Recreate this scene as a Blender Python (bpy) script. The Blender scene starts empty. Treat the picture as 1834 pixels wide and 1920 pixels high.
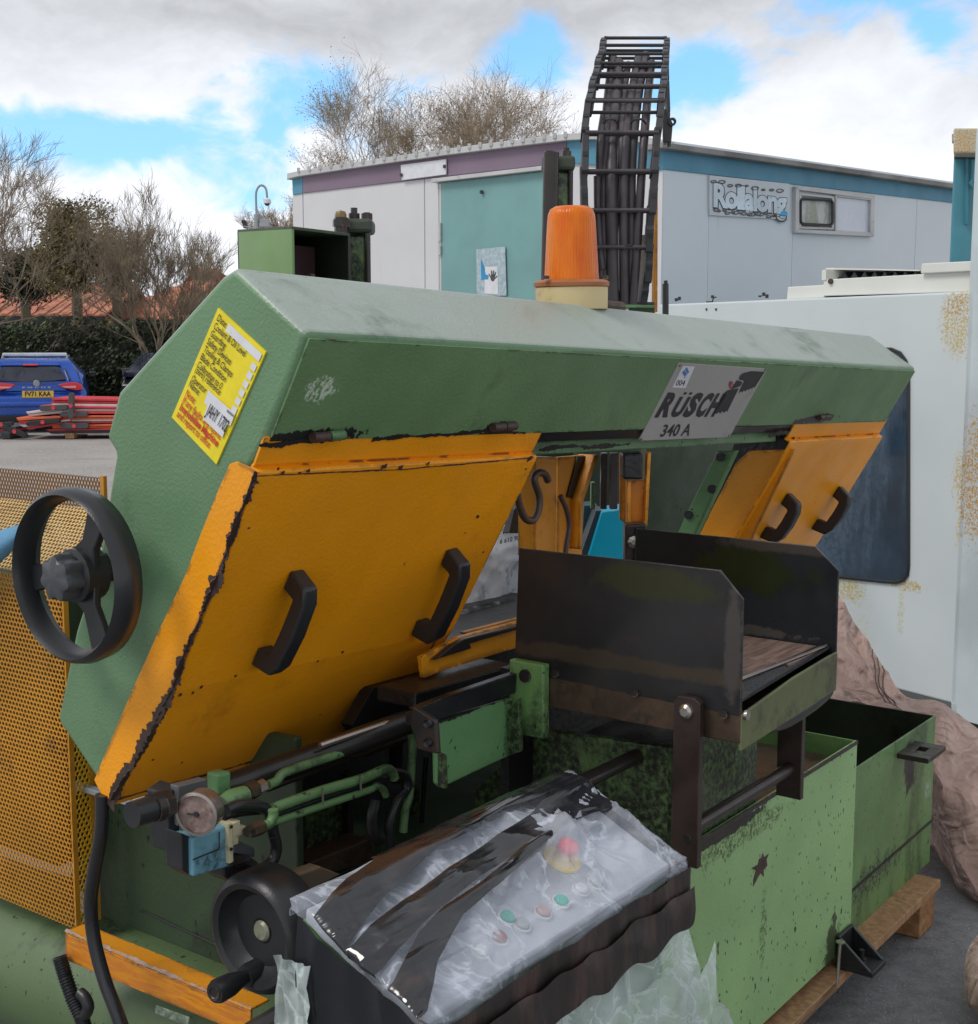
import bpy, math, random
from mathutils import Vector, Matrix, noise
rnd = random.Random(7)
R = math.radians
sc = bpy.context.scene
COL = sc.collection
# ---------------------------------------------------------------- camera
PX, PY, FL, CH, PT = 917.0, 960.0, 2510.0, 1.62, R(7.2)
cd = bpy.data.cameras.new('camera'); cam = bpy.data.objects.new('camera', cd); COL.objects.link(cam)
cam.location = (0, 0, CH); cam.rotation_euler = (R(90) - PT, 0, 0)
cd.sensor_fit = 'HORIZONTAL'; cd.sensor_width = 36; cd.lens = FL / 1834 * 36
cd.clip_start = 0.05; cd.clip_end = 3000
sc.camera = cam
# ---------------------------------------------------------------- sun, exposure
SUN_AZ, SUN_EL = R(-118), R(52)          # compass-like angle from +Y towards +X, height
sd = bpy.data.lights.new('sun', 'SUN'); sun = bpy.data.objects.new('sun', sd); COL.objects.link(sun)
sd.energy = 1.1; sd.angle = R(22); sd.color = (1.0, .96, .9)
sdir = Vector((math.sin(SUN_AZ) * math.cos(SUN_EL), math.cos(SUN_AZ) * math.cos(SUN_EL), math.sin(SUN_EL)))
sun.rotation_euler = sdir.to_track_quat('Z', 'Y').to_euler()
sc.view_settings.view_transform = 'Standard'; sc.view_settings.look = 'None'
sc.view_settings.exposure = 0.68; sc.view_settings.gamma = 1.0; sc.view_settings.use_curve_mapping = False
# ---------------------------------------------------------------- node helpers
class NT:
    def __init__(s, tree): s.t = tree; s.n = tree.nodes; s.l = tree.links
    def new(s, kind, **kw):
        nd = s.n.new(kind)
        for k, v in kw.items():
            if k.startswith('i_'):
                key = k[2:]; key = int(key) if key.isdigit() else key.replace('_', ' ')
                if hasattr(v, 'is_output') or isinstance(v, bpy.types.NodeSocket): s.l.new(v, nd.inputs[key])
                else: nd.inputs[key].default_value = v
            else: setattr(nd, k, v)
        return nd
    def math(s, op, a, b=0.0, c=None, clamp=False):
        nd = s.n.new('ShaderNodeMath'); nd.operation = op; nd.use_clamp = clamp
        for i, v in enumerate((a, b, c)):
            if v is None: continue
            if isinstance(v, bpy.types.NodeSocket): s.l.new(v, nd.inputs[i])
            else: nd.inputs[i].default_value = v
        return nd.outputs[0]
    def noise(s, vec, scale, detail=3, rough=.55, dist=0.0):
        nd = s.n.new('ShaderNodeTexNoise'); nd.inputs['Scale'].default_value = scale
        nd.inputs['Detail'].default_value = detail; nd.inputs['Roughness'].default_value = rough
        nd.inputs['Distortion'].default_value = dist
        if vec: s.l.new(vec, nd.inputs['Vector'])
        return nd.outputs[0]
    def step(s, v, lo, hi, t0=0.0, t1=1.0, smooth=True):
        nd = s.n.new('ShaderNodeMapRange'); nd.interpolation_type = 'SMOOTHSTEP' if smooth else 'LINEAR'
        s.l.new(v, nd.inputs[0])
        for i, x in zip((1, 2, 3, 4), (lo, hi, t0, t1)): nd.inputs[i].default_value = x
        return nd.outputs[0]
    def mix(s, f, a, b, mode='MIX'):
        nd = s.n.new('ShaderNodeMix'); nd.data_type = 'RGBA'; nd.blend_type = mode
        for key, v in ((0, f), (6, a), (7, b)):
            if isinstance(v, bpy.types.NodeSocket): s.l.new(v, nd.inputs[key])
            elif key == 0: nd.inputs[0].default_value = v
            else: nd.inputs[key].default_value = (v[0], v[1], v[2], 1)
        return nd.outputs[2]
    def scalev(s, vec, x, y, z):
        nd = s.n.new('ShaderNodeVectorMath'); nd.operation = 'MULTIPLY'
        s.l.new(vec, nd.inputs[0]); nd.inputs[1].default_value = (x, y, z); return nd.outputs[0]

# ---------------------------------------------------------------- world: blue sky with broken cloud
def dirpx(px, py):
    d = Vector((px - PX, FL, 0)) + Vector((0, 0, 0))
    v = Vector(((px - PX) / FL, math.cos(PT) + math.sin(PT) * (PY - py) / FL, -math.sin(PT) + math.cos(PT) * (PY - py) / FL))
    return v.normalized()
w = bpy.data.worlds.new('World'); sc.world = w; w.use_nodes = True
N = NT(w.node_tree); N.n.clear()
sky = N.new('ShaderNodeTexSky', sky_type='NISHITA', sun_disc=False, sun_elevation=SUN_EL, sun_rotation=SUN_AZ, altitude=50, air_density=1.0, dust_density=.6, ozone_density=1.5)
tc = N.new('ShaderNodeTexCoord'); dv = tc.outputs['Generated']
warp = N.new('ShaderNodeTexNoise'); warp.inputs['Scale'].default_value = 5; warp.inputs['Detail'].default_value = 5; N.l.new(dv, warp.inputs['Vector'])
wv = N.new('ShaderNodeVectorMath', operation='MULTIPLY_ADD'); N.l.new(warp.outputs['Color'], wv.inputs[0]); wv.inputs[1].default_value = (.12, .12, .12); 
sub = N.new('ShaderNodeVectorMath', operation='SUBTRACT'); N.l.new(dv, sub.inputs[0]); sub.inputs[1].default_value = (.06, .06, .06); N.l.new(sub.outputs[0], wv.inputs[2])
dw = wv.outputs[0]
holes = None
for (px, py, rx, rz, tilt, s_) in [(215, 272, .105, .022, -.05, 1), (90, 245, .06, .018, .1, .9), (590, 195, .05, .028, 0, .9), (490, 250, .03, .03, .5, .6), (1030, 122, .04, .022, -.2, 1),
                          (1330, 120, .035, .028, .3, 1), (1290, 165, .025, .02, .3, .8), (1640, 18, .07, .02, 0, 1), (1725, 100, .02, .025, 0, .5), (330, 330, .06, .02, -.4, .55), (400, 318, .03, .02, 0, .6), (740, 175, .03, .015, .2, .5)]:
    c = dirpx(px, py)
    sb = N.new('ShaderNodeVectorMath', operation='SUBTRACT'); N.l.new(dw, sb.inputs[0]); sb.inputs[1].default_value = c
    ro = N.new('ShaderNodeVectorRotate', rotation_type='Y_AXIS'); N.l.new(sb.outputs[0], ro.inputs['Vector']); ro.inputs['Angle'].default_value = tilt
    sv = N.scalev(ro.outputs[0], 1 / rx, 1 / .25, 1 / rz)
    ln = N.new('ShaderNodeVectorMath', operation='LENGTH'); N.l.new(sv, ln.inputs[0])
    m_ = N.math('MULTIPLY', N.math('SUBTRACT', 1.25, ln.outputs['Value']), s_)
    holes = m_ if holes is None else N.math('MAXIMUM', holes, m_)
gen = N.step(N.noise(N.scalev(dw, 1, 1, 2.2), 2.3, 5), .60, .72)
sep = N.new('ShaderNodeSeparateXYZ'); N.l.new(dv, sep.inputs[0])
gen = N.math('MULTIPLY', gen, N.step(sep.outputs['Z'], .38, .6))
fray = N.math('MULTIPLY', N.math('SUBTRACT', N.noise(N.scalev(dv, 1, 1, 1.7), 16, 9, .62, .4), .5), 2.2)
holes = N.step(N.math('ADD', holes, fray), -.05, .75)
holes = N.math('MAXIMUM', holes, gen)
# cloud brightness: billows, greyer overhead
bil = N.noise(N.scalev(dw, 1, 1, 2.2), 8, 9, .62)
big = N.noise(N.scalev(dw, 1, 1, 3.0), 2.6, 3, .5)
grey = N.math('MULTIPLY', N.step(sep.outputs['Z'], .13, .25), N.step(big, .35, .60, .62, 1.0))
lum = N.math('ADD', N.math('MULTIPLY', N.math('SUBTRACT', bil, .5), 5.0), N.math('SUBTRACT', 6.7, N.math('MULTIPLY', grey, 2.7)))
cc = N.new('ShaderNodeCombineColor'); N.l.new(N.math('MULTIPLY', lum, .945), cc.inputs[0]); N.l.new(N.math('MULTIPLY', lum, .97), cc.inputs[1]); N.l.new(N.math('MULTIPLY', lum, 1.03), cc.inputs[2])
skyb = N.mix(1.0, sky.outputs[0], (1.35, 1.75, 1.9), 'MULTIPLY')
skyb = N.mix(.6, skyb, (.75, 3.1, 6.3))
colr = N.mix(N.math('MULTIPLY', holes, .9), cc.outputs[0], skyb)
bg = N.new('ShaderNodeBackground'); N.l.new(colr, bg.inputs[0]); bg.inputs[1].default_value = .1
wo = N.new('ShaderNodeOutputWorld'); N.l.new(bg.outputs[0], wo.inputs[0])

# ---------------------------------------------------------------- places: machine axes and picture rays
AZ = R(36.6)
AV = Vector((math.sin(AZ), math.cos(AZ), 0)); BV = Vector((-math.cos(AZ), math.sin(AZ), 0)); ZV = Vector((0, 0, 1)); CP = Vector((0, 0, CH))
def m(a, b, z): return AV * a + BV * b + ZV * z
def ray(px, py):
    return Vector(((px - PX) / FL, math.cos(PT) + math.sin(PT) * (PY - py) / FL, -math.sin(PT) + math.cos(PT) * (PY - py) / FL))
def pp(px, py, o, n):
    d = ray(px, py); return CP + d * ((o - CP).dot(n) / d.dot(n))
def pa(px, py, a): return pp(px, py, AV * a, AV)
def pb(px, py, b): return pp(px, py, BV * b, BV)
def pz(px, py, z): return pp(px, py, ZV * z, ZV)
def pd(px, py, y): return pp(px, py, Vector((0, y, 0)), Vector((0, 1, 0)))
def toM(p): return (p.dot(AV), p.dot(BV), p.z)

# ---------------------------------------------------------------- mesh builder
class MB:
    def __init__(s): s.v = []; s.f = []
    def poly(s, pts): k = len(s.v); s.v += [Vector(p) for p in pts]; s.f.append(tuple(range(k, k + len(pts)))); return s
    def prism(s, pts, vec):
        k = len(s.v); n = len(pts); vec = Vector(vec); pts = [Vector(p) for p in pts]
        s.v += pts + [p + vec for p in pts]
        s.f.append(tuple(range(k, k + n))); s.f.append(tuple(range(k + 2 * n - 1, k + n - 1, -1)))
        for i in range(n):
            j = (i + 1) % n; s.f.append((k + i, k + n + i, k + n + j, k + j))
        return s
    def box(s, o, u, v, w_): return s.prism([o, o + u, o + u + v, o + v], w_)
    def boxm(s, a0, a1, b0, b1, z0, z1): return s.prism([m(a0, b0, z0), m(a1, b0, z0), m(a1, b1, z0), m(a0, b1, z0)], (0, 0, z1 - z0))
    def wbox(s, x0, x1, y0, y1, z0, z1): return s.prism([Vector((x0, y0, z0)), Vector((x1, y0, z0)), Vector((x1, y1, z0)), Vector((x0, y1, z0))], (0, 0, z1 - z0))
    def tube(s, pts, r, n=8, caps=True, smooth=0):
        pts = [Vector(p) for p in pts]
        rs = list(r) if isinstance(r, (list, tuple)) else None
        if smooth:
            q = []; rq = []
            for i in range(len(pts) - 1):
                p0 = pts[max(i - 1, 0)]; p1 = pts[i]; p2 = pts[i + 1]; p3 = pts[min(i + 2, len(pts) - 1)]
                for j in range(smooth):
                    t = j / smooth
                    q.append(.5 * ((2 * p1) + (p2 - p0) * t + (2 * p0 - 5 * p1 + 4 * p2 - p3) * t * t + (3 * p1 - p0 - 3 * p2 + p3) * t ** 3))
                    if rs: rq.append(rs[i] * (1 - t) + rs[i + 1] * t)
            q.append(pts[-1]); pts = q
            if rs: rq.append(rs[-1]); rs = rq
        k = len(s.v); up = None
        for i, p in enumerate(pts):
            t = (pts[min(i + 1, len(pts) - 1)] - pts[max(i - 1, 0)]).normalized()
            if up is None: up = t.orthogonal().normalized()
            up = (up - t * up.dot(t)); up = up.normalized() if up.length > 1e-6 else t.orthogonal().normalized()
            sd_ = t.cross(up); rr = rs[i] if rs else r
            for j in range(n):
                an = 2 * math.pi * j / n; s.v.append(p + up * (math.cos(an) * rr) + sd_ * (math.sin(an) * rr))
        for i in range(len(pts) - 1):
            for j in range(n):
                a_ = k + i * n + j; b_ = k + i * n + (j + 1) % n; s.f.append((a_, b_, b_ + n, a_ + n))
        if caps:
            s.f.append(tuple(range(k + n - 1, k - 1, -1))); e = k + (len(pts) - 1) * n; s.f.append(tuple(range(e, e + n)))
        return s
    def cyl(s, p0, p1, r, r1=None, n=16): return s.tube([p0, p1], [r, r if r1 is None else r1], n)
    def lathe(s, c, ax, prof, n=24, up=None, a0=0, a1=2 * math.pi):
        c = Vector(c); ax = Vector(ax).normalized(); u = (Vector(up) if up else ax.orthogonal()).normalized(); v = ax.cross(u); k = len(s.v)
        full = abs(a1 - a0 - 2 * math.pi) < 1e-6; cnt = n if full else n + 1
        for (r, h) in prof:
            for j in range(cnt):
                an = a0 + (a1 - a0) * j / n; s.v.append(c + ax * h + u * (r * math.cos(an)) + v * (r * math.sin(an)))
        for i in range(len(prof) - 1):
            for j in range(n):
                a_ = k + i * cnt + j; b_ = k + i * cnt + (j + 1) % cnt; s.f.append((a_, b_, b_ + cnt, a_ + cnt))
        return s
    def grid(s, fn, nu, nv):
        k = len(s.v)
        for j in range(nv + 1):
            for i in range(nu + 1): s.v.append(Vector(fn(i / nu, j / nv)))
        for j in range(nv):
            for i in range(nu):
                a_ = k + j * (nu + 1) + i; s.f.append((a_, a_ + 1, a_ + nu + 2, a_ + nu + 1))
        return s
    def build(s, name, mat, parent=None, bevel=0.0, smooth=False, solid=0.0, fix=True, ang=38, origin=None, seg=2):
        me = bpy.data.meshes.new(name)
        lo = [min(p[i] for p in s.v) for i in range(3)]; hi = [max(p[i] for p in s.v) for i in range(3)]
        o = Vector(origin) if origin else Vector(((lo[0] + hi[0]) / 2, (lo[1] + hi[1]) / 2, lo[2] if parent is None else (lo[2] + hi[2]) / 2))
        inv = Matrix.Identity(4); wrot = Matrix.Identity(4)
        if parent:
            pw = WM[parent.name]; wrot = pw.to_quaternion().to_matrix().to_4x4()
        Mw = Matrix.Translation(o) @ wrot; Mi = Mw.inverted()
        me.from_pydata([Mi @ p for p in s.v], [], s.f)
        if fix:
            import bmesh
            bm = bmesh.new(); bm.from_mesh(me); bmesh.ops.recalc_face_normals(bm, faces=bm.faces); bm.to_mesh(me); bm.free()
        me.materials.append(mat)
        if smooth:
            me.shade_smooth(); me.set_sharp_from_angle(angle=R(ang))
        ob = bpy.data.objects.new(name, me); COL.objects.link(ob); WM[ob.name] = Mw
        if parent:
            ob.parent = parent; ob.matrix_basis = WM[parent.name].inverted() @ Mw
        else: ob.matrix_basis = Mw
        if bevel:
            b = ob.modifiers.new('bevel', 'BEVEL'); b.width = bevel; b.segments = seg; b.limit_method = 'ANGLE'; b.angle_limit = R(30)
        if solid:
            b = ob.modifiers.new('thickness', 'SOLIDIFY'); b.thickness = solid; b.offset = 0
        return ob
WM = {}
def thing(name, label, cat, loc, rz=0.0, group=None):
    o = bpy.data.objects.new(name, None); COL.objects.link(o); o.empty_display_size = .2
    M_ = Matrix.Translation(Vector(loc)) @ Matrix.Rotation(rz, 4, 'Z'); o.matrix_basis = M_; WM[o.name] = M_
    return tag(o, label, cat, group)
def tag(o, label=None, cat=None, group=None, kind=None):
    for k, v in (('label', label), ('category', cat), ('group', group), ('kind', kind)):
        if v: o[k] = v
    return o
def struct(o): o['kind'] = 'structure'; return o
def slab(name, px, plane, val, depth, mat, parent, bevel=.0015, **kw):
    """plate whose outline is known in the photograph, lying on machine plane a/b/y = val, of the given real thickness"""
    f = {'a': pa, 'b': pb, 'y': pd}[plane]; v = {'a': AV, 'b': BV, 'y': Vector((0, 1, 0))}[plane] * depth
    return MB().prism([f(x, y, val) for x, y in px], v).build(name, mat, parent, bevel=bevel, **kw)

# ---------------------------------------------------------------- lettering
def glyphs(txt, bold=0.0, shear=0.0, spacing=1.0, res=3):
    cu = bpy.data.curves.new('lettering', 'FONT'); cu.body = txt; cu.size = 1; cu.resolution_u = res; cu.offset = bold; cu.shear = shear; cu.space_character = spacing
    ob = bpy.data.objects.new('lettering', cu); me = bpy.data.meshes.new_from_object(ob)
    v = [(p.co.x, p.co.y) for p in me.vertices]; f = [tuple(p.vertices) for p in me.polygons]
    bpy.data.objects.remove(ob); bpy.data.meshes.remove(me); bpy.data.curves.remove(cu)
    return v, f
def letter(mb, txt, o, U, V, width=None, height=.7, **kw):
    """o = world position of the baseline's start; U = world vector of one unit to the right; V = one unit up; cap height is .7 of size 1"""
    v, f = glyphs(txt, **kw)
    if not v: return
    x1 = max(p[0] for p in v); x0 = min(p[0] for p in v); y1 = max(p[1] for p in v)
    k = len(mb.v)
    sx = (width / (x1 - x0)) if width else 1; sy = 1.0
    mb.v += [o + U * ((x - x0) * sx) + V * (y * sy) for x, y in v]
    mb.f += [tuple(i + k for i in q) for q in f]
# ---------------------------------------------------------------- materials
MATS = {}
def surf(name, col, rough=.5, metal=0.0, bump=0.0, bscale=150, var=.12, vscale=3, chips=0.0, chipcol=(.045, .026, .02), chipscale=30, edge=0.0, edger=.008,
         dirt=0.0, dirtcol=(.012, .012, .010), dirtscale=4, streak=1.0, speck=0.0, speckscale=70, spec=.5, coat=0.0, weather=None, alpha=None, trans=0.0, sss=0.0, grain=None, spots=None):
    if name in MATS: return MATS[name]
    mt = bpy.data.materials.new(name); mt.use_nodes = True; T = NT(mt.node_tree); T.n.clear()
    out = T.new('ShaderNodeOutputMaterial'); pr = T.new('ShaderNodeBsdfPrincipled'); T.l.new(pr.outputs[0], out.inputs[0])
    geo = T.new('ShaderNodeNewGeometry'); pos = geo.outputs['Position']; tcn = T.new('ShaderNodeTexCoord'); ob = tcn.outputs['Object']
    vec = ob
    c = T.mix(T.step(T.noise(vec, vscale, 4), .3, .7), [x * (1 - var) for x in col], [min(1, x * (1 + var)) for x in col])
    rg = T.step(T.noise(vec, vscale * 3, 3), .3, .7, max(0, rough - .08), min(1, rough + .08))
    mt_ = metal
    if grain: # wood grain or brushed streaks along a local axis
        g = T.noise(T.scalev(vec, *grain[0]), grain[1], 5, .6, .3)
        c = T.mix(T.step(g, .38, .62), c, grain[2])
    if weather: # paint bleached on faces open to the rain: follows the shape's upward side, as rain does
        nz = T.new('ShaderNodeSeparateXYZ'); T.l.new(geo.outputs['True Normal'], nz.inputs[0])
        f = T.math('MULTIPLY', T.step(nz.outputs[2], .3, .6), T.step(T.noise(T.scalev(vec, 1, 1, 1), 9, 7, .7, .6), .22, .50, .62, 1.0))
        c = T.mix(f, c, weather)
    if speck:
        dn_ = T.new('ShaderNodeTexNoise'); dn_.inputs['Scale'].default_value = 90; T.l.new(vec, dn_.inputs['Vector'])
        av_ = T.new('ShaderNodeVectorMath', operation='MULTIPLY_ADD'); T.l.new(dn_.outputs['Color'], av_.inputs[0]); av_.inputs[1].default_value = (.012, .012, .012); T.l.new(vec, av_.inputs[2])
        s1 = None
        for vs_, rad_, keep in ((75, .25, .86), (34, .20, .90)):   # small flecks and a few larger ones, scattered singly
            vo_ = T.new('ShaderNodeTexVoronoi'); vo_.inputs['Scale'].default_value = vs_; T.l.new(T.scalev(av_.outputs[0], 1.3, 1.3, .75), vo_.inputs['Vector'])
            sx_ = T.new('ShaderNodeSeparateColor'); T.l.new(vo_.outputs['Color'], sx_.inputs[0])
            q_ = T.math('MULTIPLY', T.step(vo_.outputs['Distance'], rad_ + .04, rad_ - .04), T.step(sx_.outputs[0], keep - speck * .05, keep - speck * .05 + .01))
            s1 = q_ if s1 is None else T.math('MAXIMUM', s1, q_)
        s2 = T.step(T.noise(vec, 3.5, 3, .6), .36, .52)
        c = T.mix(T.math('MULTIPLY', s1, s2), c, chipcol)
    if dirt:
        dn = T.noise(T.scalev(vec, 1, 1, streak), dirtscale, 6, .68, .2)
        df = T.step(dn, .64 - dirt * .3, .76 - dirt * .3)
        fine = T.step(T.noise(vec, dirtscale * 16, 4, .7), .32, .6, .35, 1)
        df2 = T.math('MULTIPLY', df, fine)
        c = T.mix(T.math('MULTIPLY', df2, min(1, .55 + dirt * .45)), c, dirtcol)
    for (ctr, rad, scol, ns, thr) in (spots or []):   # marks with a place of their own: (centre, (half sizes x,y,z), colour, noise scale, sharpness)
        sb = T.new('ShaderNodeVectorMath', operation='SUBTRACT'); T.l.new(pos, sb.inputs[0]); sb.inputs[1].default_value = ctr
        sv = T.scalev(sb.outputs[0], 1 / rad[0], 1 / rad[1], 1 / rad[2])
        ln = T.new('ShaderNodeVectorMath', operation='LENGTH'); T.l.new(sv, ln.inputs[0])
        nn = T.noise(pos, ns, 5, .7)
        f = T.math('SUBTRACT', T.math('MULTIPLY', nn, 2.0), ln.outputs['Value'])
        f = T.step(f, -.02, thr)
        if thr >= .39: f = T.math('MULTIPLY', f, T.step(T.noise(pos, 120, 4, .7), .44, .56))
        c = T.mix(f, c, scol)
    bumpadd = None
    if chips or edge:
        val = T.noise(vec, chipscale, 5, .65, .1)
        if edge:
            bv = T.new('ShaderNodeBevel', samples=4); bv.inputs['Radius'].default_value = edger
            dt = T.new('ShaderNodeVectorMath', operation='DOT_PRODUCT'); T.l.new(bv.outputs[0], dt.inputs[0]); T.l.new(geo.outputs['True Normal'], dt.inputs[1])
            e = T.step(dt.outputs['Value'], 1.0, .80, 0, 1, False)
            big = T.step(T.noise(vec, chipscale * .18, 3), .30, .66, .25, 1.15)
            e = T.math('MULTIPLY', T.math('MULTIPLY', e, edge), big)
            val = T.math('ADD', val, e)
        ch = T.step(val, .745 - chips * .1, .765 - chips * .1)
        c = T.mix(ch, c, chipcol)
        rg = T.math('ADD', rg, T.math('MULTIPLY', ch, .12))
        bumpadd = ch
    if isinstance(c, bpy.types.NodeSocket): T.l.new(c, pr.inputs['Base Color'])
    if isinstance(rg, bpy.types.NodeSocket): T.l.new(rg, pr.inputs['Roughness'])
    pr.inputs['Metallic'].default_value = metal; pr.inputs['Specular IOR Level'].default_value = spec
    if coat: pr.inputs['Coat Weight'].default_value = coat; pr.inputs['Coat Roughness'].default_value = .15
    if trans: pr.inputs['Transmission Weight'].default_value = trans
    if alpha is not None: pr.inputs['Alpha'].default_value = alpha
    if bump:
        h = T.noise(vec, bscale, 2, .5)
        if bumpadd is not None: h = T.math('SUBTRACT', h, T.math('MULTIPLY', bumpadd, .8))
        bp = T.new('ShaderNodeBump'); bp.inputs['Strength'].default_value = bump; bp.inputs['Distance'].default_value = .002
        T.l.new(h, bp.inputs['Height']); T.l.new(bp.outputs[0], pr.inputs['Normal'])
    MATS[name] = mt; return mt
GREEN = (.125, .235, .122); LGREEN = (.27, .44, .19); RUST = (.05, .027, .02); ORANGE = (.86, .33, .005)
M_head = surf('green hammered paint', GREEN, .42, bump=.55, bscale=170, edge=.20, chips=.0, chipcol=(.03, .045, .03), chipscale=40, edger=.008, var=.10, weather=(.31, .36, .32), dirt=.22, dirtcol=(.055, .10, .055), dirtscale=2.2)
M_fas = surf('green fascia paint', (.098, .205, .085), .45, bump=.5, bscale=170, chips=.1, edge=.28, chipcol=(.018, .016, .015), chipscale=26, edger=.014, var=.14, speck=.5)
M_tank = surf('light green tank paint', LGREEN, .48, bump=.45, bscale=190, speck=.55, speckscale=190, chipcol=(.03, .035, .022), edge=.22, chipscale=34, var=.10)
M_tankd = surf('oily light green paint', (.15, .30, .10), .42, bump=.5, bscale=120, speck=1.2, speckscale=80, chipcol=(.02, .022, .015), dirt=.55, dirtscale=3.2, streak=.5, edge=.25, var=.15)
M_grime = surf('grimy green paint', (.13, .235, .075), .4, bump=.7, bscale=110, chipcol=(.012, .011, .01), dirt=.95, dirtscale=5, edge=.3, var=.25)
M_base = surf('dark green base paint', (.036, .064, .030), .5, bump=.35, bscale=120, speck=.8, speckscale=90, chipcol=(.015, .015, .012), dirt=.5, dirtscale=2.5, dirtcol=(.022, .028, .018), streak=.5, edge=.2)
M_orange = surf('orange door paint', ORANGE, .40, bump=.5, bscale=150, chips=.12, edge=.33, chipcol=RUST, chipscale=36, edger=.010, var=.10, dirt=.22, dirtcol=(.50, .16, .008), dirtscale=2.6, streak=.6)
M_orange2 = surf('worn orange paint', (.64, .25, .01), .45, bump=.4, bscale=120, chips=.35, edge=.36, chipcol=(.06, .03, .02), chipscale=30, edger=.012, dirt=.2, dirtcol=(.07, .03, .012), dirtscale=6, var=.12)
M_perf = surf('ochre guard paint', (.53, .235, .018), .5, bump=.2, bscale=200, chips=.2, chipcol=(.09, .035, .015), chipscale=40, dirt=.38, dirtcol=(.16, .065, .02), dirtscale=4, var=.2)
M_black = surf('black plastic', (.017, .018, .021), .38, bump=.15, bscale=300, var=.25)
M_rub = surf('black rubber hose', (.020, .021, .024), .30, bump=.1, bscale=400, var=.2)
M_steel = surf('oiled dark steel', (.045, .038, .036), .34, metal=.55, bump=.2, bscale=60, dirt=.4, dirtcol=(.07, .04, .025), dirtscale=7, var=.3, edge=.25, chipcol=(.22, .19, .17), chips=0, edger=.004)
M_plate = surf('blued steel plate', (.034, .034, .036), .36, metal=.45, bump=.12, bscale=30, dirt=.55, dirtcol=(.036, .042, .012), dirtscale=3, streak=1.6, var=.4, vscale=4, edge=.42, chipcol=(.25, .22, .20), edger=.0035)
M_brown = surf('rusty steel', (.075, .048, .03), .5, metal=.3, bump=.4, bscale=60, dirt=.5, dirtcol=(.02, .017, .014), dirtscale=9, var=.4, vscale=8)
M_wood = surf('pallet pine', (.42, .245, .12), .7, bump=.3, bscale=60, grain=((26, 26, 4), 2.0, (.30, .16, .075)), dirt=.15, dirtcol=(.1, .07, .04), dirtscale=5)
M_board = surf('worn brown tray bed', (.19, .125, .105), .5, bump=.2, bscale=50, grain=((3, 30, 30), 3, (.12, .075, .062)), dirt=.25, dirtcol=(.04, .03, .03), dirtscale=8)
M_pitch = surf('black oily casting', (.010, .010, .011), .42, bump=.8, bscale=70, var=.5, dirt=.3, dirtcol=(.03, .03, .02))
M_alu = surf('brushed aluminium', (.40, .385, .375), .45, metal=.1, bump=.05, bscale=100, var=.1, dirt=.12, dirtcol=(.2, .18, .17), dirtscale=8)
M_chrome = surf('worn bright metal', (.42, .38, .35), .3, metal=.9, bump=.1, var=.2)
M_ink = surf('black print', (.022, .02, .024), .5, var=.05)
M_red = surf('red print', (.55, .03, .02), .5, var=.05)
M_yel = surf('yellow sticker vinyl', (.80, .66, .012), .4, var=.07, vscale=25, bump=.12, bscale=40, dirt=.12, dirtcol=(.35, .28, .05), dirtscale=25)
M_white = surf('white label', (.66, .67, .70), .5, var=.06, vscale=20, dirt=.1, dirtcol=(.3, .3, .32), dirtscale=30)
M_blue = surf('pale blue paint', (.16, .36, .46), .45, dirt=.45, dirtcol=(.02, .02, .02), dirtscale=9, var=.12, bump=.1)
M_cream = surf('cream plastic', (.55, .50, .33), .5, dirt=.3, dirtcol=(.12, .1, .07), dirtscale=14, var=.1)
M_turq = surf('turquoise paint', (.0, .30, .46), .4, var=.06, edge=.3, chipcol=(.4, .5, .5))
M_teal = surf('dark teal paint', (.012, .05, .065), .45, var=.2)
M_cab = surf('white cabin cladding', (.60, .605, .62), .55, var=.035, vscale=1.5, bump=.05, bscale=20, dirt=.15, dirtcol=(.45,.46,.47), dirtscale=5, streak=.15)
M_cab2 = surf('weathered shade tinted cladding', (.68, .735, .775), .55, var=.04, vscale=1.2, streak=.12, dirt=.10, dirtcol=(.40, .44, .46), dirtscale=6)  # side wall's bluish shade is put into this white, with faint dirt streaks
M_purp = surf('mauve fascia', (.20, .145, .20), .55, var=.12, vscale=.8)
M_bfas = surf('blue fascia', (.075, .25, .36), .5, var=.08)
M_door = surf('sea green door', (.17, .34, .335), .5, var=.08, vscale=2)
M_trim = surf('pale metal trim', (.50, .50, .50), .45, metal=.2, var=.1, dirt=.2, dirtcol=(.25, .25, .24), dirtscale=10)
M_cnc = surf('pale machine enamel', (.56, .62, .63), .38, var=.03, vscale=2, dirt=.07, dirtcol=(.45, .47, .40), dirtscale=5)
M_cnc2 = surf('cream machine enamel', (.66, .67, .62), .42, var=.05, vscale=2)
M_chain = surf('dark grey chain plastic', (.035, .034, .037), .5, var=.25, bump=.2, bscale=200)
M_cable = surf('grey cable sheath', (.062, .052, .058), .45, var=.25, bump=.1, vscale=9)
mt = bpy.data.materials.new('brown tarpaulin'); mt.use_nodes = True; T = NT(mt.node_tree); T.n.clear(); M_tarp = mt
out = T.new('ShaderNodeOutputMaterial'); geo = T.new('ShaderNodeNewGeometry'); p_ = geo.outputs['Position']
pr = T.new('ShaderNodeBsdfPrincipled', i_Roughness=.36); T.l.new(pr.outputs[0], out.inputs[0])
ro_ = T.new('ShaderNodeVectorRotate', rotation_type='Y_AXIS'); T.l.new(p_, ro_.inputs['Vector']); ro_.inputs['Angle'].default_value = .75
n1_ = T.math('ABSOLUTE', T.math('SUBTRACT', T.noise(T.scalev(ro_.outputs[0], .7, 1, 2.6), 3.2, 3, .5, .5), .5)); n2_ = T.math('ABSOLUTE', T.math('SUBTRACT', T.noise(p_, 11, 3, .5, .6), .5))
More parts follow.
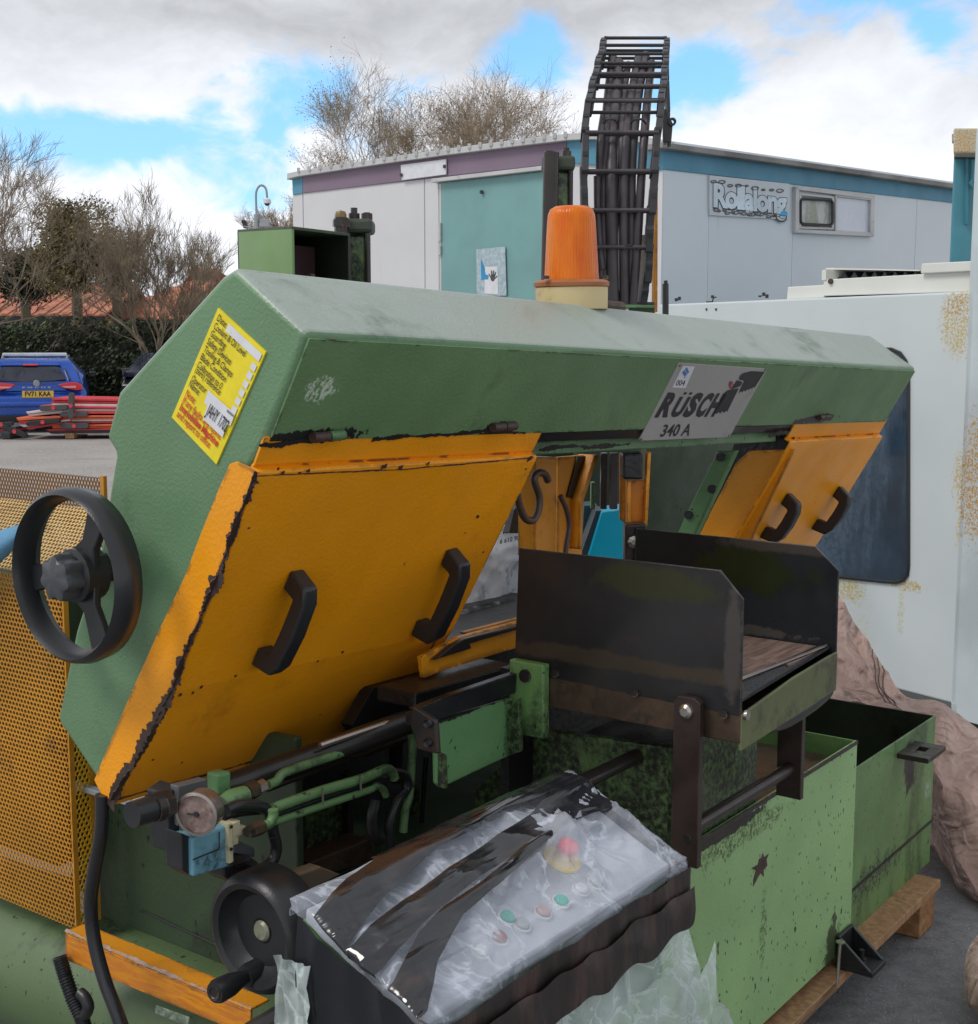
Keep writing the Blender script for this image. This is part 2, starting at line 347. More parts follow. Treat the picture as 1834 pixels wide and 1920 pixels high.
weave = T.new('ShaderNodeTexWave'); weave.inputs['Scale'].default_value = 160; T.l.new(p_, weave.inputs['Vector'])
hh_ = T.math('ADD', T.math('ADD', T.math('MULTIPLY', n1_, 2.4), T.math('MULTIPLY', n2_, .9)), T.math('MULTIPLY', weave.outputs['Fac'], .012))
bp = T.new('ShaderNodeBump'); bp.inputs['Strength'].default_value = .9; bp.inputs['Distance'].default_value = .05; T.l.new(hh_, bp.inputs['Height']); T.l.new(bp.outputs[0], pr.inputs['Normal'])
c_ = T.mix(T.step(T.noise(p_, 5, 4), .35, .65), (.44, .29, .245), (.60, .42, .355)); c_ = T.mix(T.step(T.noise(T.scalev(ro_.outputs[0], .5, 1, 3), 5, 5, .65), .52, .70), c_, (.19, .11, .085)); c_ = T.mix(T.step(n1_, .03, .0, 0, .5), c_, (.60, .46, .40))
T.l.new(c_, pr.inputs['Base Color'])
M_bag = surf('white printed sack', (.60, .61, .64), .45, var=.08, vscale=12, bump=.3, bscale=30, dirt=.4, dirtcol=(.16, .16, .17), dirtscale=14)
M_strap = surf('blue webbing', (.10, .26, .42), .7, var=.12, vscale=12, bump=.6, bscale=260)
M_bark = surf('grey brown bark', (.215, .17, .115), .85, var=.3, vscale=3)
M_birch = surf('birch twig bark', (.30, .24, .17), .85, var=.3, vscale=2)
M_leafy = surf('yellow catkins', (.30, .21, .06), .8, var=.35, vscale=2)
M_leafb = surf('brown catkins', (.24, .15, .10), .8, var=.3, vscale=2)
M_ever = surf('olive evergreen leaf', (.19, .155, .06), .7, var=.5, vscale=1.5)
M_everd = surf('dark conifer needle', (.035, .055, .028), .7, var=.5, vscale=1.5)
M_hedge = surf('dark hedge leaf', (.035, .052, .022), .55, var=.6, vscale=1.5)
M_hedgeb = surf('hedge twig', (.06, .042, .033), .85, var=.3)
M_tile = surf('clay roof tile', (.44, .17, .10), .8, var=.2, vscale=1.2, bump=.3, bscale=30)
M_carb = surf('metallic blue car paint', (.004, .075, .42), .25, var=.05, coat=.8, metal=.3)
M_carg = surf('dark car glass', (.012, .016, .03), .08, var=.3, spec=.8)
M_lred = surf('red light lens', (.62, .02, .03), .25, var=.1, coat=.5)
M_npl = surf('yellow number plate', (.75, .50, .06), .4, var=.03)
M_tyre = surf('tyre rubber', (.02, .02, .02), .8, var=.2)
M_barr = surf('red barrier plastic', (.62, .045, .055), .45, var=.2, vscale=3)
M_baro = surf('orange barrier plastic', (.70, .14, .05), .45, var=.15)
M_barw = surf('white reflective strip', (.62, .54, .53), .4, var=.1)
M_barg = surf('grey rubber foot', (.07, .07, .075), .7, var=.2, bump=.6, bscale=60)
M_galv = surf('galvanised grey', (.30, .33, .35), .5, var=.1, metal=.3)
M_brick = surf('brick wall', (.25, .12, .08), .8, var=.2)
def special(name):
    mt = bpy.data.materials.new(name); mt.use_nodes = True; T = NT(mt.node_tree); T.n.clear()
    out = T.new('ShaderNodeOutputMaterial'); return mt, T, out
# tarmac: dark binder with pale stone chips
def tarmac(name, base, stone, scale, amt):
    mt, T, out = special(name); geo = T.new('ShaderNodeNewGeometry'); p = geo.outputs['Position']
    vo = T.new('ShaderNodeTexVoronoi'); vo.inputs['Scale'].default_value = scale; T.l.new(p, vo.inputs['Vector'])
    st = T.step(vo.outputs['Distance'], .34, .18); pick = T.step(T.noise(p, scale * .5, 1), .62 - amt * .2, .66 - amt * .2)
    c = T.mix(T.step(T.noise(p, .7, 5), .3, .7), [x * .8 for x in base], [x * 1.2 for x in base])
    c = T.mix(T.step(T.noise(p, 25, 3), .3, .7), c, [x * 1.35 for x in base])
    c = T.mix(T.math('MULTIPLY', T.math('MULTIPLY', st, pick), .75), c, stone)
    c = T.mix(T.step(T.noise(T.scalev(p, .25, 2.5, 1), 1.3, 4), .66, .70), c, [x * .6 for x in base])
    pr = T.new('ShaderNodeBsdfPrincipled', i_Roughness=.75); T.l.new(c, pr.inputs['Base Color'])
    bp = T.new('ShaderNodeBump'); bp.inputs['Strength'].default_value = .7; bp.inputs['Distance'].default_value = .004
    T.l.new(T.math('ADD', st, T.noise(p, scale * .6, 3)), bp.inputs['Height']); T.l.new(bp.outputs[0], pr.inputs['Normal'])
    T.l.new(pr.outputs[0], out.inputs[0]); return mt
M_tarmac = tarmac('shaded tarmac', (.15, .153, .158), (.50, .50, .48), 150, .6)  # shade on the near ground is put into this darker base
M_park = tarmac('sunlit car park surface', (.27, .255, .24), (.42, .40, .38), 60, .5)  # sunlight on the far ground is put into this paler base
M_soil = surf('grass verge', (.07, .10, .03), .9, var=.5, vscale=6, bump=.5, bscale=40)
# amber beacon lens: ribbed coloured plastic
mt, T, out = special('amber beacon lens')
tcn = T.new('ShaderNodeTexCoord'); gr = T.new('ShaderNodeTexGradient', gradient_type='RADIAL'); T.l.new(tcn.outputs['Object'], gr.inputs[0])
wv_ = T.math('SINE', T.math('MULTIPLY', gr.outputs['Fac'], 6.2832 * 54))
pr = T.new('ShaderNodeBsdfPrincipled', i_Roughness=.24)
pr.inputs['Transmission Weight'].default_value = .35; pr.inputs['IOR'].default_value = 1.35; pr.inputs['Subsurface Weight'].default_value = .45; pr.inputs['Subsurface Radius'].default_value = (.03, .012, .004)
nz_ = T.noise(T.scalev(tcn.outputs['Object'], 1, 1, .35), 22, 4)
T.l.new(T.mix(T.step(nz_, .35, .7), (1.0, .27, .012), (.85, .17, .012)), pr.inputs['Base Color'])
bp = T.new('ShaderNodeBump'); bp.inputs['Strength'].default_value = .22; bp.inputs['Distance'].default_value = .002; T.l.new(wv_, bp.inputs['Height']); T.l.new(bp.outputs[0], pr.inputs['Normal'])
T.l.new(pr.outputs[0], out.inputs[0]); M_amber = mt
# clear wrinkled polythene: part see-through, part milky, glossy
def film(name, milk, col, rough, bs=.5, scale=14):
    mt, T, out = special(name); geo = T.new('ShaderNodeNewGeometry'); p = geo.outputs['Position']
    h = T.noise(T.scalev(p, 1, 1, 1), scale, 5, .55, 1.2); h2 = T.math('ABSOLUTE', T.math('SUBTRACT', h, .5))
    bp = T.new('ShaderNodeBump'); bp.inputs['Strength'].default_value = bs; bp.inputs['Distance'].default_value = .03; T.l.new(h2, bp.inputs['Height'])
    gl = T.new('ShaderNodeBsdfPrincipled', i_Roughness=rough * .8); gl.inputs['Base Color'].default_value = (*col, 1); gl.inputs['Specular IOR Level'].default_value = .9
    T.l.new(bp.outputs[0], gl.inputs['Normal'])
    tr = T.new('ShaderNodeBsdfTransparent'); mx = T.new('ShaderNodeMixShader')
    lw = T.new('ShaderNodeLayerWeight', i_Blend=.25); T.l.new(bp.outputs[0], lw.inputs['Normal'])
    f = T.math('ADD', T.math('ADD', T.math('MULTIPLY', lw.outputs['Facing'], .35), milk), T.step(h2, .035, .0, 0, .30), clamp=True)
    f = T.math('ADD', f, T.step(T.noise(p, 9, 3), .35, .7, -.12, .18), clamp=True)
    T.l.new(f, mx.inputs[0]); T.l.new(tr.outputs[0], mx.inputs[1]); T.l.new(gl.outputs[0], mx.inputs[2])
    T.l.new(mx.outputs[0], out.inputs[0]); return mt
M_film = film('clear wrinkled polythene', .24, (.60, .65, .74), .16, .28, 7)
M_film2 = film('hanging pale polythene', .45, (.60, .70, .68), .22, .35, 10)
mt, T, out = special('glossy black film'); geo = T.new('ShaderNodeNewGeometry'); p = geo.outputs['Position']
pr = T.new('ShaderNodeBsdfPrincipled', i_Roughness=.13); pr.inputs['Specular IOR Level'].default_value = .8
rt_ = T.new('ShaderNodeVectorRotate', rotation_type='Z_AXIS'); T.l.new(p, rt_.inputs['Vector']); rt_.inputs['Angle'].default_value = R(36.6) - R(90); pr_v = rt_.outputs[0]
sm_ = T.noise(T.scalev(pr_v, 1.0, 6, 6), 4, 4, .55, .3)
T.l.new(T.mix(T.step(sm_, .55, .76), (.012, .013, .017), (.075, .040, .028)), pr.inputs['Base Color'])  # brown streaks paint long reflections into the film colour
rr_ = T.step(T.noise(p, 18, 4), .35, .65, .06, .34); T.l.new(rr_, pr.inputs['Roughness'])
h = T.noise(T.scalev(pr_v, .5, 2, 2), 7, 3, .5, .8); bp = T.new('ShaderNodeBump'); bp.inputs['Strength'].default_value = .28; bp.inputs['Distance'].default_value = .03; T.l.new(h, bp.inputs['Height']); T.l.new(bp.outputs[0], pr.inputs['Normal'])
T.l.new(pr.outputs[0], out.inputs[0]); M_bfilm = mt
mt, T, out = special('dull black film'); geo = T.new('ShaderNodeNewGeometry'); p = geo.outputs['Position']
pr = T.new('ShaderNodeBsdfPrincipled', i_Roughness=.45)
T.l.new(T.mix(T.step(T.noise(T.scalev(p, 2, 2, .6), 9, 5, .6, .4), .42, .66), (.020, .014, .013), (.062, .036, .030)), pr.inputs['Base Color'])
h = T.noise(T.scalev(p, 1, 1, .3), 22, 4, .5, .8); bp = T.new('ShaderNodeBump'); bp.inputs['Strength'].default_value = .4; bp.inputs['Distance'].default_value = .02; T.l.new(h, bp.inputs['Height']); T.l.new(bp.outputs[0], pr.inputs['Normal'])
T.l.new(pr.outputs[0], out.inputs[0]); M_dfilm = mt
M_black_film = surf('smooth black film', (.011, .012, .016), .28, var=.3, vscale=4, bump=.25, bscale=9)
M_glass = surf('gauge glass', (.26, .19, .17), .12, var=.3, vscale=60, dirt=.5, dirtcol=(.12, .06, .05), dirtscale=40)
M_pane = surf('reeded window pane', (.62, .66, .73), .25, var=.06, vscale=3, dirt=.25, dirtcol=(.42, .42, .38), dirtscale=9, streak=.25)
M_pane2 = surf('mossy window pane', (.50, .52, .52), .3, var=.1, vscale=3, dirt=.75, dirtcol=(.22, .24, .14), dirtscale=7, streak=.25)
# ================================================================ SETTING
g = MB()
def gh(x, y): return 0
g.grid(lambda u, v: Vector((-400 + 800 * u, -6 + 1200 * v * v, -.012)), 8, 24)
struct(g.build('ground', M_park, fix=False))
struct(MB().poly([Vector(p) for p in ((-7, -3, 0), (9, -3, 0), (9, 8.2, 0), (3, 9.5, 0), (-1.2, 7.0, 0), (-7, 6.2, 0))]).build('tarmac', M_tarmac, fix=False))
# verge in front of the hedge
struct(MB().poly([Vector(p) for p in ((-30, 28.5, -.004), (3, 28.5, -.004), (3, 33, -.004), (-30, 33, -.004))]).build('verge', M_soil, fix=False))

def leaf_cloud(mb, fn, n, size, flat=0.0):
    for _ in range(n):
        p = fn(); a = rnd.uniform(0, 6.28); t = Vector((rnd.uniform(-1, 1), rnd.uniform(-1, 1), rnd.uniform(-1, 1))).normalized()
        u = t.orthogonal().normalized(); v = t.cross(u); s_ = size * rnd.uniform(.6, 1.4)
        k = len(mb.v); mb.v += [p - u * s_ * .5, p + v * s_ * .32, p + u * s_ * .6, p - v * s_ * .3]; mb.f.append((k, k + 1, k + 2, k + 3))
# hedge
h = thing('hedge', 'long dark clipped hedge standing behind the blue car', 'hedge', (-10, 30, 0))
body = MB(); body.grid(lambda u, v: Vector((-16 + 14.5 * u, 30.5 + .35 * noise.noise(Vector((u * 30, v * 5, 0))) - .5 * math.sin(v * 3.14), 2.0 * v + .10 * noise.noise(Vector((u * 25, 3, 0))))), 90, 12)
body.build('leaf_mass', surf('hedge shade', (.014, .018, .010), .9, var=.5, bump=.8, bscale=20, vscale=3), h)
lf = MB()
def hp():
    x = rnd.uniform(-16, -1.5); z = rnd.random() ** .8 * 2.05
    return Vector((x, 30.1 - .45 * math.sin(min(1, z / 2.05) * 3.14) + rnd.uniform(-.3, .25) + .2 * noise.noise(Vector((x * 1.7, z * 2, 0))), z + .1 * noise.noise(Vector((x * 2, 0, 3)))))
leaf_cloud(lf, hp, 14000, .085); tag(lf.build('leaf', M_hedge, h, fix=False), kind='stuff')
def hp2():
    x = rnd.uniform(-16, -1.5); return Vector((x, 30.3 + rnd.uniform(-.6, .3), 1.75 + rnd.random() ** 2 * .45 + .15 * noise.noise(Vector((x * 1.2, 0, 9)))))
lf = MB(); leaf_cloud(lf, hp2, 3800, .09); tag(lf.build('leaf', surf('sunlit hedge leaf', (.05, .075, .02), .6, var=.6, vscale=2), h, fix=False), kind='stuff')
tw = MB()
for _ in range(420):
    x = rnd.uniform(-13, -2); z = rnd.uniform(.3, 1.9); p = Vector((x, 29.75, z)); pts = [p]
    d = Vector((rnd.uniform(-1, 1), rnd.uniform(-.1, .1), rnd.uniform(-.3, 1))).normalized()
    for q in range(4): p = p + d * .16; d = (d + Vector((rnd.uniform(-.5, .5), rnd.uniform(-.2, .1), rnd.uniform(-.5, .5)))).normalized(); pts.append(p)
    tw.tube(pts, [.010, .008, .006, .005, .004], 3, caps=False)
tag(tw.build('twig', M_hedgeb, h, fix=False), kind='stuff')

# houses with clay tile roofs
def tiled_house(name, label, x0, x1, y0, eave, ridge, depth, hip=True):
    t = thing(name, label, 'house', ((x0 + x1) / 2, y0 + depth / 2, 0))
    MB().wbox(x0 + .3, x1 - .3, y0 + .4, y0 + 2 * depth - .4, 0, eave + .05).build('wall', M_brick, t)
    n = 9; cell = .32
    rf = MB(); hx = depth if hip else 0
    for j in range(n):   # courses lap one over the other: each a real step
        v0, v1 = j / n, (j + 1) / n
        za, zb = eave + (ridge - eave) * v0, eave + (ridge - eave) * v1
        ya, yb = y0 + depth * v0, y0 + depth * v1
        xa0, xa1 = x0 + hx * v0 * .8, x1 - hx * v0 * .8
        nx = int((xa1 - xa0) / cell)
        for i in range(nx * 2):
            q0 = xa0 + (xa1 - xa0) * i / (nx * 2); q1 = xa0 + (xa1 - xa0) * (i + 1) / (nx * 2); b0 = .035 if i % 2 else .0; 
            rf.prism([Vector((q0, ya - .03, za + b0)), Vector((q1, ya - .03, za + b0)), Vector((q1, yb, zb + b0 + .0)), Vector((q0, yb, zb + b0 + .0))], (0, 0, .06))
    tag(rf.build('roof_tile', M_tile, t, fix=False), kind='stuff')
    MB().prism([Vector((x0 + hx * .8, y0 + depth, ridge)), Vector((x1 - hx * .8, y0 + depth, ridge)), Vector((x1, y0 + 2 * depth, eave)), Vector((x0, y0 + 2 * depth, eave))], (0, 0, .05)).build('roof', M_tile, t)
    MB().cyl(Vector((x0 + hx * .8, y0 + depth, ridge + .05)), Vector((x1 - hx * .8, y0 + depth, ridge + .05)), .11, n=8).build('ridge_tile', M_tile, t)
    MB().wbox(x0, x1, y0 - .1, y0 - .02, eave - .18, eave + .02).build('gutter', M_black, t)
tiled_house('bungalow', 'long low bungalow with red clay tile roof behind the hedge at the left edge', -19, -10.2, 36, 2.30, 3.15, 3.4, hip=False)
tiled_house('bungalow', 'second red tiled roof beyond the bare tree, higher and shorter than the one at left', -11.2, -6.4, 38.5, 2.25, 3.75, 3.6)

# ---------------------------------------------------------------- trees
def branch(mb, p, d, L, r, depth, spread, up, tips, segs=3, droop=0.0, shrink=.74):
    pts = [p.copy()]; rs = [r]; q = p.copy(); dd = d.copy()
    for i in range(segs):
        dd = (dd + Vector((rnd.gauss(0, .20), rnd.gauss(0, .20), rnd.gauss(0, .15) + up * .12 - droop * (1.2 if depth < 2 else .1)))).normalized()
        q = q + dd * (L / segs); pts.append(q.copy()); rs.append(r * (1 - .45 * (i + 1) / segs))
    mb.tube(pts, rs, 6 if r > .05 else (4 if r > .02 else 3), caps=False)
    if depth == 0: tips.append(q.copy()); return
    k = 3 if rnd.random() < .45 else 2
    if depth <= 2: k += 1
    for i in range(k):
        t = rnd.uniform(.35, 1.0) if i else 1.0
        i0 = min(int(t * segs), segs - 1); ft = t * segs - i0; bp_ = pts[i0].lerp(pts[min(i0 + 1, segs)], ft)
        ax = Vector((rnd.gauss(0, 1), rnd.gauss(0, 1), rnd.gauss(0, .5))).normalized()
        nd = (dd + ax * spread * (.55 if i == 0 else 1.0)); nd.z += up * .18; nd.normalize()
        branch(mb, bp_, nd, L * shrink * rnd.uniform(.8, 1.15), max(.0035, r * (.66 if i == 0 else .5)), depth - 1, spread, up, tips, segs, droop, shrink)
def tree(label, x, y, stems, L, r, depth, spread, up, bark, seed, trunk_h=.6, lean=.35, droop=0.0, shrink=.76, leaf=None, name='bare_tree', cat='tree', group=None, z0=0):
    rnd.seed(seed); t = thing(name, label, cat, (x, y, 0), group=group)
    tr = MB(); tips = []
    tr.tube([Vector((x, y, -.05)), Vector((x, y, trunk_h * .5)), Vector((x + .02, y, trunk_h))], [r * 1.5, r * 1.2, r * 1.05], 8)
    tr.build('trunk', bark, t, smooth=True)
    br = MB()
    for i in range(stems):
        an = 6.28 * i / stems + rnd.uniform(-.3, .3)
        branch(br, Vector((x, y, trunk_h - .05)), Vector((math.cos(an) * lean, math.sin(an) * lean, 1)).normalized(), L * rnd.uniform(.85, 1.1), r * (1 / stems ** .4), depth, spread, up, tips, droop=droop, shrink=shrink)
    cr = br.build('crown', bark, t, fix=False)
    if leaf:
        for (mat, n, size, pred) in leaf:
            lm = MB(); sel = [p for p in tips if pred(p)]
            if sel:
                leaf_cloud(lm, lambda: rnd.choice(sel) + Vector((rnd.gauss(0, .07), rnd.gauss(0, .07), rnd.gauss(0, .08))), n, size)
                tag(lm.build('leaf', mat, t, fix=False), kind='stuff')
    return tips
def at_y(px, y): return (px - PX) / FL * y * 1.0
tree('round bare tree with many upright stems rising behind the hedge, left of the white cabin', at_y(292, 29), 29, 8, 1.05, .085, 7, .34, .62, M_bark, 11, trunk_h=1.0, lean=.62, shrink=.80)
tree('bare tree beside the round one, half hidden by the olive evergreen', at_y(352, 31.5), 31.5, 6, .80, .06, 6, .34, .6, M_bark, 12, trunk_h=.8, lean=.45, shrink=.80)
tree('wide bare tree at the left edge, its branches reaching in over the blue car', at_y(-95, 26), 26, 6, 1.32, .10, 7, .40, .25, M_bark, 13, trunk_h=1.1, lean=.6, shrink=.79)
# evergreen masses with their own trunks
def evergreen(label, px, y, pz0, pz1, rx, mat, n, seed, size, name='evergreen_tree'):
    rnd.seed(seed); x = at_y(px, y); zt = CH + (643 - pz0) / FL * y; zb = CH + (643 - pz1) / FL * y
    t = thing(name, label, 'tree', (x, y, 0)); tips = []
    MB().tube([Vector((x, y, 0)), Vector((x + .05, y, zb)), Vector((x, y, (zt + zb) / 2))], [.16, .12, .06], 7).build('trunk', M_bark, t, smooth=True)
    br = MB()
    for i in range(26):
        z = zb + (zt - zb) * rnd.random() * .8; an = rnd.uniform(0, 6.28)
        branch(br, Vector((x, y, z)), Vector((math.cos(an), math.sin(an), rnd.uniform(-.1, .6))).normalized(), rx * .5, .03, 3, .5, .1, tips)
    br.build('branch', M_bark, t, fix=False)
    cl = [(Vector((x + rx * rnd.gauss(0, .42), y + rx * rnd.gauss(0, .35), zb + (zt - zb) * rnd.betavariate(1.7, 1.6))), rnd.uniform(.18, .42)) for _ in range(60)]
    lm = MB()
    def fn():
        c_, r_ = rnd.choice(cl); v = Vector((rnd.gauss(0, 1), rnd.gauss(0, 1), rnd.gauss(0, .8))).normalized() * (r_ * rnd.uniform(.55, 1.15)); return c_ + v
    leaf_cloud(lm, fn, n, size); tag(lm.build('leaf', mat, t, fix=False), kind='stuff')
evergreen('olive brown ivy clad tree in front of the bare branches, above the red roof', 150, 31.5, 395, 548, 1.05, M_ever, 19000, 21, .065)
evergreen('olive evergreen lump at the right shoulder of the ivy clad tree', 225, 32, 440, 550, .6, M_ever, 7000, 22, .065)
evergreen('dark green conifer at the far left beside the red roof', 55, 33.5, 480, 556, 1.0, M_everd, 13000, 23, .07, 'conifer')
# birches behind the cabin
gb = 'birches standing behind the white cabin'
def zpx(py, y): return CH + (643 - py) / FL * y
def birch(label, px, y, seed, L, leaf=None): tree(label, at_y(px, y), y, 4, L, .075, 7, .36, .50, M_birch, seed, trunk_h=3.4, lean=.34, droop=.10, shrink=.82, leaf=leaf, name='birch_tree', group=gb)
xa = at_y(650, 36)
birch('leftmost birch above the cabin roof, its lower left tinged yellow', 645, 36, 31, .85, [(M_leafy, 3600, .038, lambda p: p.x < at_y(605, 36) or p.z < zpx(230, 36))])
birch('birch with a yellow clump, second from left above the cabin roof', 700, 37, 32, 1.25, [(M_leafy, 2600, .038, lambda p: p.x < at_y(665, 37))])
birch('thin birch in the middle of the row above the cabin roof', 780, 40, 33, 1.25)
birch('birch with a dark brown clump right of the middle of the row', 858, 38, 34, 1.35, [(M_leafb, 5000, .038, lambda p: p.z < zpx(200, 38))])
birch('tallest birch, at the right end of the row above the cabin roof', 905, 37, 35, 1.38)
birch('low thin birch peeping out left of the cabin end wall', 545, 40, 37, .62)
rnd.seed(5)
# ================================================================ CABIN
def vdir(az): return Vector((math.sin(R(az)), math.cos(R(az)), 0))
CN = pd(1243, 300, 8.7); CN.z = 0
RD = vdir(50); LD = vdir(-44)
RN = Vector((RD.y, -RD.x, 0)); LN = Vector((-LD.y, LD.x, 0))
if RN.dot(CN) > 0: RN = -RN
if LN.dot(CN) > 0: LN = -LN     # both normals look towards the viewer
def cr(px, py, off=0.0): return pp(px, py, CN + RN * off, RN)
def cl(px, py, off=0.0): return pp(px, py, CN + LN * off, LN)
cab = thing('portable_cabin', 'white portable cabin with mauve and blue fascia and a sea green door', 'cabin', CN)
def cpoly(name, f, px, off, th, mat, parent=None, bevel=.003, **kw):
    nrm = RN if f is cr else LN
    return MB().prism([f(x, y, off) for x, y in px], -nrm * th).build(name, mat, parent or cab, bevel=bevel, **kw)
def ground_of(p): q = p.copy(); q.z = 0.05; return q
# walls down to the ground
far_l = cl(548, 330); far_r = cr(2300, 420)
tl = [cl(x, y, -.01) for x, y in [(548, 332), (680, 312), (820, 292), (960, 274), (1100, 262), (1243, 262)]]
MB().prism([ground_of(far_l) - LN * .012] + tl + [ground_of(CN) - LN * .01], -LN * .08).build('end_wall', M_cab, cab)
MB().prism([cr(1243, 262, -.01), cr(2300, 415, -.01), ground_of(far_r) - RN * .01, ground_of(CN) - RN * .01], -RN * .08).build('side_wall', M_cab2, cab)
# cladding panels with joints, end wall
for (x0, x1) in [(549, 567), (568.5, 795), (796.5, 822)]:
    y0 = 363 - (x0 - 550) * .111; y1 = 363 - (x1 - 550) * .111
    pts = [cl(x0, y0), cl(x1, y1)]; pts += [ground_of(pts[1]), ground_of(pts[0])]
    MB().prism(pts, -LN * .012).build('cladding_panel', M_cab, cab, bevel=.003)
for (x0, x1) in [(1020, 1243)]:
    pts = [cl(x0, 310), cl(x1, 322)]; pts += [ground_of(pts[1]), ground_of(pts[0])]
    MB().prism(pts, -LN * .012).build('cladding_panel', M_cab, cab, bevel=.003)
# side wall panels
xs = [1243, 1331, 1489, 1720, 1811]
for i in range(4):
    x0, x1 = xs[i] + .3, xs[i + 1] - .3; f = lambda x: 316 + (x - 1241.5) * .1167
    pts = [cr(x0, f(x0)), cr(x1, f(x1))]; pts += [ground_of(pts[1]), ground_of(pts[0])]
    MB().prism(pts, -RN * .012).build('cladding_panel', M_cab2, cab, bevel=.003)
# fascia
cpoly('corner_fascia', cl, [(547, 326), (567, 324), (567, 362), (549, 365)], .012, .02, M_bfas)
top = [(567.5, 324), (650, 312), (750, 297), (850, 283), (950, 271), (1062, 258)]
bot = [(1062, 305), (1000, 312), (900, 323), (750, 340), (567.5, 362)]
cpoly('fascia', cl, top + bot, .012, .02, M_purp)
cpoly('corner_fascia', cl, [(1063, 258), (1150, 258), (1243, 266), (1243, 318), (1150, 312), (1063, 305)], .012, .02, M_bfas)
cpoly('fascia', cr, [(1243, 276), (2200, 416), (2200, 428), (1243, 317)], .012, .02, M_bfas)
# roof edge trims and roof sheet
ed = [(538, 325), (560, 320), (650, 306), (750, 291), (850, 277), (950, 264), (1062, 250), (1100, 248), (1180, 250), (1243, 262)]
tr = MB()
for i in range(len(ed) - 1):
    a_, b_ = ed[i], ed[i + 1]; p0 = cl(a_[0], a_[1], .06); p1 = cl(b_[0], b_[1], .06)
    tr.prism([p0, p1, p1 - ZV * .045, p0 - ZV * .045], -LN * .12)
tr.build('roof_edge_trim', M_trim, cab, bevel=.004)
sm2 = MB()
for i in range(26):
    x = 560 + i * 20; y = 320 - (x - 560) * .139 + (0 if x < 900 else (x - 900) * .02); p = cl(x, y + .5, .065); sm2.wbox(p.x - .012, p.x + .012, p.y - .01, p.y + .01, p.z - .01, p.z + .025)
tag(sm2.build('roof_screw', M_trim, cab), kind='stuff')
e1 = [(1243, 266), (1450, 295), (1680, 328), (2200, 404)]
tr = MB()
for i in range(3):
    p0 = cr(*e1[i], .09); p1 = cr(*e1[i + 1], .09); tr.prism([p0, p1, p1 - ZV * .035, p0 - ZV * .035], -RN * .16)
tr.build('roof_edge_trim', surf('grey roof edge', (.22, .21, .20), .7, var=.3, vscale=3), cab, bevel=.004)
rp = [cl(x, y + 3, .0) for x, y in ed]
bk = rp[0] + RD * 6.0; bk.z = rp[0].z - .05; fr_ = CN + RD * 6.0; fr_.z = cr(2200, 406).z - .1
MB().prism([rp[0] - ZV * .04, rp[3] - ZV * .04, rp[6] - ZV * .04, rp[-1] - ZV * .04, fr_, bk], ZV * .02).build('roof_sheet', M_trim, cab)
# sign blank, door, lintel
cpoly('blank_plate', cl, [(751, 309), (836, 298), (836, 327), (753, 338)], .03, .012, M_white)
for x, y in ((753, 328), (834, 312)): p = cl(x, y, .034); MB().cyl(p, p + LN * .008, .014, n=8).build('rusty_bolt', M_brown, cab)
dp = [cl(826, 344, .0), cl(1021, 322, .0)]; d = dp + [ground_of(dp[1]), ground_of(dp[0])]
door = MB().prism([p + LN * .01 for p in d], -LN * .03).build('door', M_door, cab, bevel=.003)
cpoly('door_lintel', cl, [(808, 335), (1021, 310), (1021, 318), (808, 342)], .06, .09, M_trim)
p0 = cl(823.5, 345, .012); MB().prism([p0, cl(827, 344.5, .012), ground_of(cl(827, 344, .012)), ground_of(p0)], -LN * .03).build('door_post', M_trim, cab)
p0 = cl(1021, 318, .012); MB().prism([p0, cl(1026, 317, .012), ground_of(cl(1026, 318, .012)), ground_of(p0)], -LN * .03).build('door_post', M_trim, cab)
for y in (436, 452, 478): p = cl(825, y, .02); MB().cyl(p, p + ZV * .07, .014, n=8).build('hinge', M_trim, cab, smooth=True)
p = cl(904, 360, .02); MB().cyl(p, p + LN * .012, .014, n=10).build('door_viewer', M_black, cab)
# taped poster on the door
def po(x, y, off=.024): return cl(500 + x / 2.958, 60 + y / 2.958, off)
post = MB().prism([po(1163, 1205), po(1322, 1190), po(1330, 1462), po(1165, 1462)], -LN * .004).build('poster', surf('silver taped poster', (.36, .45, .50), .35, var=.2, vscale=30), cab)
mb = MB(); mb.poly([po(1188, 1255, .027), po(1205, 1300, .027), po(1215, 1345, .027), po(1232, 1350, .027), po(1228, 1372, .027), po(1190, 1372, .027)]); mb.build('blue_print', surf('blue print', (.02, .25, .50), .5), cab, fix=False)
mb = MB(); mb.poly([po(1212, 1302, .026), po(1280, 1300, .026), po(1285, 1455, .026), po(1208, 1450, .026)]); mb.build('white_print', M_white, cab, fix=False)
mb = MB()
mb.poly([po(1238 , 1352, .029), po(1262, 1345, .029), po(1266, 1368, .029), po(1255, 1384, .029), po(1244, 1376, .029)])
for a_, b_ in (((1240, 1352), (1232, 1340)), ((1248, 1348), (1246, 1322)), ((1256, 1348), (1258, 1322)), ((1262, 1350), (1270, 1330)), ((1264, 1362), (1278, 1352))):
    mb.poly([po(a_[0] - 3, a_[1] + 4, .029), po(b_[0] - 2, b_[1], .029), po(b_[0] + 3, b_[1], .029), po(a_[0] + 4, a_[1] + 5, .029)])
mb.build('hand_print', surf('grey print', (.06, .065, .07), .5), cab, fix=False)
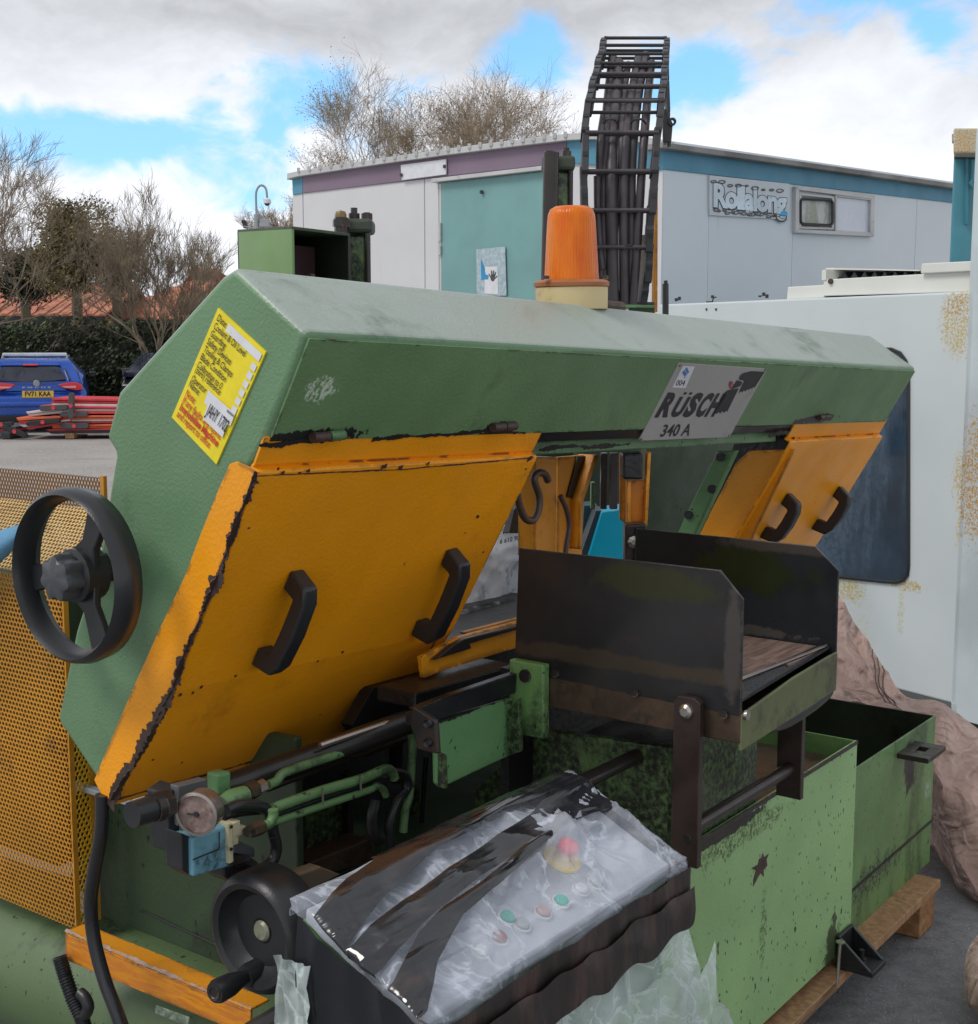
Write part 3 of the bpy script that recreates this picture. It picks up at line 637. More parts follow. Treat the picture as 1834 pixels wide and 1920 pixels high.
# graffiti style lettering sign on the side wall
def gz(x, y, off=.0): return cr(1200 + x / 2.893, 200 + y / 2.893, off)
MB().prism([gz(378, 372, .016), gz(812, 418, .016), gz(808, 612, .016), gz(380, 588, .016)], -RN * .012).build('sign_board', surf('clear sign board', (.56, .60, .63), .4, var=.05), cab)
O = gz(398, 540, .0175); U = (gz(805, 580, .0175) - O); V = (gz(398, 400, .0175) - O)
lt = MB(); letter(lt, 'Rollalong', gz(396, 540, .018), U.normalized(), V * 1.25, width=U.length * .99, bold=.075, spacing=.92)
lt.build('lettering', M_ink, cab, fix=False)
lt = MB(); letter(lt, 'Rollalong', gz(399, 537, .020), U.normalized(), V * 1.22, width=U.length * .975, bold=.045, spacing=.92)
lt.build('lettering', surf('white blue lettering', (.62, .72, .80), .5, var=.2, vscale=3), cab, fix=False)
sc_ = MB()
rnd.seed(3)
for i in range(26):
    x = 400 + i * 15; y = 560 + (x - 400) * .09 + rnd.uniform(-8, 10); r1 = rnd.uniform(6, 16)
    if i % 3 == 0: y -= 150 - (x - 400) * .03
    ring_ = [gz(x + math.cos(t) * r1 * 1.3, y + math.sin(t) * r1 * .6, .019) for t in [k * .785 for k in range(9)]]
    sc_.tube(ring_, .004, 4)
sc_.build('scroll_outline', surf('grey outline', (.13, .14, .15), .5), cab)
mb = MB(); mb.poly([gz(782 + math.cos(t) * 20, 580 + math.sin(t) * 17, .021) for t in [k * .52 for k in range(12)]]); mb.build('blue_blob', surf('bright blue print', (.02, .36, .70), .4), cab, fix=False)
# sliding window
def frame(nm, quad, wd, off, th, mat, par, f=None):
    f = f or gz; mb_ = MB(); (ax, ay), (bx, by), (cx, cy), (dx, dy) = quad; c_ = ((ax + bx + cx + dx) / 4, (ay + by + cy + dy) / 4)
    inn = [(x + (c_[0] - x) / abs(c_[0] - x) * wd, y + (c_[1] - y) / abs(c_[1] - y) * wd) for x, y in quad]
    nrm = RN
    for i in range(4):
        j = (i + 1) % 4; mb_.prism([f(*quad[i], off), f(*quad[j], off), f(*inn[j], off), f(*inn[i], off)], -nrm * th)
    return mb_.build(nm, mat, par, bevel=.003)
wf = frame('window', [(846, 432), (1275, 481), (1271, 705), (846, 684)], 20, .035, .05, M_trim, cab)
frame('sash', [(1062, 478), (1262, 500), (1258, 690), (1062, 678)], 9, .030, .03, M_trim, cab)
fr2 = frame('sash', [(866, 470), (1056, 486), (1054, 668), (866, 662)], 12, .030, .03, M_trim, cab)
MB().prism([gz(1068, 484, .012), gz(1256, 505, .012), gz(1254, 686, .012), gz(1068, 675, .012)], -RN * .006).build('pane', M_pane, wf)
MB().prism([gz(870, 480, .014), gz(1050, 494, .014), gz(1050, 664, .014), gz(870, 655, .014)], -RN * .006).build('pane', M_pane2, wf)
def rrect(x0, y0, x1, y1, r, n=4, sk=0):
    o = []
    for cx, cy, a0 in ((x1 - r, y0 + r, -90), (x1 - r, y1 - r, 0), (x0 + r, y1 - r, 90), (x0 + r, y0 + r, 180)):
        for k in range(n + 1): a_ = R(a0 + 90 * k / n); o.append((cx + r * math.cos(a_), cy + r * math.sin(a_) + (cx - x0) * sk))
    return o
rr = rrect(872, 498, 1046, 636, 20, 4, .05); MB().tube([gz(x, y, .034) for x, y in rr + rr[:1]], .010, 6).build('rubber_seal', M_black, wf)
# second door, far right, with a brown post before it
p0 = gz(1775, 556, .01); p1 = cr(1900, 402, .01)
MB().prism([p0, p1, ground_of(p1), ground_of(p0)], -RN * .03).build('door', M_door, cab)
cpoly('door_lintel', cr, [(1808, 386), (1900, 397), (1900, 403), (1808, 392)], .05, .08, M_trim)
p0 = gz(1770, 552, .03); p1 = gz(1778, 554, .03); MB().prism([p0, p1, ground_of(p1), ground_of(p0)], -RN * .04).build('door_post', M_black, cab)
for y in (455, 465, 474): p = cr(1813.5, y, .04); MB().cyl(p, p + ZV * .03, .012, n=8).build('hinge', M_trim, cab, smooth=True)

# ================================================================ WHITE MACHINE TOOL at right
CD = vdir(-34.6); CNm = Vector((-CD.y, CD.x, 0)); CO = pz(1834, 1350, .12); CO.z = 0
if CNm.dot(CO) > 0: CNm = -CNm
def cn(px, py, off=0.0): return pp(px, py, CO + CNm * off, CNm)
M_cncp = surf('pale machine enamel panel', (.56, .61, .62), .36, var=.03, vscale=2, spots=[
    (cn(1800, 600), (.10, .10, .16), (.50, .38, .14), 60, .5), (cn(1795, 575), (.07, .07, .05), (.45, .29, .08), 90, .4), (cn(1812, 905), (.07, .07, .16), (.52, .38, .13), 60, .5), (cn(1810, 990), (.05, .05, .14), (.55, .38, .08), 80, .5),
    (cn(1590, 1105), (.12, .12, .07), (.50, .40, .12), 30, .6), (cn(1700, 1097), (.10, .10, .03), (.45, .32, .08), 30, .6), (cn(1690, 1140), (.02, .02, .14), (.50, .48, .30), 40, .6), (cn(1610, 1200), (.12, .12, .2), (.52, .52, .40), 25, 1.0)])
cnc = thing('machine_tool', 'large pale machine tool cabinet with dark window and rust bloom at the right edge', 'machine tool', CO)
q = [cn(1235, 571), cn(1829, 546)]; zb = .16
def atz(p, z): r = p.copy(); r.z = z; return r
MB().prism([q[0], q[1], atz(q[1], zb), atz(q[0], zb)], -CNm * 1.0).build('side_panel', M_cncp, cnc, bevel=.008)
MB().prism([atz(q[0], zb), atz(q[1], zb), atz(q[1], 0.0), atz(q[0], 0.0)], -CNm * .9).build('plinth', surf('shadow grey plinth', (.10, .11, .10), .6, var=.2), cnc)  # dark grey paints in the shadow gap under the cabinet
MB().prism([cn(1830.5, 240), cn(1990, 240), atz(cn(1990, 240), .1), atz(cn(1830.5, 240), .1)], -CNm * 1.0).build('corner_column', surf('column enamel', (.50, .56, .58), .4, spots=[(cn(1832, 900), (.1, .1, .3), (.45, .25, .05), 50, .4)]), cnc, bevel=.004)
# dark window, rounded corners
wpx = [(1400, 655), (1672, 655), (1688, 662), (1698, 676), (1703, 700), (1703, 1060), (1701, 1078), (1693, 1088), (1680, 1092), (1660, 1091), (1400, 1064)]
M_win = surf('smoked machine window', (.020, .038, .062), .16, var=.35, vscale=4, dirt=.5, dirtcol=(.07, .11, .16), dirtscale=2.5, streak=.15, bump=.05, bscale=8, spec=.6)
win = MB().prism([cn(x, y, .004) for x, y in wpx], -CNm * .01).build('window', M_win, cnc)
MB().tube([cn(x, y, .005) for x, y in wpx], .008, 6).build('window_gasket', M_black, win, smooth=True)
MB().prism([cn(1542, 555, -.05), cn(1829, 547, -.05), cn(1829, 497, -.05), cn(1726, 514, -.05), cn(1545, 524, -.05)], -CNm * .5).build('top_housing', M_cnc2, cnc, bevel=.004)
MB().prism([cn(1475, 562, -.05), cn(1545, 558, -.05), cn(1545, 534, -.05), cn(1477, 538, -.05)], -CNm * .3).build('cable_tray', M_cnc2, cnc, bevel=.004)
MB().prism([cn(1726, 513, -.03), cn(1829, 508, -.03), cn(1829, 489, -.03), cn(1728, 494, -.03)], -CNm * .4).build('top_cover', M_cnc2, cnc, bevel=.004)
MB().prism([cn(1541, 525, -.045), cn(1549, 525, -.045), cn(1549, 505, -.045), cn(1541, 506, -.045)], -CNm * .4).build('end_bracket', M_cnc2, cnc)
MB().prism([cn(1549, 505, -.10), cn(1724, 508, -.10), cn(1724, 506, -.10), cn(1549, 502, -.10)], -CNm * .4).build('cover_lid', M_cnc2, cnc)
bl = MB()
for k in range(9): x = 1555 + k * 19; bl.prism([cn(x, 524, -.12), cn(x + 9, 509, -.12), cn(x + 18, 524, -.12)], -CNm * .3)
bl.build('bellows', M_black, cnc)
MB().prism([cn(1549, 524, -.5), cn(1724, 516, -.5), cn(1724, 507, -.5), cn(1549, 504, -.5)], -CNm * .02).build('back_plate', surf('brown inner plate', (.05, .03, .028), .6), cnc)
p = cn(1544.5, 527, .0); MB().cyl(p - CNm * .05, p - CNm * .04, .012, n=10).build('bolt', M_brown, cnc)
mb = MB()
for x, y in ((1268, 566), (1274, 564), (1336, 560), (1425, 558), (1432, 556), (1438, 560), (1507, 557), (1536, 556)): p = cn(x, y - 1, -.1); mb.cyl(p, p + ZV * rnd.uniform(.006, .018), .008, n=6)
mb.tube([cn(1325, 566, -.1), cn(1336, 566, -.1), cn(1338, 558, -.1), cn(1343, 557, -.1)], .004, 5)
mb.build('clip', M_black, cnc)
for x, y in ((1325, 580), (1343, 580)): p = cn(x, y, .001); MB().cyl(p, p + CNm * .003, .006, n=8).build('screw', M_steel, cnc)
# teal machine behind
tm = thing('teal_machine', 'tall teal machine with a rust spotted pale cap at the upper right corner', 'machine tool', Vector((at_y(1850, 7.5), 7.6, 0)))
capm = surf('rust spotted cap', (.50, .53, .50), .45, spots=[(pd(1815, 262, 7.3), (.15, .4, .12), (.52, .33, .08), 30, .5), (pd(1805, 270, 7.3), (.06, .4, .08), (.55, .3, .05), 60, .4)])
def ybox(x0, y0, x1, y1, Y, D, name, mat, par, **kw): return MB().prism([pd(x0, y0, Y), pd(x1, y0, Y), pd(x1, y1, Y), pd(x0, y1, Y)], Vector((D * .36, D, 0))).build(name, mat, par, **kw)
ybox(1788, 240, 2000, 287, 7.3, .8, 'cap', capm, tm, bevel=.01)
ybox(1785, 251, 1789, 264, 7.4, .1, 'latch', M_trim, tm)
p0 = pd(1789, 292, 7.5); p1 = pd(2000, 292, 7.5)
M_tealm = surf('teal machine paint', (.07, .26, .32), .45, var=.1)
MB().prism([p0, p1, atz(p1, 0), atz(p0, 0)], Vector((.30, .8, 0))).build('column', M_tealm, tm, bevel=.01)
ybox(1789, 284, 1840, 296, 7.45, .05, 'recess', surf('recess brown', (.08, .07, .07), .6), tm)
mb = MB(); mb.prism([pd(1812, 295, 7.47), pd(1816, 295, 7.47), pd(1816, 420, 7.47), pd(1812, 420, 7.47)], Vector((0, .05, 0))); mb.build('seam_strip', surf('teal seam', (.05, .2, .26), .5), tm)
MB().tube([pd(1826, 300, 7.46), pd(1826, 335, 7.46), pd(1821, 343, 7.46), pd(1828, 352, 7.46)], .012, 6).build('pipe', M_tealm, tm, smooth=True)

# ================================================================ CCTV POLE
YC = 24.0
cc_ = thing('cctv_pole', 'grey pole with a swan neck arm carrying a dome camera, beyond the green motor box', 'camera pole', Vector((at_y(481, YC), YC, 0)))
def c_(x, y): return pd(x, y, YC)
MB().tube([atz(c_(481, 440), 0), c_(481, 402)], .045, 10).build('pole', M_galv, cc_, smooth=True)
MB().tube([c_(481, 404), c_(480, 370), c_(481, 358), c_(486, 349), c_(493, 348), c_(499, 355), c_(501, 371)], .02, 8, smooth=5).build('swan_neck', M_galv, cc_, smooth=True)
cmb = MB().lathe(c_(501, 372), (0, 0, -1), [(.0, 0), (.045, 0), (.066, .02), (.066, .085), (.055, .09)], 16).build('camera_housing', M_white, cc_, smooth=True)
MB().lathe(c_(501, 380.5), (0, 0, -1), [(.05, 0), (.047, .025), (.03, .045), (0, .052)], 14).build('camera_dome', M_carg, cc_, smooth=True)
p = c_(495, 418); fl = MB().wbox(p.x - .06, p.x + .09, YC - .05, YC + .05, p.z - .07, p.z + .07).build('floodlight', M_galv, cc_, bevel=.005)
p = c_(457, 420); MB().prism([c_(452, 412), c_(461, 413), c_(464, 428), c_(456, 427)], Vector((0, .1, 0))).build('floodlight', M_black, cc_, bevel=.004)
MB().tube([c_(456, 424), c_(481, 430)], .014, 6).build('bracket', M_galv, cc_)

# ================================================================ BLUE CAR
YR = 24.5; XC = at_y(68, YR)
car = thing('parked_car', 'bright blue estate car with roof bar and yellow rear plate, parked by the hedge', 'car', (XC, YR + 2.2, 0))
def cp(px, py, off=0.0): return pd(px, py, YR + off)
def zc(py): return CH + (643 - py) / FL * YR
# body: rear section swept forward; stations along y
secs = [(-.02, .70, .80, .42), (.0, .86, .90, .95), (.05, .90, .905, .97), (.6, .91, .91, .98), (2.2, .915, .915, .98), (3.6, .91, .91, .92), (4.35, .82, .84, .72)]
def carsec(w0, z0, w1, z1, w2, z2, y, n=6):
    pts = []
    return [Vector((XC - w0, y, z0)), Vector((XC - w1, y, z1)), Vector((XC - w2, y, z2)), Vector((XC + w2, y, z2)), Vector((XC + w1, y, z1)), Vector((XC + w0, y, z0))]
def loft(mb, secs_):
    n = len(secs_[0]); k = len(mb.v)
    for s_ in secs_: mb.v += s_
    for i in range(len(secs_) - 1):
        for j in range(n): a_ = k + i * n + j; b_ = k + i * n + (j + 1) % n; mb.f.append((a_, b_, b_ + n, a_ + n))
    mb.f.append(tuple(range(k, k + n))); e = k + (len(secs_) - 1) * n; mb.f.append(tuple(range(e, e + n)))
def csec(y, zl, zs, zt, wl, ws, wt):   # lower sill, shoulder, top of this body half
    return [Vector((XC + sx * w_, y, z)) for sx, w_, z in ((-1, wl, zl), (-1, wl + .03, zl + .15), (-1, ws, zs), (-1, wt, zt), (1, wt, zt), (1, ws, zs), (1, wl + .03, zl + .15), (1, wl, zl))]
mb = MB(); loft(mb, [csec(YR - .05, .30, .52, .64, .80, .84, .78), csec(YR + .03, .26, .60, .70, .86, .89, .82), csec(YR + .08, .25, .72, .86, .88, .905, .82), csec(YR + .35, .24, .75, .92, .89, .915, .84),
    csec(YR + 2.2, .22, .78, 1.0, .89, .915, .86), csec(YR + 3.4, .22, .78, .96, .89, .91, .84), csec(YR + 4.25, .25, .6, .74, .80, .82, .70)])
cb = mb.build('body', M_carb, car, bevel=.03, smooth=True, seg=3)
mb = MB(); loft(mb, [csec(YR + .09, .84, .88, .92, .82, .82, .80), csec(YR + .36, .86, 1.10, 1.25, .83, .76, .66), csec(YR + .50, .88, 1.14, 1.325, .83, .76, .60), csec(YR + 1.4, .90, 1.16, 1.355, .83, .76, .60), csec(YR + 2.4, .92, 1.14, 1.32, .83, .75, .58), csec(YR + 3.1, .92, .96, 1.0, .80, .79, .74)])
mb.build('cabin', M_carb, car, bevel=.03, smooth=True, seg=3)
# rear screen
def onrear(px, py, off=0.0):   # rear hatch plane between z .98 (y+.08) and 1.40 (y+.38)
    z = zc(py); return Vector((at_y(px, YR + .2), YR + .085 + max(0, (z - .92)) * .82 - .035 - off, z))
MB().prism([onrear(x, y, .02) for x, y in [(5, 711), (9, 700), (17, 688), (30, 684), (60, 683), (106, 684), (120, 689), (127, 700), (131, 711), (110, 713), (60, 715), (20, 713)]], Vector((0, .03, 0))).build('rear_screen', M_carg, car)
MB().prism([onrear(x, y, .05) for x, y in [(20, 681), (116, 681), (122, 685), (14, 685)]], Vector((0, .1, 0))).build('spoiler', M_carb, car, bevel=.01)
MB().prism([onrear(x, y, .06) for x, y in [(55, 682.5), (81, 682.5), (81, 685), (55, 685)]], Vector((0, .03, 0))).build('brake_light', M_lred, car)
MB().prism([onrear(x, y, .02) for x, y in [(128, 690), (131, 692), (139, 711), (135, 711)]], Vector((0, .05, 0))).build('side_window', M_carg, car)
for s_, pts in ((1, [(106, 722), (115, 719), (138, 717), (148, 722), (150, 731), (140, 733), (118, 728)]), (-1, [(30, 722), (21, 719), (-2, 717), (-12, 722), (-14, 731), (-4, 733), (18, 728)])):
    lt_ = MB().prism([cp(x, y, -.03) for x, y in pts], Vector((0, .12, 0))).build('tail_light', M_lred, car, bevel=.008, smooth=True)
    xx = [(112, 725), (138, 724), (138, 728), (118, 727.5)] if s_ > 0 else [(24, 725), (-2, 724), (-2, 728), (18, 727.5)]
    MB().prism([cp(x, y, -.04) for x, y in xx], Vector((0, .02, 0))).build('reverse_light', surf('pink light lens', (.75, .35, .36), .3), lt_)
MB().prism([cp(x, y, .02) for x, y in [(22, 722), (114, 722), (124, 733), (12, 733)]], Vector((0, .02, 0))).build('hatch_panel', M_carb, car, bevel=.006)
pl = MB().prism([cp(41, 733, -.06), cp(97, 733, -.06), cp(97, 745.5, -.06), cp(41, 745.5, -.06)], Vector((0, .03, 0))).build('number_plate', M_npl, car, bevel=.003)
lt = MB(); letter(lt, 'FV71 KAA', cp(46, 743, -.063), Vector((1, 0, 0)), Vector((0, 0, .125)), width=(92 - 46) / FL * YR, bold=.03); lt.build('lettering', M_ink, pl, fix=False)
lt = MB(); letter(lt, 'F O C U S', cp(43, 727.5, -.012), Vector((1, 0, 0)), Vector((0, 0, .035)), width=50 / FL * YR, bold=.03); lt.build('lettering', M_trim, car, fix=False)
MB().lathe(cp(68, 719, -.01), (0, -1, 0), [(0, .012), (.05, .012), (.06, 0)], 14, up=(1, 0, 0)).build('badge', M_galv, car, smooth=True)
MB().prism([cp(30, 747, -.02), cp(106, 747, -.02), cp(114, 757, -.04), cp(22, 757, -.04)], Vector((0, .05, 0))).build('plate_recess', surf('lighter blue paint', (.01, .13, .62), .3, coat=.5), car)
MB().wbox(XC - .93, XC + .93, YR - .1, YR + .1, .46, .56).build('rear_bumper', M_carb, car, bevel=.03, smooth=True)
MB().wbox(XC - .85, XC + .85, YR - .06, YR + .1, .20, .32).build('bumper_skirt', M_black, car, bevel=.02)
rb = MB().wbox(XC - .60, XC + .56, YR + 1.0, YR + 1.2, zc(669), zc(662)).build('roof_bar', surf('pale roof bar', (.62, .66, .68), .35), car, bevel=.02)
for x in (-.52, .48): MB().wbox(XC + x - .03, XC + x + .03, YR + 1.03, YR + 1.17, 1.33, zc(669)).build('roof_bar_foot', M_black, car)
for x in (-.57, .57): MB().tube([Vector((XC + x, YR + .55, 1.32)), Vector((XC + x, YR + .7, 1.38)), Vector((XC + x, YR + 2.2, 1.37)), Vector((XC + x, YR + 2.4, 1.30))], .018, 6).build('roof_rail', M_galv, car, smooth=True)
MB().prism([Vector((XC - .01, YR + .6, 1.33)), Vector((XC + .01, YR + .6, 1.33)), Vector((XC, YR + .62, 1.41))], Vector((0, .1, 0))).build('aerial_fin', M_carb, car)
for s_ in (-1, 1):
    MB().wbox(XC + s_ * .93 if s_ > 0 else XC - 1.08, XC + 1.08 if s_ > 0 else XC - .93, YR + 2.7, YR + 2.85, .92, 1.05).build('door_mirror', M_black, car, bevel=.03, smooth=True)
    for yy in (.75, 3.4):
        x0 = XC + s_ * .90; wh = MB().lathe(Vector((x0, YR + yy, .33)), (s_, 0, 0), [(.20, .0), (.30, .02), (.33, -.01), (.33, -.19), (.30, -.22)], 20).build('tyre', M_tyre, car, smooth=True)
        MB().lathe(Vector((x0, YR + yy, .33)), (s_, 0, 0), [(0, -.01), (.06, -.01), (.2, -.03)], 20).build('wheel_rim', M_galv, car, smooth=True)
ang_ = R(16); rc = Vector((XC, YR, 0)); car.matrix_basis = Matrix.Translation(rc) @ Matrix.Rotation(ang_, 4, 'Z') @ Matrix.Translation(Vector((0, 2.2, 0)))
# dark car, only its mirror and flank show beside the saw
dk = thing('parked_car', 'dark car by the hedge, all but its door mirror hidden behind the saw', 'car', (at_y(300, 26.5), 28.3, 0))
XD = at_y(305, 26.5); XCs, XC = XC, XD
mb = MB(); loft(mb, [csec(26.5, .25, .6, .8, .80, .84, .78), csec(26.9, .22, .75, .98, .86, .89, .82), csec(30, .22, .75, .95, .86, .89, .82), csec(30.7, .25, .55, .7, .78, .8, .7)]); mb.build('body', surf('black car paint', (.012, .013, .016), .2, coat=.8), dk, bevel=.03, smooth=True)
mb = MB(); loft(mb, [csec(26.7, .95, 1.0, 1.05, .8, .8, .76), csec(27.3, .97, 1.2, 1.42, .80, .74, .56), csec(28.8, .97, 1.2, 1.45, .80, .74, .56), csec(29.7, .95, 1.0, 1.02, .8, .78, .72)]); mb.build('cabin', M_carg, dk, bevel=.03, smooth=True)
p = pd(241, 709, 27.5); MB().wbox(p.x - .09, p.x + .10, 27.4, 27.55, p.z - .06, p.z + .07).build('door_mirror', M_galv, dk, bevel=.04, smooth=True)
for s_ in (-1, 1):
    for yy in (27.3, 29.8): MB().lathe(Vector((XC + s_ * .88, yy, .33)), (s_, 0, 0), [(0, 0), (.30, .02), (.33, -.01), (.33, -.19), (.30, -.22)], 18).build('wheel', M_tyre, dk, smooth=True)
XC = XCs

# ================================================================ HEAP OF PLASTIC BARRIERS
YB = 22.8
def b_(x, y, o=0.0): return pd(x, y, YB + o)
def foot(px0, py0, px1, py1, wd, o, label, mat=M_barg):
    a_, c2 = b_(px0, py0, o), b_(px1, py1, o); u = (c2 - a_); L = u.length; u.normalize(); n_ = u.cross(Vector((0, 1, 0))); hw = wd / FL * YB / 2
    pts = []
    for k in range(7): an = -math.pi / 2 + math.pi * k / 6; pts.append(c2 - u * hw + u * (hw * math.cos(an)) + n_ * (hw * math.sin(an)))
    for k in range(7): an = math.pi / 2 + math.pi * k / 6; pts.append(a_ + u * hw + u * (hw * math.cos(an)) + n_ * (hw * math.sin(an)))
    ob = MB().prism(pts, Vector((0, .08, 0))).build('barrier_foot', mat, None, bevel=.01); tag(ob, label, 'barrier foot', 'rubber barrier feet in the heap')
    c0 = (a_ + c2) / 2 - Vector((0, .002, 0)); MB().cyl(c0, c0 - Vector((0, .012, 0)), .035, n=12).build('reflector', M_barr, ob)
    return ob
def barrier(px, o, label, cols, th=.07):
    """px: outline quad of the edge-on barrier as it lies in the heap (top-left, top-right, bottom-right, bottom-left)"""
    (ax, ay), (bx, by), (cx, cy), (dx, dy) = px
    t = thing('road_barrier', label, 'road barrier', (b_((ax + cx) / 2, cy, o)), group='plastic road barriers in the heap')
    n = len(cols)
    for i, (mat, nm) in enumerate(cols):
        f0, f1 = i / n, (i + 1) / n - .04
        L = lambda f: (ax + (dx - ax) * f, ay + (dy - ay) * f); Rr = lambda f: (bx + (cx - bx) * f, by + (cy - by) * f)
        dep = .95
        MB().prism([b_(*L(f0), o + (i % 2) * .03), b_(*Rr(f0), o + (i % 2) * .03), b_(*Rr(f1), o + (i % 2) * .03), b_(*L(f1), o + (i % 2) * .03)], Vector((0, dep, .0))).build(nm, mat, t, bevel=.008)
    return t
Wr = (M_barw, 'reflective_band'); Rd = (M_barr, 'rail'); Og = (M_baro, 'rail'); Bk = (M_barg, 'rail')
barrier([(97, 746), (300, 749), (300, 764), (97, 762)], .05, 'pink red road barrier on top of the heap, right of the upright foot', [Rd, Rd, Wr])
barrier([(75, 760), (300, 764), (300, 776), (100, 777)], .02, 'white banded road barrier second from the top of the heap', [Rd, Wr, Rd])
barrier([(48, 772), (130, 763), (137, 773), (56, 781)], -.03, 'pale road barrier sticking out at the left of the heap above the orange one', [Wr, Wr])
barrier([(97, 779), (300, 779), (300, 786), (97, 787)], .0, 'orange road barrier in the middle of the heap under the grey foot', [Og, Og])
barrier([(30, 783), (112, 780), (118, 788), (38, 796)], -.06, 'orange road barrier with square slots at the left end of the heap', [Og, Rd])
barrier([(36, 797), (130, 786), (137, 792), (54, 806)], -.02, 'red and pale road barrier slanting down to the left under the slotted one', [Wr, Rd])
barrier([(110, 787), (300, 785), (300, 793), (110, 795)], .04, 'white and red road barrier in the lower half of the heap', [Wr, Rd])
barrier([(98, 797), (300, 794), (300, 801), (98, 804)], .02, 'orange road barrier near the bottom of the heap', [Og, Og])
barrier([(85, 805), (300, 802), (300, 808), (95, 811)], .03, 'red road barrier next to the bottom of the heap', [Rd, Bk])
barrier([(90, 811), (300, 808), (300, 813), (100, 815)], .06, 'black edged road barrier lying lowest in the heap', [Bk, Wr])
barrier([(-40, 797), (30, 800), (30, 813), (-40, 815)], .1, 'dark red road barrier at the left frame edge beside the heap', [Bk, Rd, Bk])
foot(133, 736, 133, 785, 10, -.12, 'grey rubber foot standing upright across the heap')
foot(73, 766, 127, 763, 10, -.10, 'grey rubber foot lying level left of the upright one')
foot(112, 777, 164, 777, 9, -.08, 'grey rubber foot lying under the white band, right of the upright one', M_barg)
foot(112, 799, 166, 798, 11, -.06, 'grey rubber foot low in the heap with an orange red reflector')
foot(48, 795, 112, 788, 9, -.14, 'long black foot lying on the slanting red barrier', M_black)
foot(4, 800, 50, 818, 10, -.16, 'black foot with red reflector leaning on the ground left of the heap', M_black)
foot(-20, 798, 24, 794, 8, -.14, 'black foot at the left frame edge above the leaning one', M_black)
for (x0, x1, lab) in ((0, 18, 'dark block under the barriers at the left edge'), (122, 138, 'brown timber block under the middle of the barrier heap'), (270, 290, 'timber block under the hidden end of the barrier heap')):
    p0 = b_(x0, 812); p1 = b_(x1, 812); o_ = MB().wbox(p0.x, p1.x, YB, YB + .8, 0, max(p0.z, .06)).build('support_block', M_wood if x0 > 50 else M_barg, None, bevel=.005); tag(o_, lab, 'block')
# ================================================================ BAND SAW
saw = thing('band_saw', 'large green and orange industrial band saw on a timber pallet, filling the picture', 'band saw', m(2.6, 1.8, .14), R(90) - AZ)
def hz(a, b, z): return m(a, b, z - .035 * (a - 1.43))
def extr(mb, prof, a0, a1, slope=True):
    f = hz if slope else m
    return mb.prism([f(a0, b, z) for b, z in prof], f(a1, 0, 0) - f(a0, 0, 0))
# ---- head: the beam and the two wheel housings, one casing
full = [(1.395, 1.634), (1.544, 1.735), (1.575, 1.722), (1.815, 1.553), (1.835, 1.540), (1.872, 1.461), (1.848, 1.435), (1.905, 1.25), (1.976, 1.117), (2.042, .94), (1.939, .855), (1.895, .826), (1.722, 1.051), (1.612, 1.243), (1.515, 1.435), (1.487, 1.469)]
mb = MB(); extr(mb, full, 1.43, 2.16)
head = mb.build('saw_head', M_head, saw, bevel=.012, smooth=True, seg=3, ang=50)
beam = [(1.397, 1.634), (1.545, 1.734), (1.575, 1.72), (1.80, 1.56), (1.80, 1.485), (1.489, 1.470)]
beam = [(b - .0015 if b < 1.5 else b, z + .0015) for b, z in beam]
mb = MB(); extr(mb, beam, 1.4325, 4.053); mb.build('top_beam', M_head, saw, bevel=.010, smooth=True, seg=3, ang=50)
fullr = [(1.395, 1.634), (1.544, 1.735), (1.575, 1.722), (1.80, 1.56), (1.66, 1.46), (1.73, 1.28), (1.86, 1.05), (1.98, .88), (1.90, .84), (1.722, 1.051), (1.612, 1.243), (1.515, 1.435), (1.487, 1.469)]
mb = MB(); extr(mb, fullr, 3.418, 4.055); mb.build('wheel_housing', M_head, saw, bevel=.010, smooth=True, seg=3, ang=50)
# fascia skin: a hair proud of the casing, chipped along its lower edge
FO = hz(1.43, 1.393, 1.634); FN = (hz(2.43, 1.395, 1.634) - FO).cross(hz(1.43, 1.487, 1.469) - FO).normalized()
if FN.dot(BV) > 0: FN = -FN
def fp(px, py, off=0.0): return pp(px, py, FO + FN * off, FN)
fa = MB().prism([hz(1.437, 1.3975, 1.627) + FN * .002, hz(4.048, 1.3975, 1.627) + FN * .002, hz(4.048, 1.485, 1.472) + FN * .002, hz(1.437, 1.485, 1.472) + FN * .002], -FN * .004)
M_fas2 = surf('green fascia paint marked', (.125, .225, .098), .42, bump=.5, bscale=170, chips=.05, edge=.25, chipcol=(.018, .016, .015), chipscale=26, edger=.010, var=.14, dirt=.2, dirtcol=(.05, .085, .045), dirtscale=3, streak=.5,
   spots=[(fp(598, 730), (.036, .036, .024), (.50, .58, .46), 60, .4), (fp(1330, 668), (.10, .10, .008), (.03, .045, .03), 110, .05), (fp(580, 820), (.12, .12, .012), (.012, .012, .012), 60, .05), (fp(930, 808), (.05, .05, .016), (.012, .012, .012), 60, .05),
          (fp(1040, 838), (.07, .07, .012), (.03, .03, .03), 50, .05), (fp(1485, 805), (.06, .06, .03), (.03, .027, .022), 50, .1), (fp(1530, 785), (.12, .12, .012), (.02, .02, .02), 60, .05), (fp(625, 632), (.014, .014, .006), (.08, .04, .02), 90, .05)])
fasc = fa.build('fascia', M_fas2, saw)
# black strip painting the slot's shade, and green flange under the beam
mb = MB(); extr(mb, [(1.489, 1.4695), (1.55, 1.4695), (1.55, 1.452), (1.505, 1.452)], 2.17, 3.40); mb.build('slot_shade', M_black, saw)
mb = MB(); extr(mb, [(1.53, 1.4515), (1.62, 1.4515), (1.62, 1.430), (1.53, 1.423)], 2.17, 3.36); mb.build('under_flange', M_fas, saw, bevel=.003)
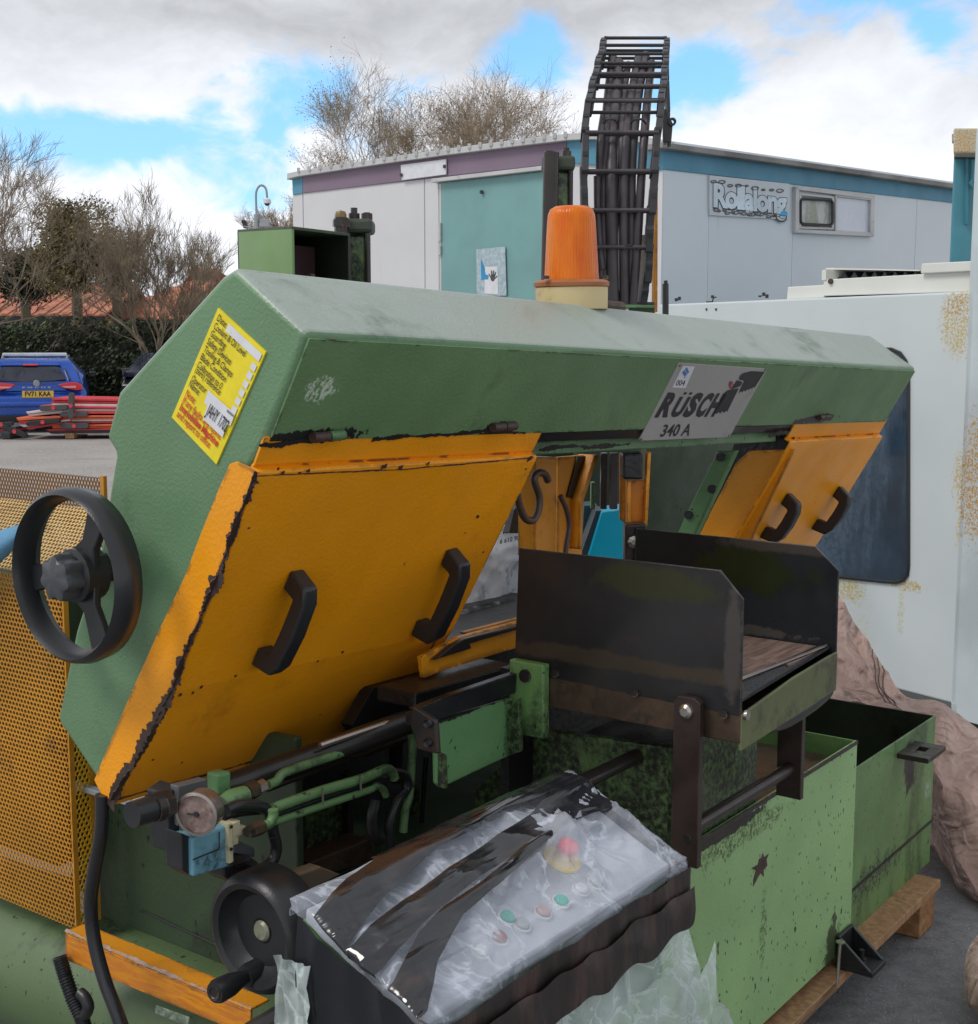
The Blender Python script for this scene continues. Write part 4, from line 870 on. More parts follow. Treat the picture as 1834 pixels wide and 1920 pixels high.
# end face pale edge (a welded rim round the end plate)
# ---- sticker on the end face
def st(x, y, off=0.0): return pa(300 + x / 4.3625, 560 + y / 4.3625, 1.43 - off)
sk = MB().prism([st(475, 75, .003), st(865, 435, .003), st(460, 1355, .003), st(95, 970, .003)], AV * .003).build('inspection_sticker', M_yel, saw)
SU = (st(865, 435, .004) - st(475, 75, .004)); SV = (st(95, 970, .004) - st(475, 75, .004)); SO = st(475, 75, .004)
LU = SU.normalized(); upv = -SV.normalized(); pitch = SV.length
def sline(txt, u, v, wd, size, mat, bold=.0, off=0.0):
    l_ = MB(); letter(l_, txt, SO + SU * u + SV * v - AV * (.0006 + off), LU, upv * size, width=SU.length * wd, bold=bold); return l_.build('lettering', mat, sk, fix=False)
for txt, u, v, wd in [('Date:', .06, .085, .19), ('Coolant & Oil Level', .06, .155, .66), ('Guarding', .06, .222, .31), ('Safety Devices', .06, .292, .50), ('Tooling & Clamps', .06, .362, .60), ('Blade Condition', .06, .432, .54),
                      ('Calibration to 0', .06, .502, .52), ('(zero) reference', .06, .548, .54), ('Operator', .06, .628, .31), ('Name:', .06, .682, .22)]:
    sline(txt, u, v, wd, .0165, M_ink, .006)
for txt, u, v, wd, b_d in [('Note:', .07, .765, .2, .012), ('If any faults are found,', .07, .830, .84, .012), ('Immobilise Machine', .07, .895, .84, .035), ('and report to office.', .07, .957, .74, .012)]:
    sline(txt, u, v, wd, .0175, M_red, b_d)
def squad(u0, v0, u1, v1, mat, off=.0006, name='label_box'):
    return MB().prism([SO + SU * u0 + SV * v0 - AV * off, SO + SU * u1 + SV * v0 - AV * off, SO + SU * u1 + SV * v1 - AV * off, SO + SU * u0 + SV * v1 - AV * off], AV * .0005).build(name, mat, sk)
squad(.27, .035, .965, .10, M_white)
for k in range(6): squad(.875, .135 + k * .077, .965, .190 + k * .077, M_white)
lab = MB().prism([st(395, 750, .006), st(612, 945, .006), st(575, 1040, .006), st(545, 1030, .006), st(510, 1135, .006), st(352, 985, .006), st(385, 880, .006), st(362, 850, .006)], AV * .001).build('white_label', M_white, sk)
l_ = MB(); d1 = (st(535, 1090, .007) - st(372, 935, .007)); letter(l_, 'JAHY 1702', st(370, 940, .0072), d1.normalized(), upv * .030, width=d1.length, bold=.01); l_.build('lettering', M_ink, sk, fix=False)
l_ = MB(); l_.prism([st(548, 905, .0075), st(600, 950, .0075), st(595, 965, .0075), st(545, 925, .0075)], AV * .0003); l_.build('smudge', surf('grey smudge', (.2, .2, .21), .6), sk)
# ---- maker's plate on the fascia
def np_(x, y, off=.005): return fp(1160 + x / 4.585, 640 + y / 4.585, off)
npl = MB().prism([np_(520, 185), np_(1280, 235), np_(955, 825), np_(175, 855)], -FN * .003).build('maker_plate', M_alu, saw, bevel=.0008)
NU = (np_(830, 635, .0058) - np_(315, 641, .0058)); NVb = (np_(430, 435, .0058) - np_(315, 641, .0058))
for ch_, f0_, f1_ in (('R', .0, .205), ('U', .225, .41), ('S', .43, .605), ('C', .625, .79), ('H', .815, .99)):
    l_ = MB(); vh = NVb / .73 * (.97 if ch_ != 'U' else .80); letter(l_, ch_, np_(315, 641, .0058) + NU * f0_, NU.normalized(), vh, width=NU.length * (f1_ - f0_), bold=.055); l_.build('lettering', M_ink, npl, fix=False)
for f0_ in (.255, .345):
    o_ = np_(315, 641, .0058) + NU * f0_ + NVb * .90; MB().poly([o_, o_ + NU * .045, o_ + NU * .045 + NVb * .10, o_ + NVb * .10]).build('umlaut_dot', M_ink, npl, fix=False)
NU2 = (np_(605, 808, .0058) - np_(355, 818, .0058)); NV2 = (np_(395, 712, .0058) - np_(355, 818, .0058))
l_ = MB(); letter(l_, '340 A', np_(355, 818, .0058), NU2.normalized(), NV2 / .73, width=NU2.length, bold=.02); l_.build('lettering', M_ink, npl, fix=False)
def npoly(pts, mat, name, off=.0058): return MB().poly([np_(x, y, off) for x, y in pts]).build(name, mat, npl, fix=False)
teeth = [(985, 590 + 0), (935, 612), (925, 598), (905, 615), (892, 600), (873, 622), (862, 606), (842, 627), (834, 612), (808, 640)]
npoly([(940, 420), (1035, 402), (935, 606)] + [(925, 598), (905, 615), (892, 600), (873, 622), (862, 606), (842, 627), (834, 612), (808, 640), (895, 455)], M_ink, 'emblem')
npoly([(1068, 275), (1140, 256), (1258, 262), (1170, 400), (1158, 392), (1145, 410), (1132, 402), (1118, 420), (1105, 410), (1090, 432), (1078, 420), (1062, 440), (1050, 430), (1030, 452), (1062, 375), (1078, 345), (1070, 335), (1038, 330), (1036, 315), (1050, 290)], M_ink, 'emblem')
npoly([(1018, 335), (1055, 342), (1062, 358), (1048, 385), (1000, 402), (970, 415), (985, 385)], M_ink, 'emblem')
npoly([(968 + math.cos(t) * 20, 375 + math.sin(t) * 34) for t in [k * .4488 for k in range(14)]], surf('dark red print', (.30, .03, .05), .5), 'emblem')
l_ = MB(); letter(l_, 'R', np_(957, 392, .0064), NU.normalized(), NVb / .70 * .16, width=NU.length * .035, bold=.0); l_.build('lettering', M_alu, npl, fix=False)
npoly([(552, 210), (656, 216), (576, 402), (461, 397)], M_white, 'white_label', .0056)
NU3 = np_(562, 382, .0062) - np_(488, 380, .0062); l_ = MB(); letter(l_, '004', np_(488, 380, .0062), NU3.normalized(), (np_(508, 330, .0062) - np_(488, 380, .0062)) / .70, width=NU3.length, bold=.0); l_.build('lettering', M_ink, npl, fix=False)
bm_ = surf('blue emblem print', (.06, .18, .45), .5)
npoly([(588, 224), (606, 262), (596, 280), (572, 240)], bm_, 'emblem', .0062); npoly([(568, 246), (590, 284), (568, 302), (548, 268)], bm_, 'emblem', .0062); npoly([(598, 286), (586, 304), (562, 308), (566, 316), (590, 300)], bm_, 'emblem', .0062)
for x, y in ((530, 203), (1262, 240), (948, 808), (190, 842)): p = np_(x, y, .005); MB().cyl(p, p + FN * .003, .004, n=8).build('rivet', M_chrome, npl, smooth=True)

# ---- doors
def door_part(a0, a1, name, label=None, lipz=0.0):
    mt_ = M_orange
    prof = [(1.483, 1.478), (1.505, 1.437), (1.512, 1.431), (1.497, 1.424), (1.501, 1.414), (1.602, 1.236), (1.712, 1.046), (1.885, .815)]
    inner = [(b + .016, z + .012) for b, z in prof][::-1]
    mb = MB(); mb.grid(lambda u, v: hz(a0 + (a1 - a0) * u, *prof[int(round(v * 7))]), 1, 7)
    k = len(mb.v); 
    d_ = mb.build(name, mt_, saw, bevel=.0025, solid=.004)
    if label: d_['label'] = label
    # folded side flanges lying over the housing's end faces
    return d_, prof
ld, prof = door_part(1.424, 2.172, 'door', 'left orange door with two black handles and a rusty latch')
fl = [(1.476, 1.405), (1.505, 1.437), (1.497, 1.424), (1.501, 1.414), (1.602, 1.236), (1.712, 1.046), (1.885, .815), (1.925, .842), (1.79, 1.03), (1.69, 1.17), (1.60, 1.33), (1.556, 1.435), (1.545, 1.446), (1.53, 1.44)]
fl2 = [(1.512, 1.431), (1.497, 1.424), (1.501, 1.414), (1.602, 1.236), (1.712, 1.046), (1.885, .815), (1.905, .826), (1.938, .853)]
inner_px = [(178, 1462), (240, 1315), (300, 1180), (348, 1080), (378, 1000), (408, 925), (432, 870), (445, 865)]
inn = [(toM(pa(x, y, 1.424))[1], toM(pa(x, y, 1.424))[2]) for x, y in inner_px]
M_orangef = surf('orange flange paint', ORANGE, .40, bump=.5, bscale=150, chips=.10, edge=.42, chipcol=RUST, chipscale=34, edger=.014, var=.07)
mb = MB().prism([m(1.422, b, z) for b, z in [(1.512, 1.431)] + fl2[1:-1] + inn], AV * .004); mb.build('end_flange', M_orangef, ld, bevel=.0012)
# right flange of left door
mb = MB().prism([hz(2.172, b, z) for b, z in prof[3:] + [(1.91, .835), (1.74, 1.06), (1.63, 1.25), (1.53, 1.42)]], -AV * .004); mb.build('end_flange', M_orange, ld)
rdr, _ = door_part(3.375, 4.062, 'door', 'right orange door with two black handles, seen above the feed tray')
pass
# rust bead down the folded corner of the left door, flaked paint (its own thin irregular skin)
def scab(pts, wd, parent, mat, nrm, name='rust_patch', seed=1):
    rnd.seed(seed); mb = MB(); L = []
    for i in range(len(pts) - 1):
        n = max(2, int((pts[i + 1] - pts[i]).length / .0025))
        for k in range(n): L.append(pts[i].lerp(pts[i + 1], k / n))
    L.append(pts[-1]); tdir = None; l_, r_ = [], []
    for i, p in enumerate(L):
        t = (L[min(i + 1, len(L) - 1)] - L[max(i - 1, 0)]).normalized(); s_ = t.cross(nrm).normalized()
        w0 = wd * max(.08, (.6 + 1.0 * noise.noise(p * 18) + .6 * noise.noise(p * 75) + .45 * noise.noise(p * 210))); w1 = wd * max(.08, (.6 + 1.0 * noise.noise(p * 18 + Vector((9, 0, 0))) + .6 * noise.noise(p * 75 + Vector((5, 5, 0))) + .45 * noise.noise(p * 210 + Vector((1, 5, 0)))))
        l_.append(p + s_ * w0); r_.append(p - s_ * w1)
    k = len(mb.v); n = len(L)
    mb.v += l_ + r_
    for i in range(n - 1): mb.f.append((k + i, k + i + 1, k + n + i + 1, k + n + i))
    return mb.build(name, mat, parent, fix=False, solid=.0012)
M_rustm = surf('rusty bare metal', (.060, .036, .030), .55, metal=.2, bump=.5, bscale=160, var=.35, vscale=30)
DN = Vector(-BV * .86 - ZV * .45).normalized(); EN = (-AV - BV).normalized()
edgep = [hz(1.4215, b, z) for b, z in ((1.501, 1.414), (1.602, 1.236), (1.712, 1.046), (1.885, .815))]
def dpt(a, i, off=.003):
    b, z = prof[i]; return hz(a, b, z)
# door surface point from a pixel (three planes: main, lower)
Dn1 = (hz(2.4, 1.501, 1.414) - hz(1.4, 1.501, 1.414)).cross(hz(1.4, 1.712, 1.046) - hz(1.4, 1.501, 1.414)).normalized()
if Dn1.dot(BV) > 0: Dn1 = -Dn1
Dn2 = (hz(2.4, 1.712, 1.046) - hz(1.4, 1.712, 1.046)).cross(hz(1.4, 1.885, .815) - hz(1.4, 1.712, 1.046)).normalized()
if Dn2.dot(BV) > 0: Dn2 = -Dn2
def dr(px, py, off=.003):
    p = pp(px, py, hz(1.43, 1.501, 1.414) + Dn1 * off, Dn1)
    if toM(p)[1] > 1.712: p = pp(px, py, hz(1.43, 1.712, 1.046) + Dn2 * off, Dn2)
    return p
scab([p - AV * .001 for p in edgep], .013, ld, M_rustm, -AV, seed=4)
scab([dr(478, 884), dr(455, 950), dr(408, 1085), dr(350, 1215), dr(326, 1287), dr(290, 1370), dr(232, 1470), dr(212, 1500)], .010, ld, M_rustm, Dn1, seed=5)
scab([dr(492, 1396), dr(505, 1390), dr(530, 1392), dr(545, 1378)], .014, ld, M_rustm, Dn2, seed=9)
for i, (x, y, w_) in enumerate([(528, 888, .006), (560, 887, .006), (575, 884, .007), (716, 877, .010), (748, 877, .008), (800, 872, .005), (990, 862, .008), (520, 880, .004), (893, 970, .006), (870, 1000, .004), (440, 1268, .004), (375, 1290, .005), (335, 1305, .006), (360, 1300, .004), (640, 1225, .004), (595, 1240, .003), (465, 990, .004), (340, 1430, .003), (285, 1425, .004), (700, 1310, .002), (600, 1340, .002), (905, 1035, .003), (985, 880, .003)]):
    scab([dr(x, y), dr(x + w_ * 900, y - w_ * 300)], w_ * .9, ld, M_rustm, Dn1, seed=20 + i)
scab([dr(214, 1500), dr(340, 1466), dr(480, 1426), dr(620, 1390), dr(735, 1356)], .0035, ld, M_rustm, Dn2, seed=61)
scab([dr(738, 1352), dr(790, 1250), dr(830, 1175)], .003, ld, M_rustm, Dn2, seed=62)
scab([dr(482, 893), dr(560, 889), dr(760, 880), dr(1000, 858)], .0016, ld, M_rustm, Dn1, seed=63)
M_soot = surf('black bare edge', (.014, .013, .012), .45, bump=.3, bscale=80)
for k_, (pp_, w_) in enumerate([([(486, 835), (540, 828), (600, 824), (640, 822)], .007), ([(1012, 842), (1060, 836), (1110, 838), (1180, 833)], .006), ([(1440, 818), (1480, 808), (1500, 792), (1512, 780)], .009), ([(700, 822), (860, 812), (930, 808), (985, 812)], .004), ([(1560, 786), (1640, 786), (1668, 788)], .003)]):
    scab([fp(x, y, .0035) for x, y in pp_], w_, fasc, M_soot, FN, seed=70 + k_)
p = dr(533, 1384); MB().lathe(p, Dn2, [(.013, 0), (.012, .004), (0, .006)], 12).build('latch_screw', M_chrome, ld, smooth=True)
# hinges
def hinge(px, py, par):
    p = fp(px, py, .010); MB().cyl(p - AV * .035, p + AV * .0, .0085, n=10).build('hinge', M_rustm, par, smooth=True); MB().cyl(p + AV * .003, p + AV * .036, .0085, n=10).build('hinge', M_rustm if px > 700 else M_fas, par, smooth=True)
hinge(615, 818, ld); hinge(945, 800, ld); hinge(1545, 782, rdr)
# handles: moulded bridge handles
def handle(px0, py0, px1, py1, f, n_, par, h=.058):
    p0, p1 = f(px0, py0), f(px1, py1); u = (p1 - p0); L = u.length; u.normalize(); s_ = u.cross(n_).normalized(); wd = .0165
    sec = [(-.012, 0), (.026, 0), (.030, .028), (L * .5, .030), (L - .030, .028), (L - .026, 0), (L + .014, 0), (L + .004, h * .78), (L - .022, h), (L * .5, h + .004), (.022, h), (-.004, h * .78)]
    mb = MB(); mb.prism([p0 + u * x + n_ * y - s_ * wd for x, y in sec], s_ * (2 * wd)); return mb.build('handle', M_black, par, bevel=.005, seg=3, smooth=True)
handle(552, 1078, 487, 1232, dr, Dn1, ld); handle(843, 1036, 783, 1178, dr, Dn1, ld)
def dr2(px, py, off=.003): return pp(px, py, hz(1.43, 1.501, 1.414) + Dn1 * off, Dn1)
handle(1476, 930, 1432, 1000, dr2, Dn1, rdr); handle(1572, 917, 1528, 985, dr2, Dn1, rdr)
# flange of the right wheel housing, orange inner face
M_or3 = surf('orange inner plate', (.70, .27, .01), .45, bump=.4, bscale=120, chips=.25, edge=.36, chipcol=(.04, .02, .015), chipscale=30, edger=.02, var=.12)
slab('inner_plate', [(1490, 842), (1405, 845), (1380, 868), (1335, 955), (1308, 1010), (1300, 1040), (1395, 1045), (1420, 990)], 'a', 3.40, .01, M_or3, saw)
mb = MB(); extr(mb, [(1.50, 1.435), (1.66, 1.455), (1.73, 1.28), (1.86, 1.05), (1.70, 1.05), (1.6, 1.25)], 3.411, 3.417); mb.build('mouth_shade', M_pitch, saw)  # black plate stands in for the shade inside the wheel opening
slab('rear_web', [(990, 790), (1440, 780), (1440, 872), (990, 885)], 'b', 2.42, .02, M_base, saw)
slab('frame_stay', [(1345, 845), (1378, 845), (1350, 905), (1300, 1010), (1262, 1015), (1300, 935)], 'a', 3.20, .03, M_fas, saw, bevel=.004)
for x, y in ((1352, 857), (1336, 917), (1292, 965)): p = pa(x, y, 3.199); MB().cyl(p, p - AV * .006, .012, n=10).build('bolt', M_black, saw, smooth=True)
slab('back_panel', [(1215, 815), (1395, 810), (1300, 1060), (1200, 1060)], 'b', 2.05, .02, M_base, saw)
slab('back_panel', [(1085, 815), (1200, 813), (1200, 1000), (1085, 1000)], 'b', 2.3, .02, M_base, saw)

# ---- hand wheel on the end face
def handwheel(c, ax, Ro, name, par, hubr, spokes, rimw=.030, rimt=.040, hub_mat=None, disc=False, up=ZV):
    u = ax.orthogonal() if up is None else (up - ax * up.dot(ax)).normalized(); v = ax.cross(u)
    w_ = MB().lathe(c, ax, [(Ro - rimw, -.004), (Ro - rimw + .004, rimt * .55), (Ro - rimw * .5, rimt * .78), (Ro - .004, rimt * .6), (Ro, rimt * .2), (Ro - .004, -rimt * .35), (Ro - rimw * .6, -rimt * .45), (Ro - rimw, -.004)], 56).build(name, M_black, par, smooth=True, ang=60)
    for an in spokes:
        d = u * math.cos(R(an)) + v * math.sin(R(an)); t = ax.cross(d)
        MB().prism([c + d * hubr * .5 + t * .040 - ax * .012, c + d * (hubr + .03) + t * .017 - ax * .012, c + d * (Ro - rimw + .002) + t * .024 - ax * .010, c + d * (Ro - rimw + .002) - t * .024 - ax * .010, c + d * (hubr + .03) - t * .017 - ax * .012, c + d * hubr * .5 - t * .040 - ax * .012], ax * .014).build('spoke', M_black, w_, bevel=.003, smooth=True)
    return w_
hc = pa(148, 1078, 1.345); AXW = -AV
hw = handwheel(hc, AXW, .147, 'hand_wheel', saw, .03, [-28, 98, 205], rimw=.023, rimt=.044)
MB().lathe(hc, AXW, [(.045, -.03), (.045, .012), (.036, .016)], 20).build('hub', M_black, hw, smooth=True)
kn = MB(); n = 64; pr_ = [(.036, .014), (.037, .036), (.034, .048), (.026, .052), (0, .053)]
u_ = ZV; v_ = AXW.cross(u_); k = 0
for (r_, h_) in pr_:
    for j in range(n): an = 6.2832 * j / n; rr_ = r_ * (1 + (.10 * math.cos(7 * an) if h_ < .05 else 0)); kn.v.append(hc + AXW * h_ + u_ * (rr_ * math.cos(an)) + v_ * (rr_ * math.sin(an)))
for i in range(len(pr_) - 1):
    for j in range(n): a_ = i * n + j; b2 = i * n + (j + 1) % n; kn.f.append((a_, b2, b2 + n, a_ + n))
kn.build('star_knob', surf('worn grey knob', (.05, .055, .062), .4, var=.3, bump=.3, bscale=150), hw, smooth=True)
MB().cyl(hc - AXW * .10, hc, .020, n=14).build('shaft', M_steel, saw, smooth=True)
p = pa(197, 1050, 1.38); MB().cyl(p, p - AV * .03, .013, n=12).build('grease_nipple', M_black, saw, smooth=True)

# ---- beacon
BS = .87; bc = pb(1072, 562, 1.60); BZ = (ZV * 1.0 - AV * .02).normalized()
bb = MB().lathe(bc, BZ, [(0, -.02), (.077, -.02), (.0775, -.018), (.0785, .026), (.075, .028), (0, .028)], 40).build('beacon_base', surf('yellowed cream plastic', (.62, .50, .26), .45, dirt=.25, dirtcol=(.25, .17, .08), dirtscale=14, var=.08), saw, smooth=True)
MB().lathe(bc, BZ, [(.0, .028), (.081, .028), (.0815, .036), (.076, .041), (.061, .043), (0, .043)], 40).build('beacon_flange', surf('brown lens flange', (.32, .11, .035), .4, var=.15), bb, smooth=True)
lens = MB().lathe(bc, BZ, [(.0590, .043), (.0582, .055), (.0520, .165), (.0502, .180), (.0455, .191), (.035, .197), (0, .199)], 64).build('beacon_lens', M_amber, bb, smooth=True, origin=bc)
MB().lathe(bc, BZ, [(.030, .045), (.030, .11), (.034, .14), (.02, .16), (0, .162)], 20).build('reflector', surf('beacon reflector', (.75, .45, .1), .3, metal=.4), bb, smooth=True)
for t_ in (-.0, .062): p = bc + BZ * .041 + Vector((-.058 + t_ * 2.0, -.062, 0)); MB().cyl(p, p + BZ * .007, .0075, n=8).build('screw', M_steel, bb)
MB().cyl(bc - BZ * .035, bc - BZ * .019, .06, n=20).build('beacon_bracket', M_brown, saw, smooth=True)
slab('tray_bracket', [(1163, 571), (1228, 572), (1228, 578), (1163, 577)], 'y', 3.42, .16, M_fas, saw)
MB().tube([pb(1085, 567, 1.66), pb(1120, 571, 1.66), pb(1165, 575, 1.68)], .012, 8).build('conduit', M_brown, saw, smooth=True)
slab('bracket_leg', [(1180, 577), (1228, 578), (1228, 620), (1180, 620)], 'y', 3.44, .02, M_base, saw)

def yslab(name, px, Y, D, mat, par=saw, **kw): return slab(name, px, 'y', Y, D, mat, par, **kw)
mbx = saw
# box: left side plate faces left-front; shade inside is painted in by dark plates, with a maroon plate
Yn = 2.60
pA = pd(547, 428, Yn); pB = pd(445, 434, Yn + .22); pC = pd(657, 441, Yn + .10); pD = pC + (pB - pA)
def dn(p, z=1.2): q = p.copy(); q.z = z; return q
MBX = surf('bright green box paint', (.16, .28, .10), .5)
bx = MB().prism([pA, pB, dn(pB), dn(pA)], (pC - pA).normalized() * .006).build('motor_box', MBX, saw, bevel=.0015)
MB().prism([pC, pD, dn(pD), dn(pC)], -(pC - pA).normalized() * .006).build('side_plate', surf('shaded dark green', (.022, .03, .02), .5, var=.4), bx)
MB().prism([pB, pD, dn(pD), dn(pB)], (pA - pB).normalized() * .006).build('back_plate', surf('dark box inside', (.016, .018, .015), .5, bump=.3, bscale=40), bx)
MB().prism([pA + ZV * .004, pB + ZV * .004, pD + ZV * .004, pC + ZV * .004], -ZV * .006).build('lid', M_base, bx, bevel=.001)
vi = (pC - pA).normalized(); vb = (pB - pA).normalized()
q0 = pA + vb * .12 + vi * .045; q0.z = pA.z - .02; q1 = q0 + vi * .075
MB().prism([q0, q1, dn(q1), dn(q0)], vb * .01).build('maroon_plate', surf('maroon plate', (.055, .022, .028), .5, var=.3, spots=[(q1 - ZV * .08, (.03, .03, .03), (.3, .25, .22), 60, .1)]), bx)
# hydraulic cylinders
def column(cx, ytop, wpx, Y, label, studs, pipe=None):
    c0 = pd(cx, ytop, Y); s_ = Y / FL; x0, x1 = cx - wpx / 2, cx + wpx / 2
    t = yslab('lift_cylinder', [(x0 + 8, ytop + 25), (x1 - 6, ytop + 25), (x1 - 6, ytop + 330), (x0 + 8, ytop + 330)], Y + .01, .05, M_grime, bevel=.012); t['label'] = label
    MB().prism([pd(x0, ytop, Y - .01), pd(x1, ytop, Y - .01), pd(x1, ytop + 27, Y - .01), pd(x0, ytop + 27, Y - .01)], Vector((0, .085, 0))).build('cap', surf('dark olive cast cap', (.035, .048, .03), .45, bump=.4, bscale=80, edge=.3, chipcol=(.07, .06, .05)), t, bevel=.008)
    for x in (x0 + 10, x1 - 9):
        p = pd(x, ytop + 27, Y + .005); MB().cyl(p, p - ZV * (300 * s_), .0065, n=8).build('tie_rod', M_steel, t, smooth=True)
    for x, hh in studs:
        p = pd(x, ytop, Y + .02); MB().cyl(p - ZV * .004, p + ZV * .010, .013, n=6).build('nut', M_steel, t); MB().cyl(p, p + ZV * hh, .0075, n=8).build('stud', M_steel, t, smooth=True)
    return t
c1 = column(668, 409, 60, 2.95, 'left hydraulic cylinder with brass elbow, behind the head', [(664, .022), (688, .012)])
mb = MB(); p = pd(640, 455, 2.93); mb.cyl(p, pd(640, 408, 2.93), .015, n=10); mb.cyl(pd(640, 425, 2.93), pd(640, 412, 2.93), .020, n=6); mb.build('hose_fitting', M_steel, c1)
MB().lathe(pd(639, 409, 2.93), ZV, [(.012, 0), (.013, .006), (.010, .014), (0, .017)], 8).build('brass_nut', surf('dirty brass', (.22, .15, .07), .4, metal=.6), c1, smooth=True)
c2 = column(1048, 291, 62, 3.45, 'right hydraulic cylinder with dark pipe, left of the cable chain', [(1062, .018), (1030, .010)])
MB().cyl(pd(1034, 286, 3.42), pd(1028, 570, 3.42), .020, n=12).build('riser_pipe', M_steel, c2, smooth=True)

# ---- energy chain: two rails of links bent over the top, cross bars, cables
YC0 = 3.52
# centre line: (x_left px, x_right px, y px, depth)
path = [(1100, 1206, 560, 3.66), (1100, 1212, 520, 3.64), (1099, 1216, 464, 3.62), (1098, 1220, 395, 3.60), (1096, 1226, 322, 3.60), (1098, 1232, 250, 3.63), (1104, 1238, 200, 3.70), (1111, 1242, 174, 3.80), (1117, 1244, 151, 3.90), (1122, 1246, 131, 4.00), (1127, 1247, 113, 4.10), (1131, 1248, 97, 4.20), (1134, 1248, 83, 4.28)]
ec = MB().prism([pd(1090, 566, 3.64), pd(1228, 566, 3.64), pd(1228, 572, 3.64), pd(1090, 572, 3.64)], Vector((0, .08, 0))).build('energy_chain', M_chain, saw, bevel=.003)
ec['label'] = 'dark plastic cable chain rising in a ladder of links and bent over at the top'
LP = [pd(a_, y, d) for a_, b2, y, d in path]; RP = [pd(b2, y, d) for a_, b2, y, d in path]
for P, sgn in ((LP, -1), (RP, 1)):
    for i in range(len(P) - 1):
        p, q = P[i], P[i + 1]; t = (q - p); L = t.length; t.normalize(); w_ = (RP[i] - LP[i]).normalized(); n_ = t.cross(w_).normalized()
        if n_.y < 0: n_ = -n_
        o = w_ * (sgn * (.003 if i % 2 else -.0)) ; hw_ = .027
        sec = [(-.012, -hw_ + .006), (-.006, -hw_), (L * .55, -hw_), (L * .62, -hw_ + .008), (L + .010, -hw_ + .008), (L + .014, 0), (L + .010, hw_ - .008), (L * .62, hw_ - .008), (L * .55, hw_), (-.006, hw_), (-.012, hw_ - .006)]
        MB().prism([p + t * x + n_ * y + o - w_ * .009 for x, y in sec], w_ * .018).build('link', M_chain, ec, bevel=.0015)
        c0 = p + t * (L * .8) + o + w_ * (sgn * .006); MB().cyl(c0, c0 + w_ * (sgn * .003), .006, n=8).build('pin', M_black, ec)
        MB().box(p + t * (L * .3) - n_ * (hw_ + .002) + o - w_ * .007, t * .012, w_ * .014, n_ * .004).build('snap_lug', M_black, ec)
for i in range(2, len(path)):
    p, q = LP[i], RP[i]; u = (q - p).normalized(); n_ = Vector((0, -1, 0)) if i < 6 else (LP[i] - LP[i - 1]).cross(u).normalized()
    if n_.y > 0: n_ = -n_
    p2, q2 = p + n_ * .019, q + n_ * .019
    MB().tube([p2 - u * .002, p2 + u * .010, q2 - u * .010, q2 + u * .002], [.0065, .0052, .0052, .0065], 8).build('crossbar', M_cable if i < 9 else M_chain, ec, smooth=True)
    p2, q2 = p - n_ * .019, q - n_ * .019
    MB().tube([p2, q2], .005, 8).build('crossbar', M_chain, ec, smooth=True)
# far strand of the chain going down behind
for (x0, y0, Y0, x1, y1, Y1) in [(1250, 90, 4.42, 1252, 150, 4.46), (1252, 150, 4.46, 1254, 210, 4.46), (1254, 210, 4.46, 1250, 268, 4.44)]:
    p, q = pd(x0, y0, Y0), pd(x1, y1, Y1); MB().box(p - Vector((.006, 0, 0)), Vector((.012, 0, 0)), Vector((0, .045, 0)), q - p).build('link', M_chain, ec, bevel=.003)
p = pd(1252, 226, 3.80); MB().prism([pd(1243, 205, 3.80), pd(1250, 203, 3.80), pd(1262, 232, 3.80), pd(1259, 268, 3.80), pd(1244, 266, 3.80)], Vector((0, .02, 0))).build('end_bracket', M_chain, ec, bevel=.003)
MB().lathe(pd(1260, 229, 3.80), (0, -1, 0), [(.005, 0), (.011, 0), (.011, .012), (.005, .012)], 12).build('eyelet', M_chain, ec, smooth=True)
MB().cyl(pd(1254, 268, 3.80), pd(1254, 276, 3.80), .006, n=6).build('bolt', M_steel, ec)
# cables
cabs = [([(1136, 575), (1133, 460), (1133, 330), (1137, 230), (1143, 160), (1149, 105)], .0135), ([(1150, 575), (1148, 470), (1146, 330), (1152, 220), (1158, 150), (1160, 118)], .0165),
        ([(1135, 520), (1152, 440), (1164, 330), (1167, 240), (1172, 160), (1178, 120)], .010), ([(1171, 575), (1170, 460), (1171, 330), (1176, 235), (1188, 160), (1198, 106)], .013),
        ([(1183, 575), (1184, 460), (1184, 330), (1190, 235), (1200, 160), (1211, 103)], .013), ([(1186, 575), (1195, 460), (1203, 330), (1210, 235), (1216, 170), (1222, 118)], .012),
        ([(1128, 380), (1124, 320), (1126, 260), (1132, 215)], .010), ([(1130, 505), (1126, 470), (1121, 400), (1120, 330)], .010), ([(1160, 575), (1150, 540), (1128, 520), (1131, 490), (1140, 470)], .013)]
for i, (pts, r_) in enumerate(cabs):
    P = []
    for j, (x, y) in enumerate(pts):
        Yd = 3.63 if y > 250 else 3.63 + (250 - y) / 150 * .62
        P.append(pd(x, y, Yd + (.0 if i % 2 else .012)))
    MB().tube(P, r_, 10, smooth=6).build('cable', M_cable, ec, smooth=True, ang=60)
for (cx, cy, rx) in ((1145, 226, 13), (1197, 226, 14), (1180, 463, 16)):
    MB().tube([pd(cx - rx, cy + 5, 3.63), pd(cx - rx * .5, cy - 2, 3.60), pd(cx + rx * .5, cy - 2, 3.60), pd(cx + rx, cy + 6, 3.63)], .003, 6, smooth=4).build('cable_tie', M_chain, ec, smooth=True)
yslab('mast', [(1150, 395), (1168, 395), (1174, 585), (1152, 585)], 3.78, .03, surf('grey timber post', (.22, .20, .19), .7, grain=((30, 30, 3), 3, (.12, .10, .09))))
yslab('mast', [(1228, 280), (1234, 280), (1233, 585), (1227, 585)], 3.76, .06, M_orange2)
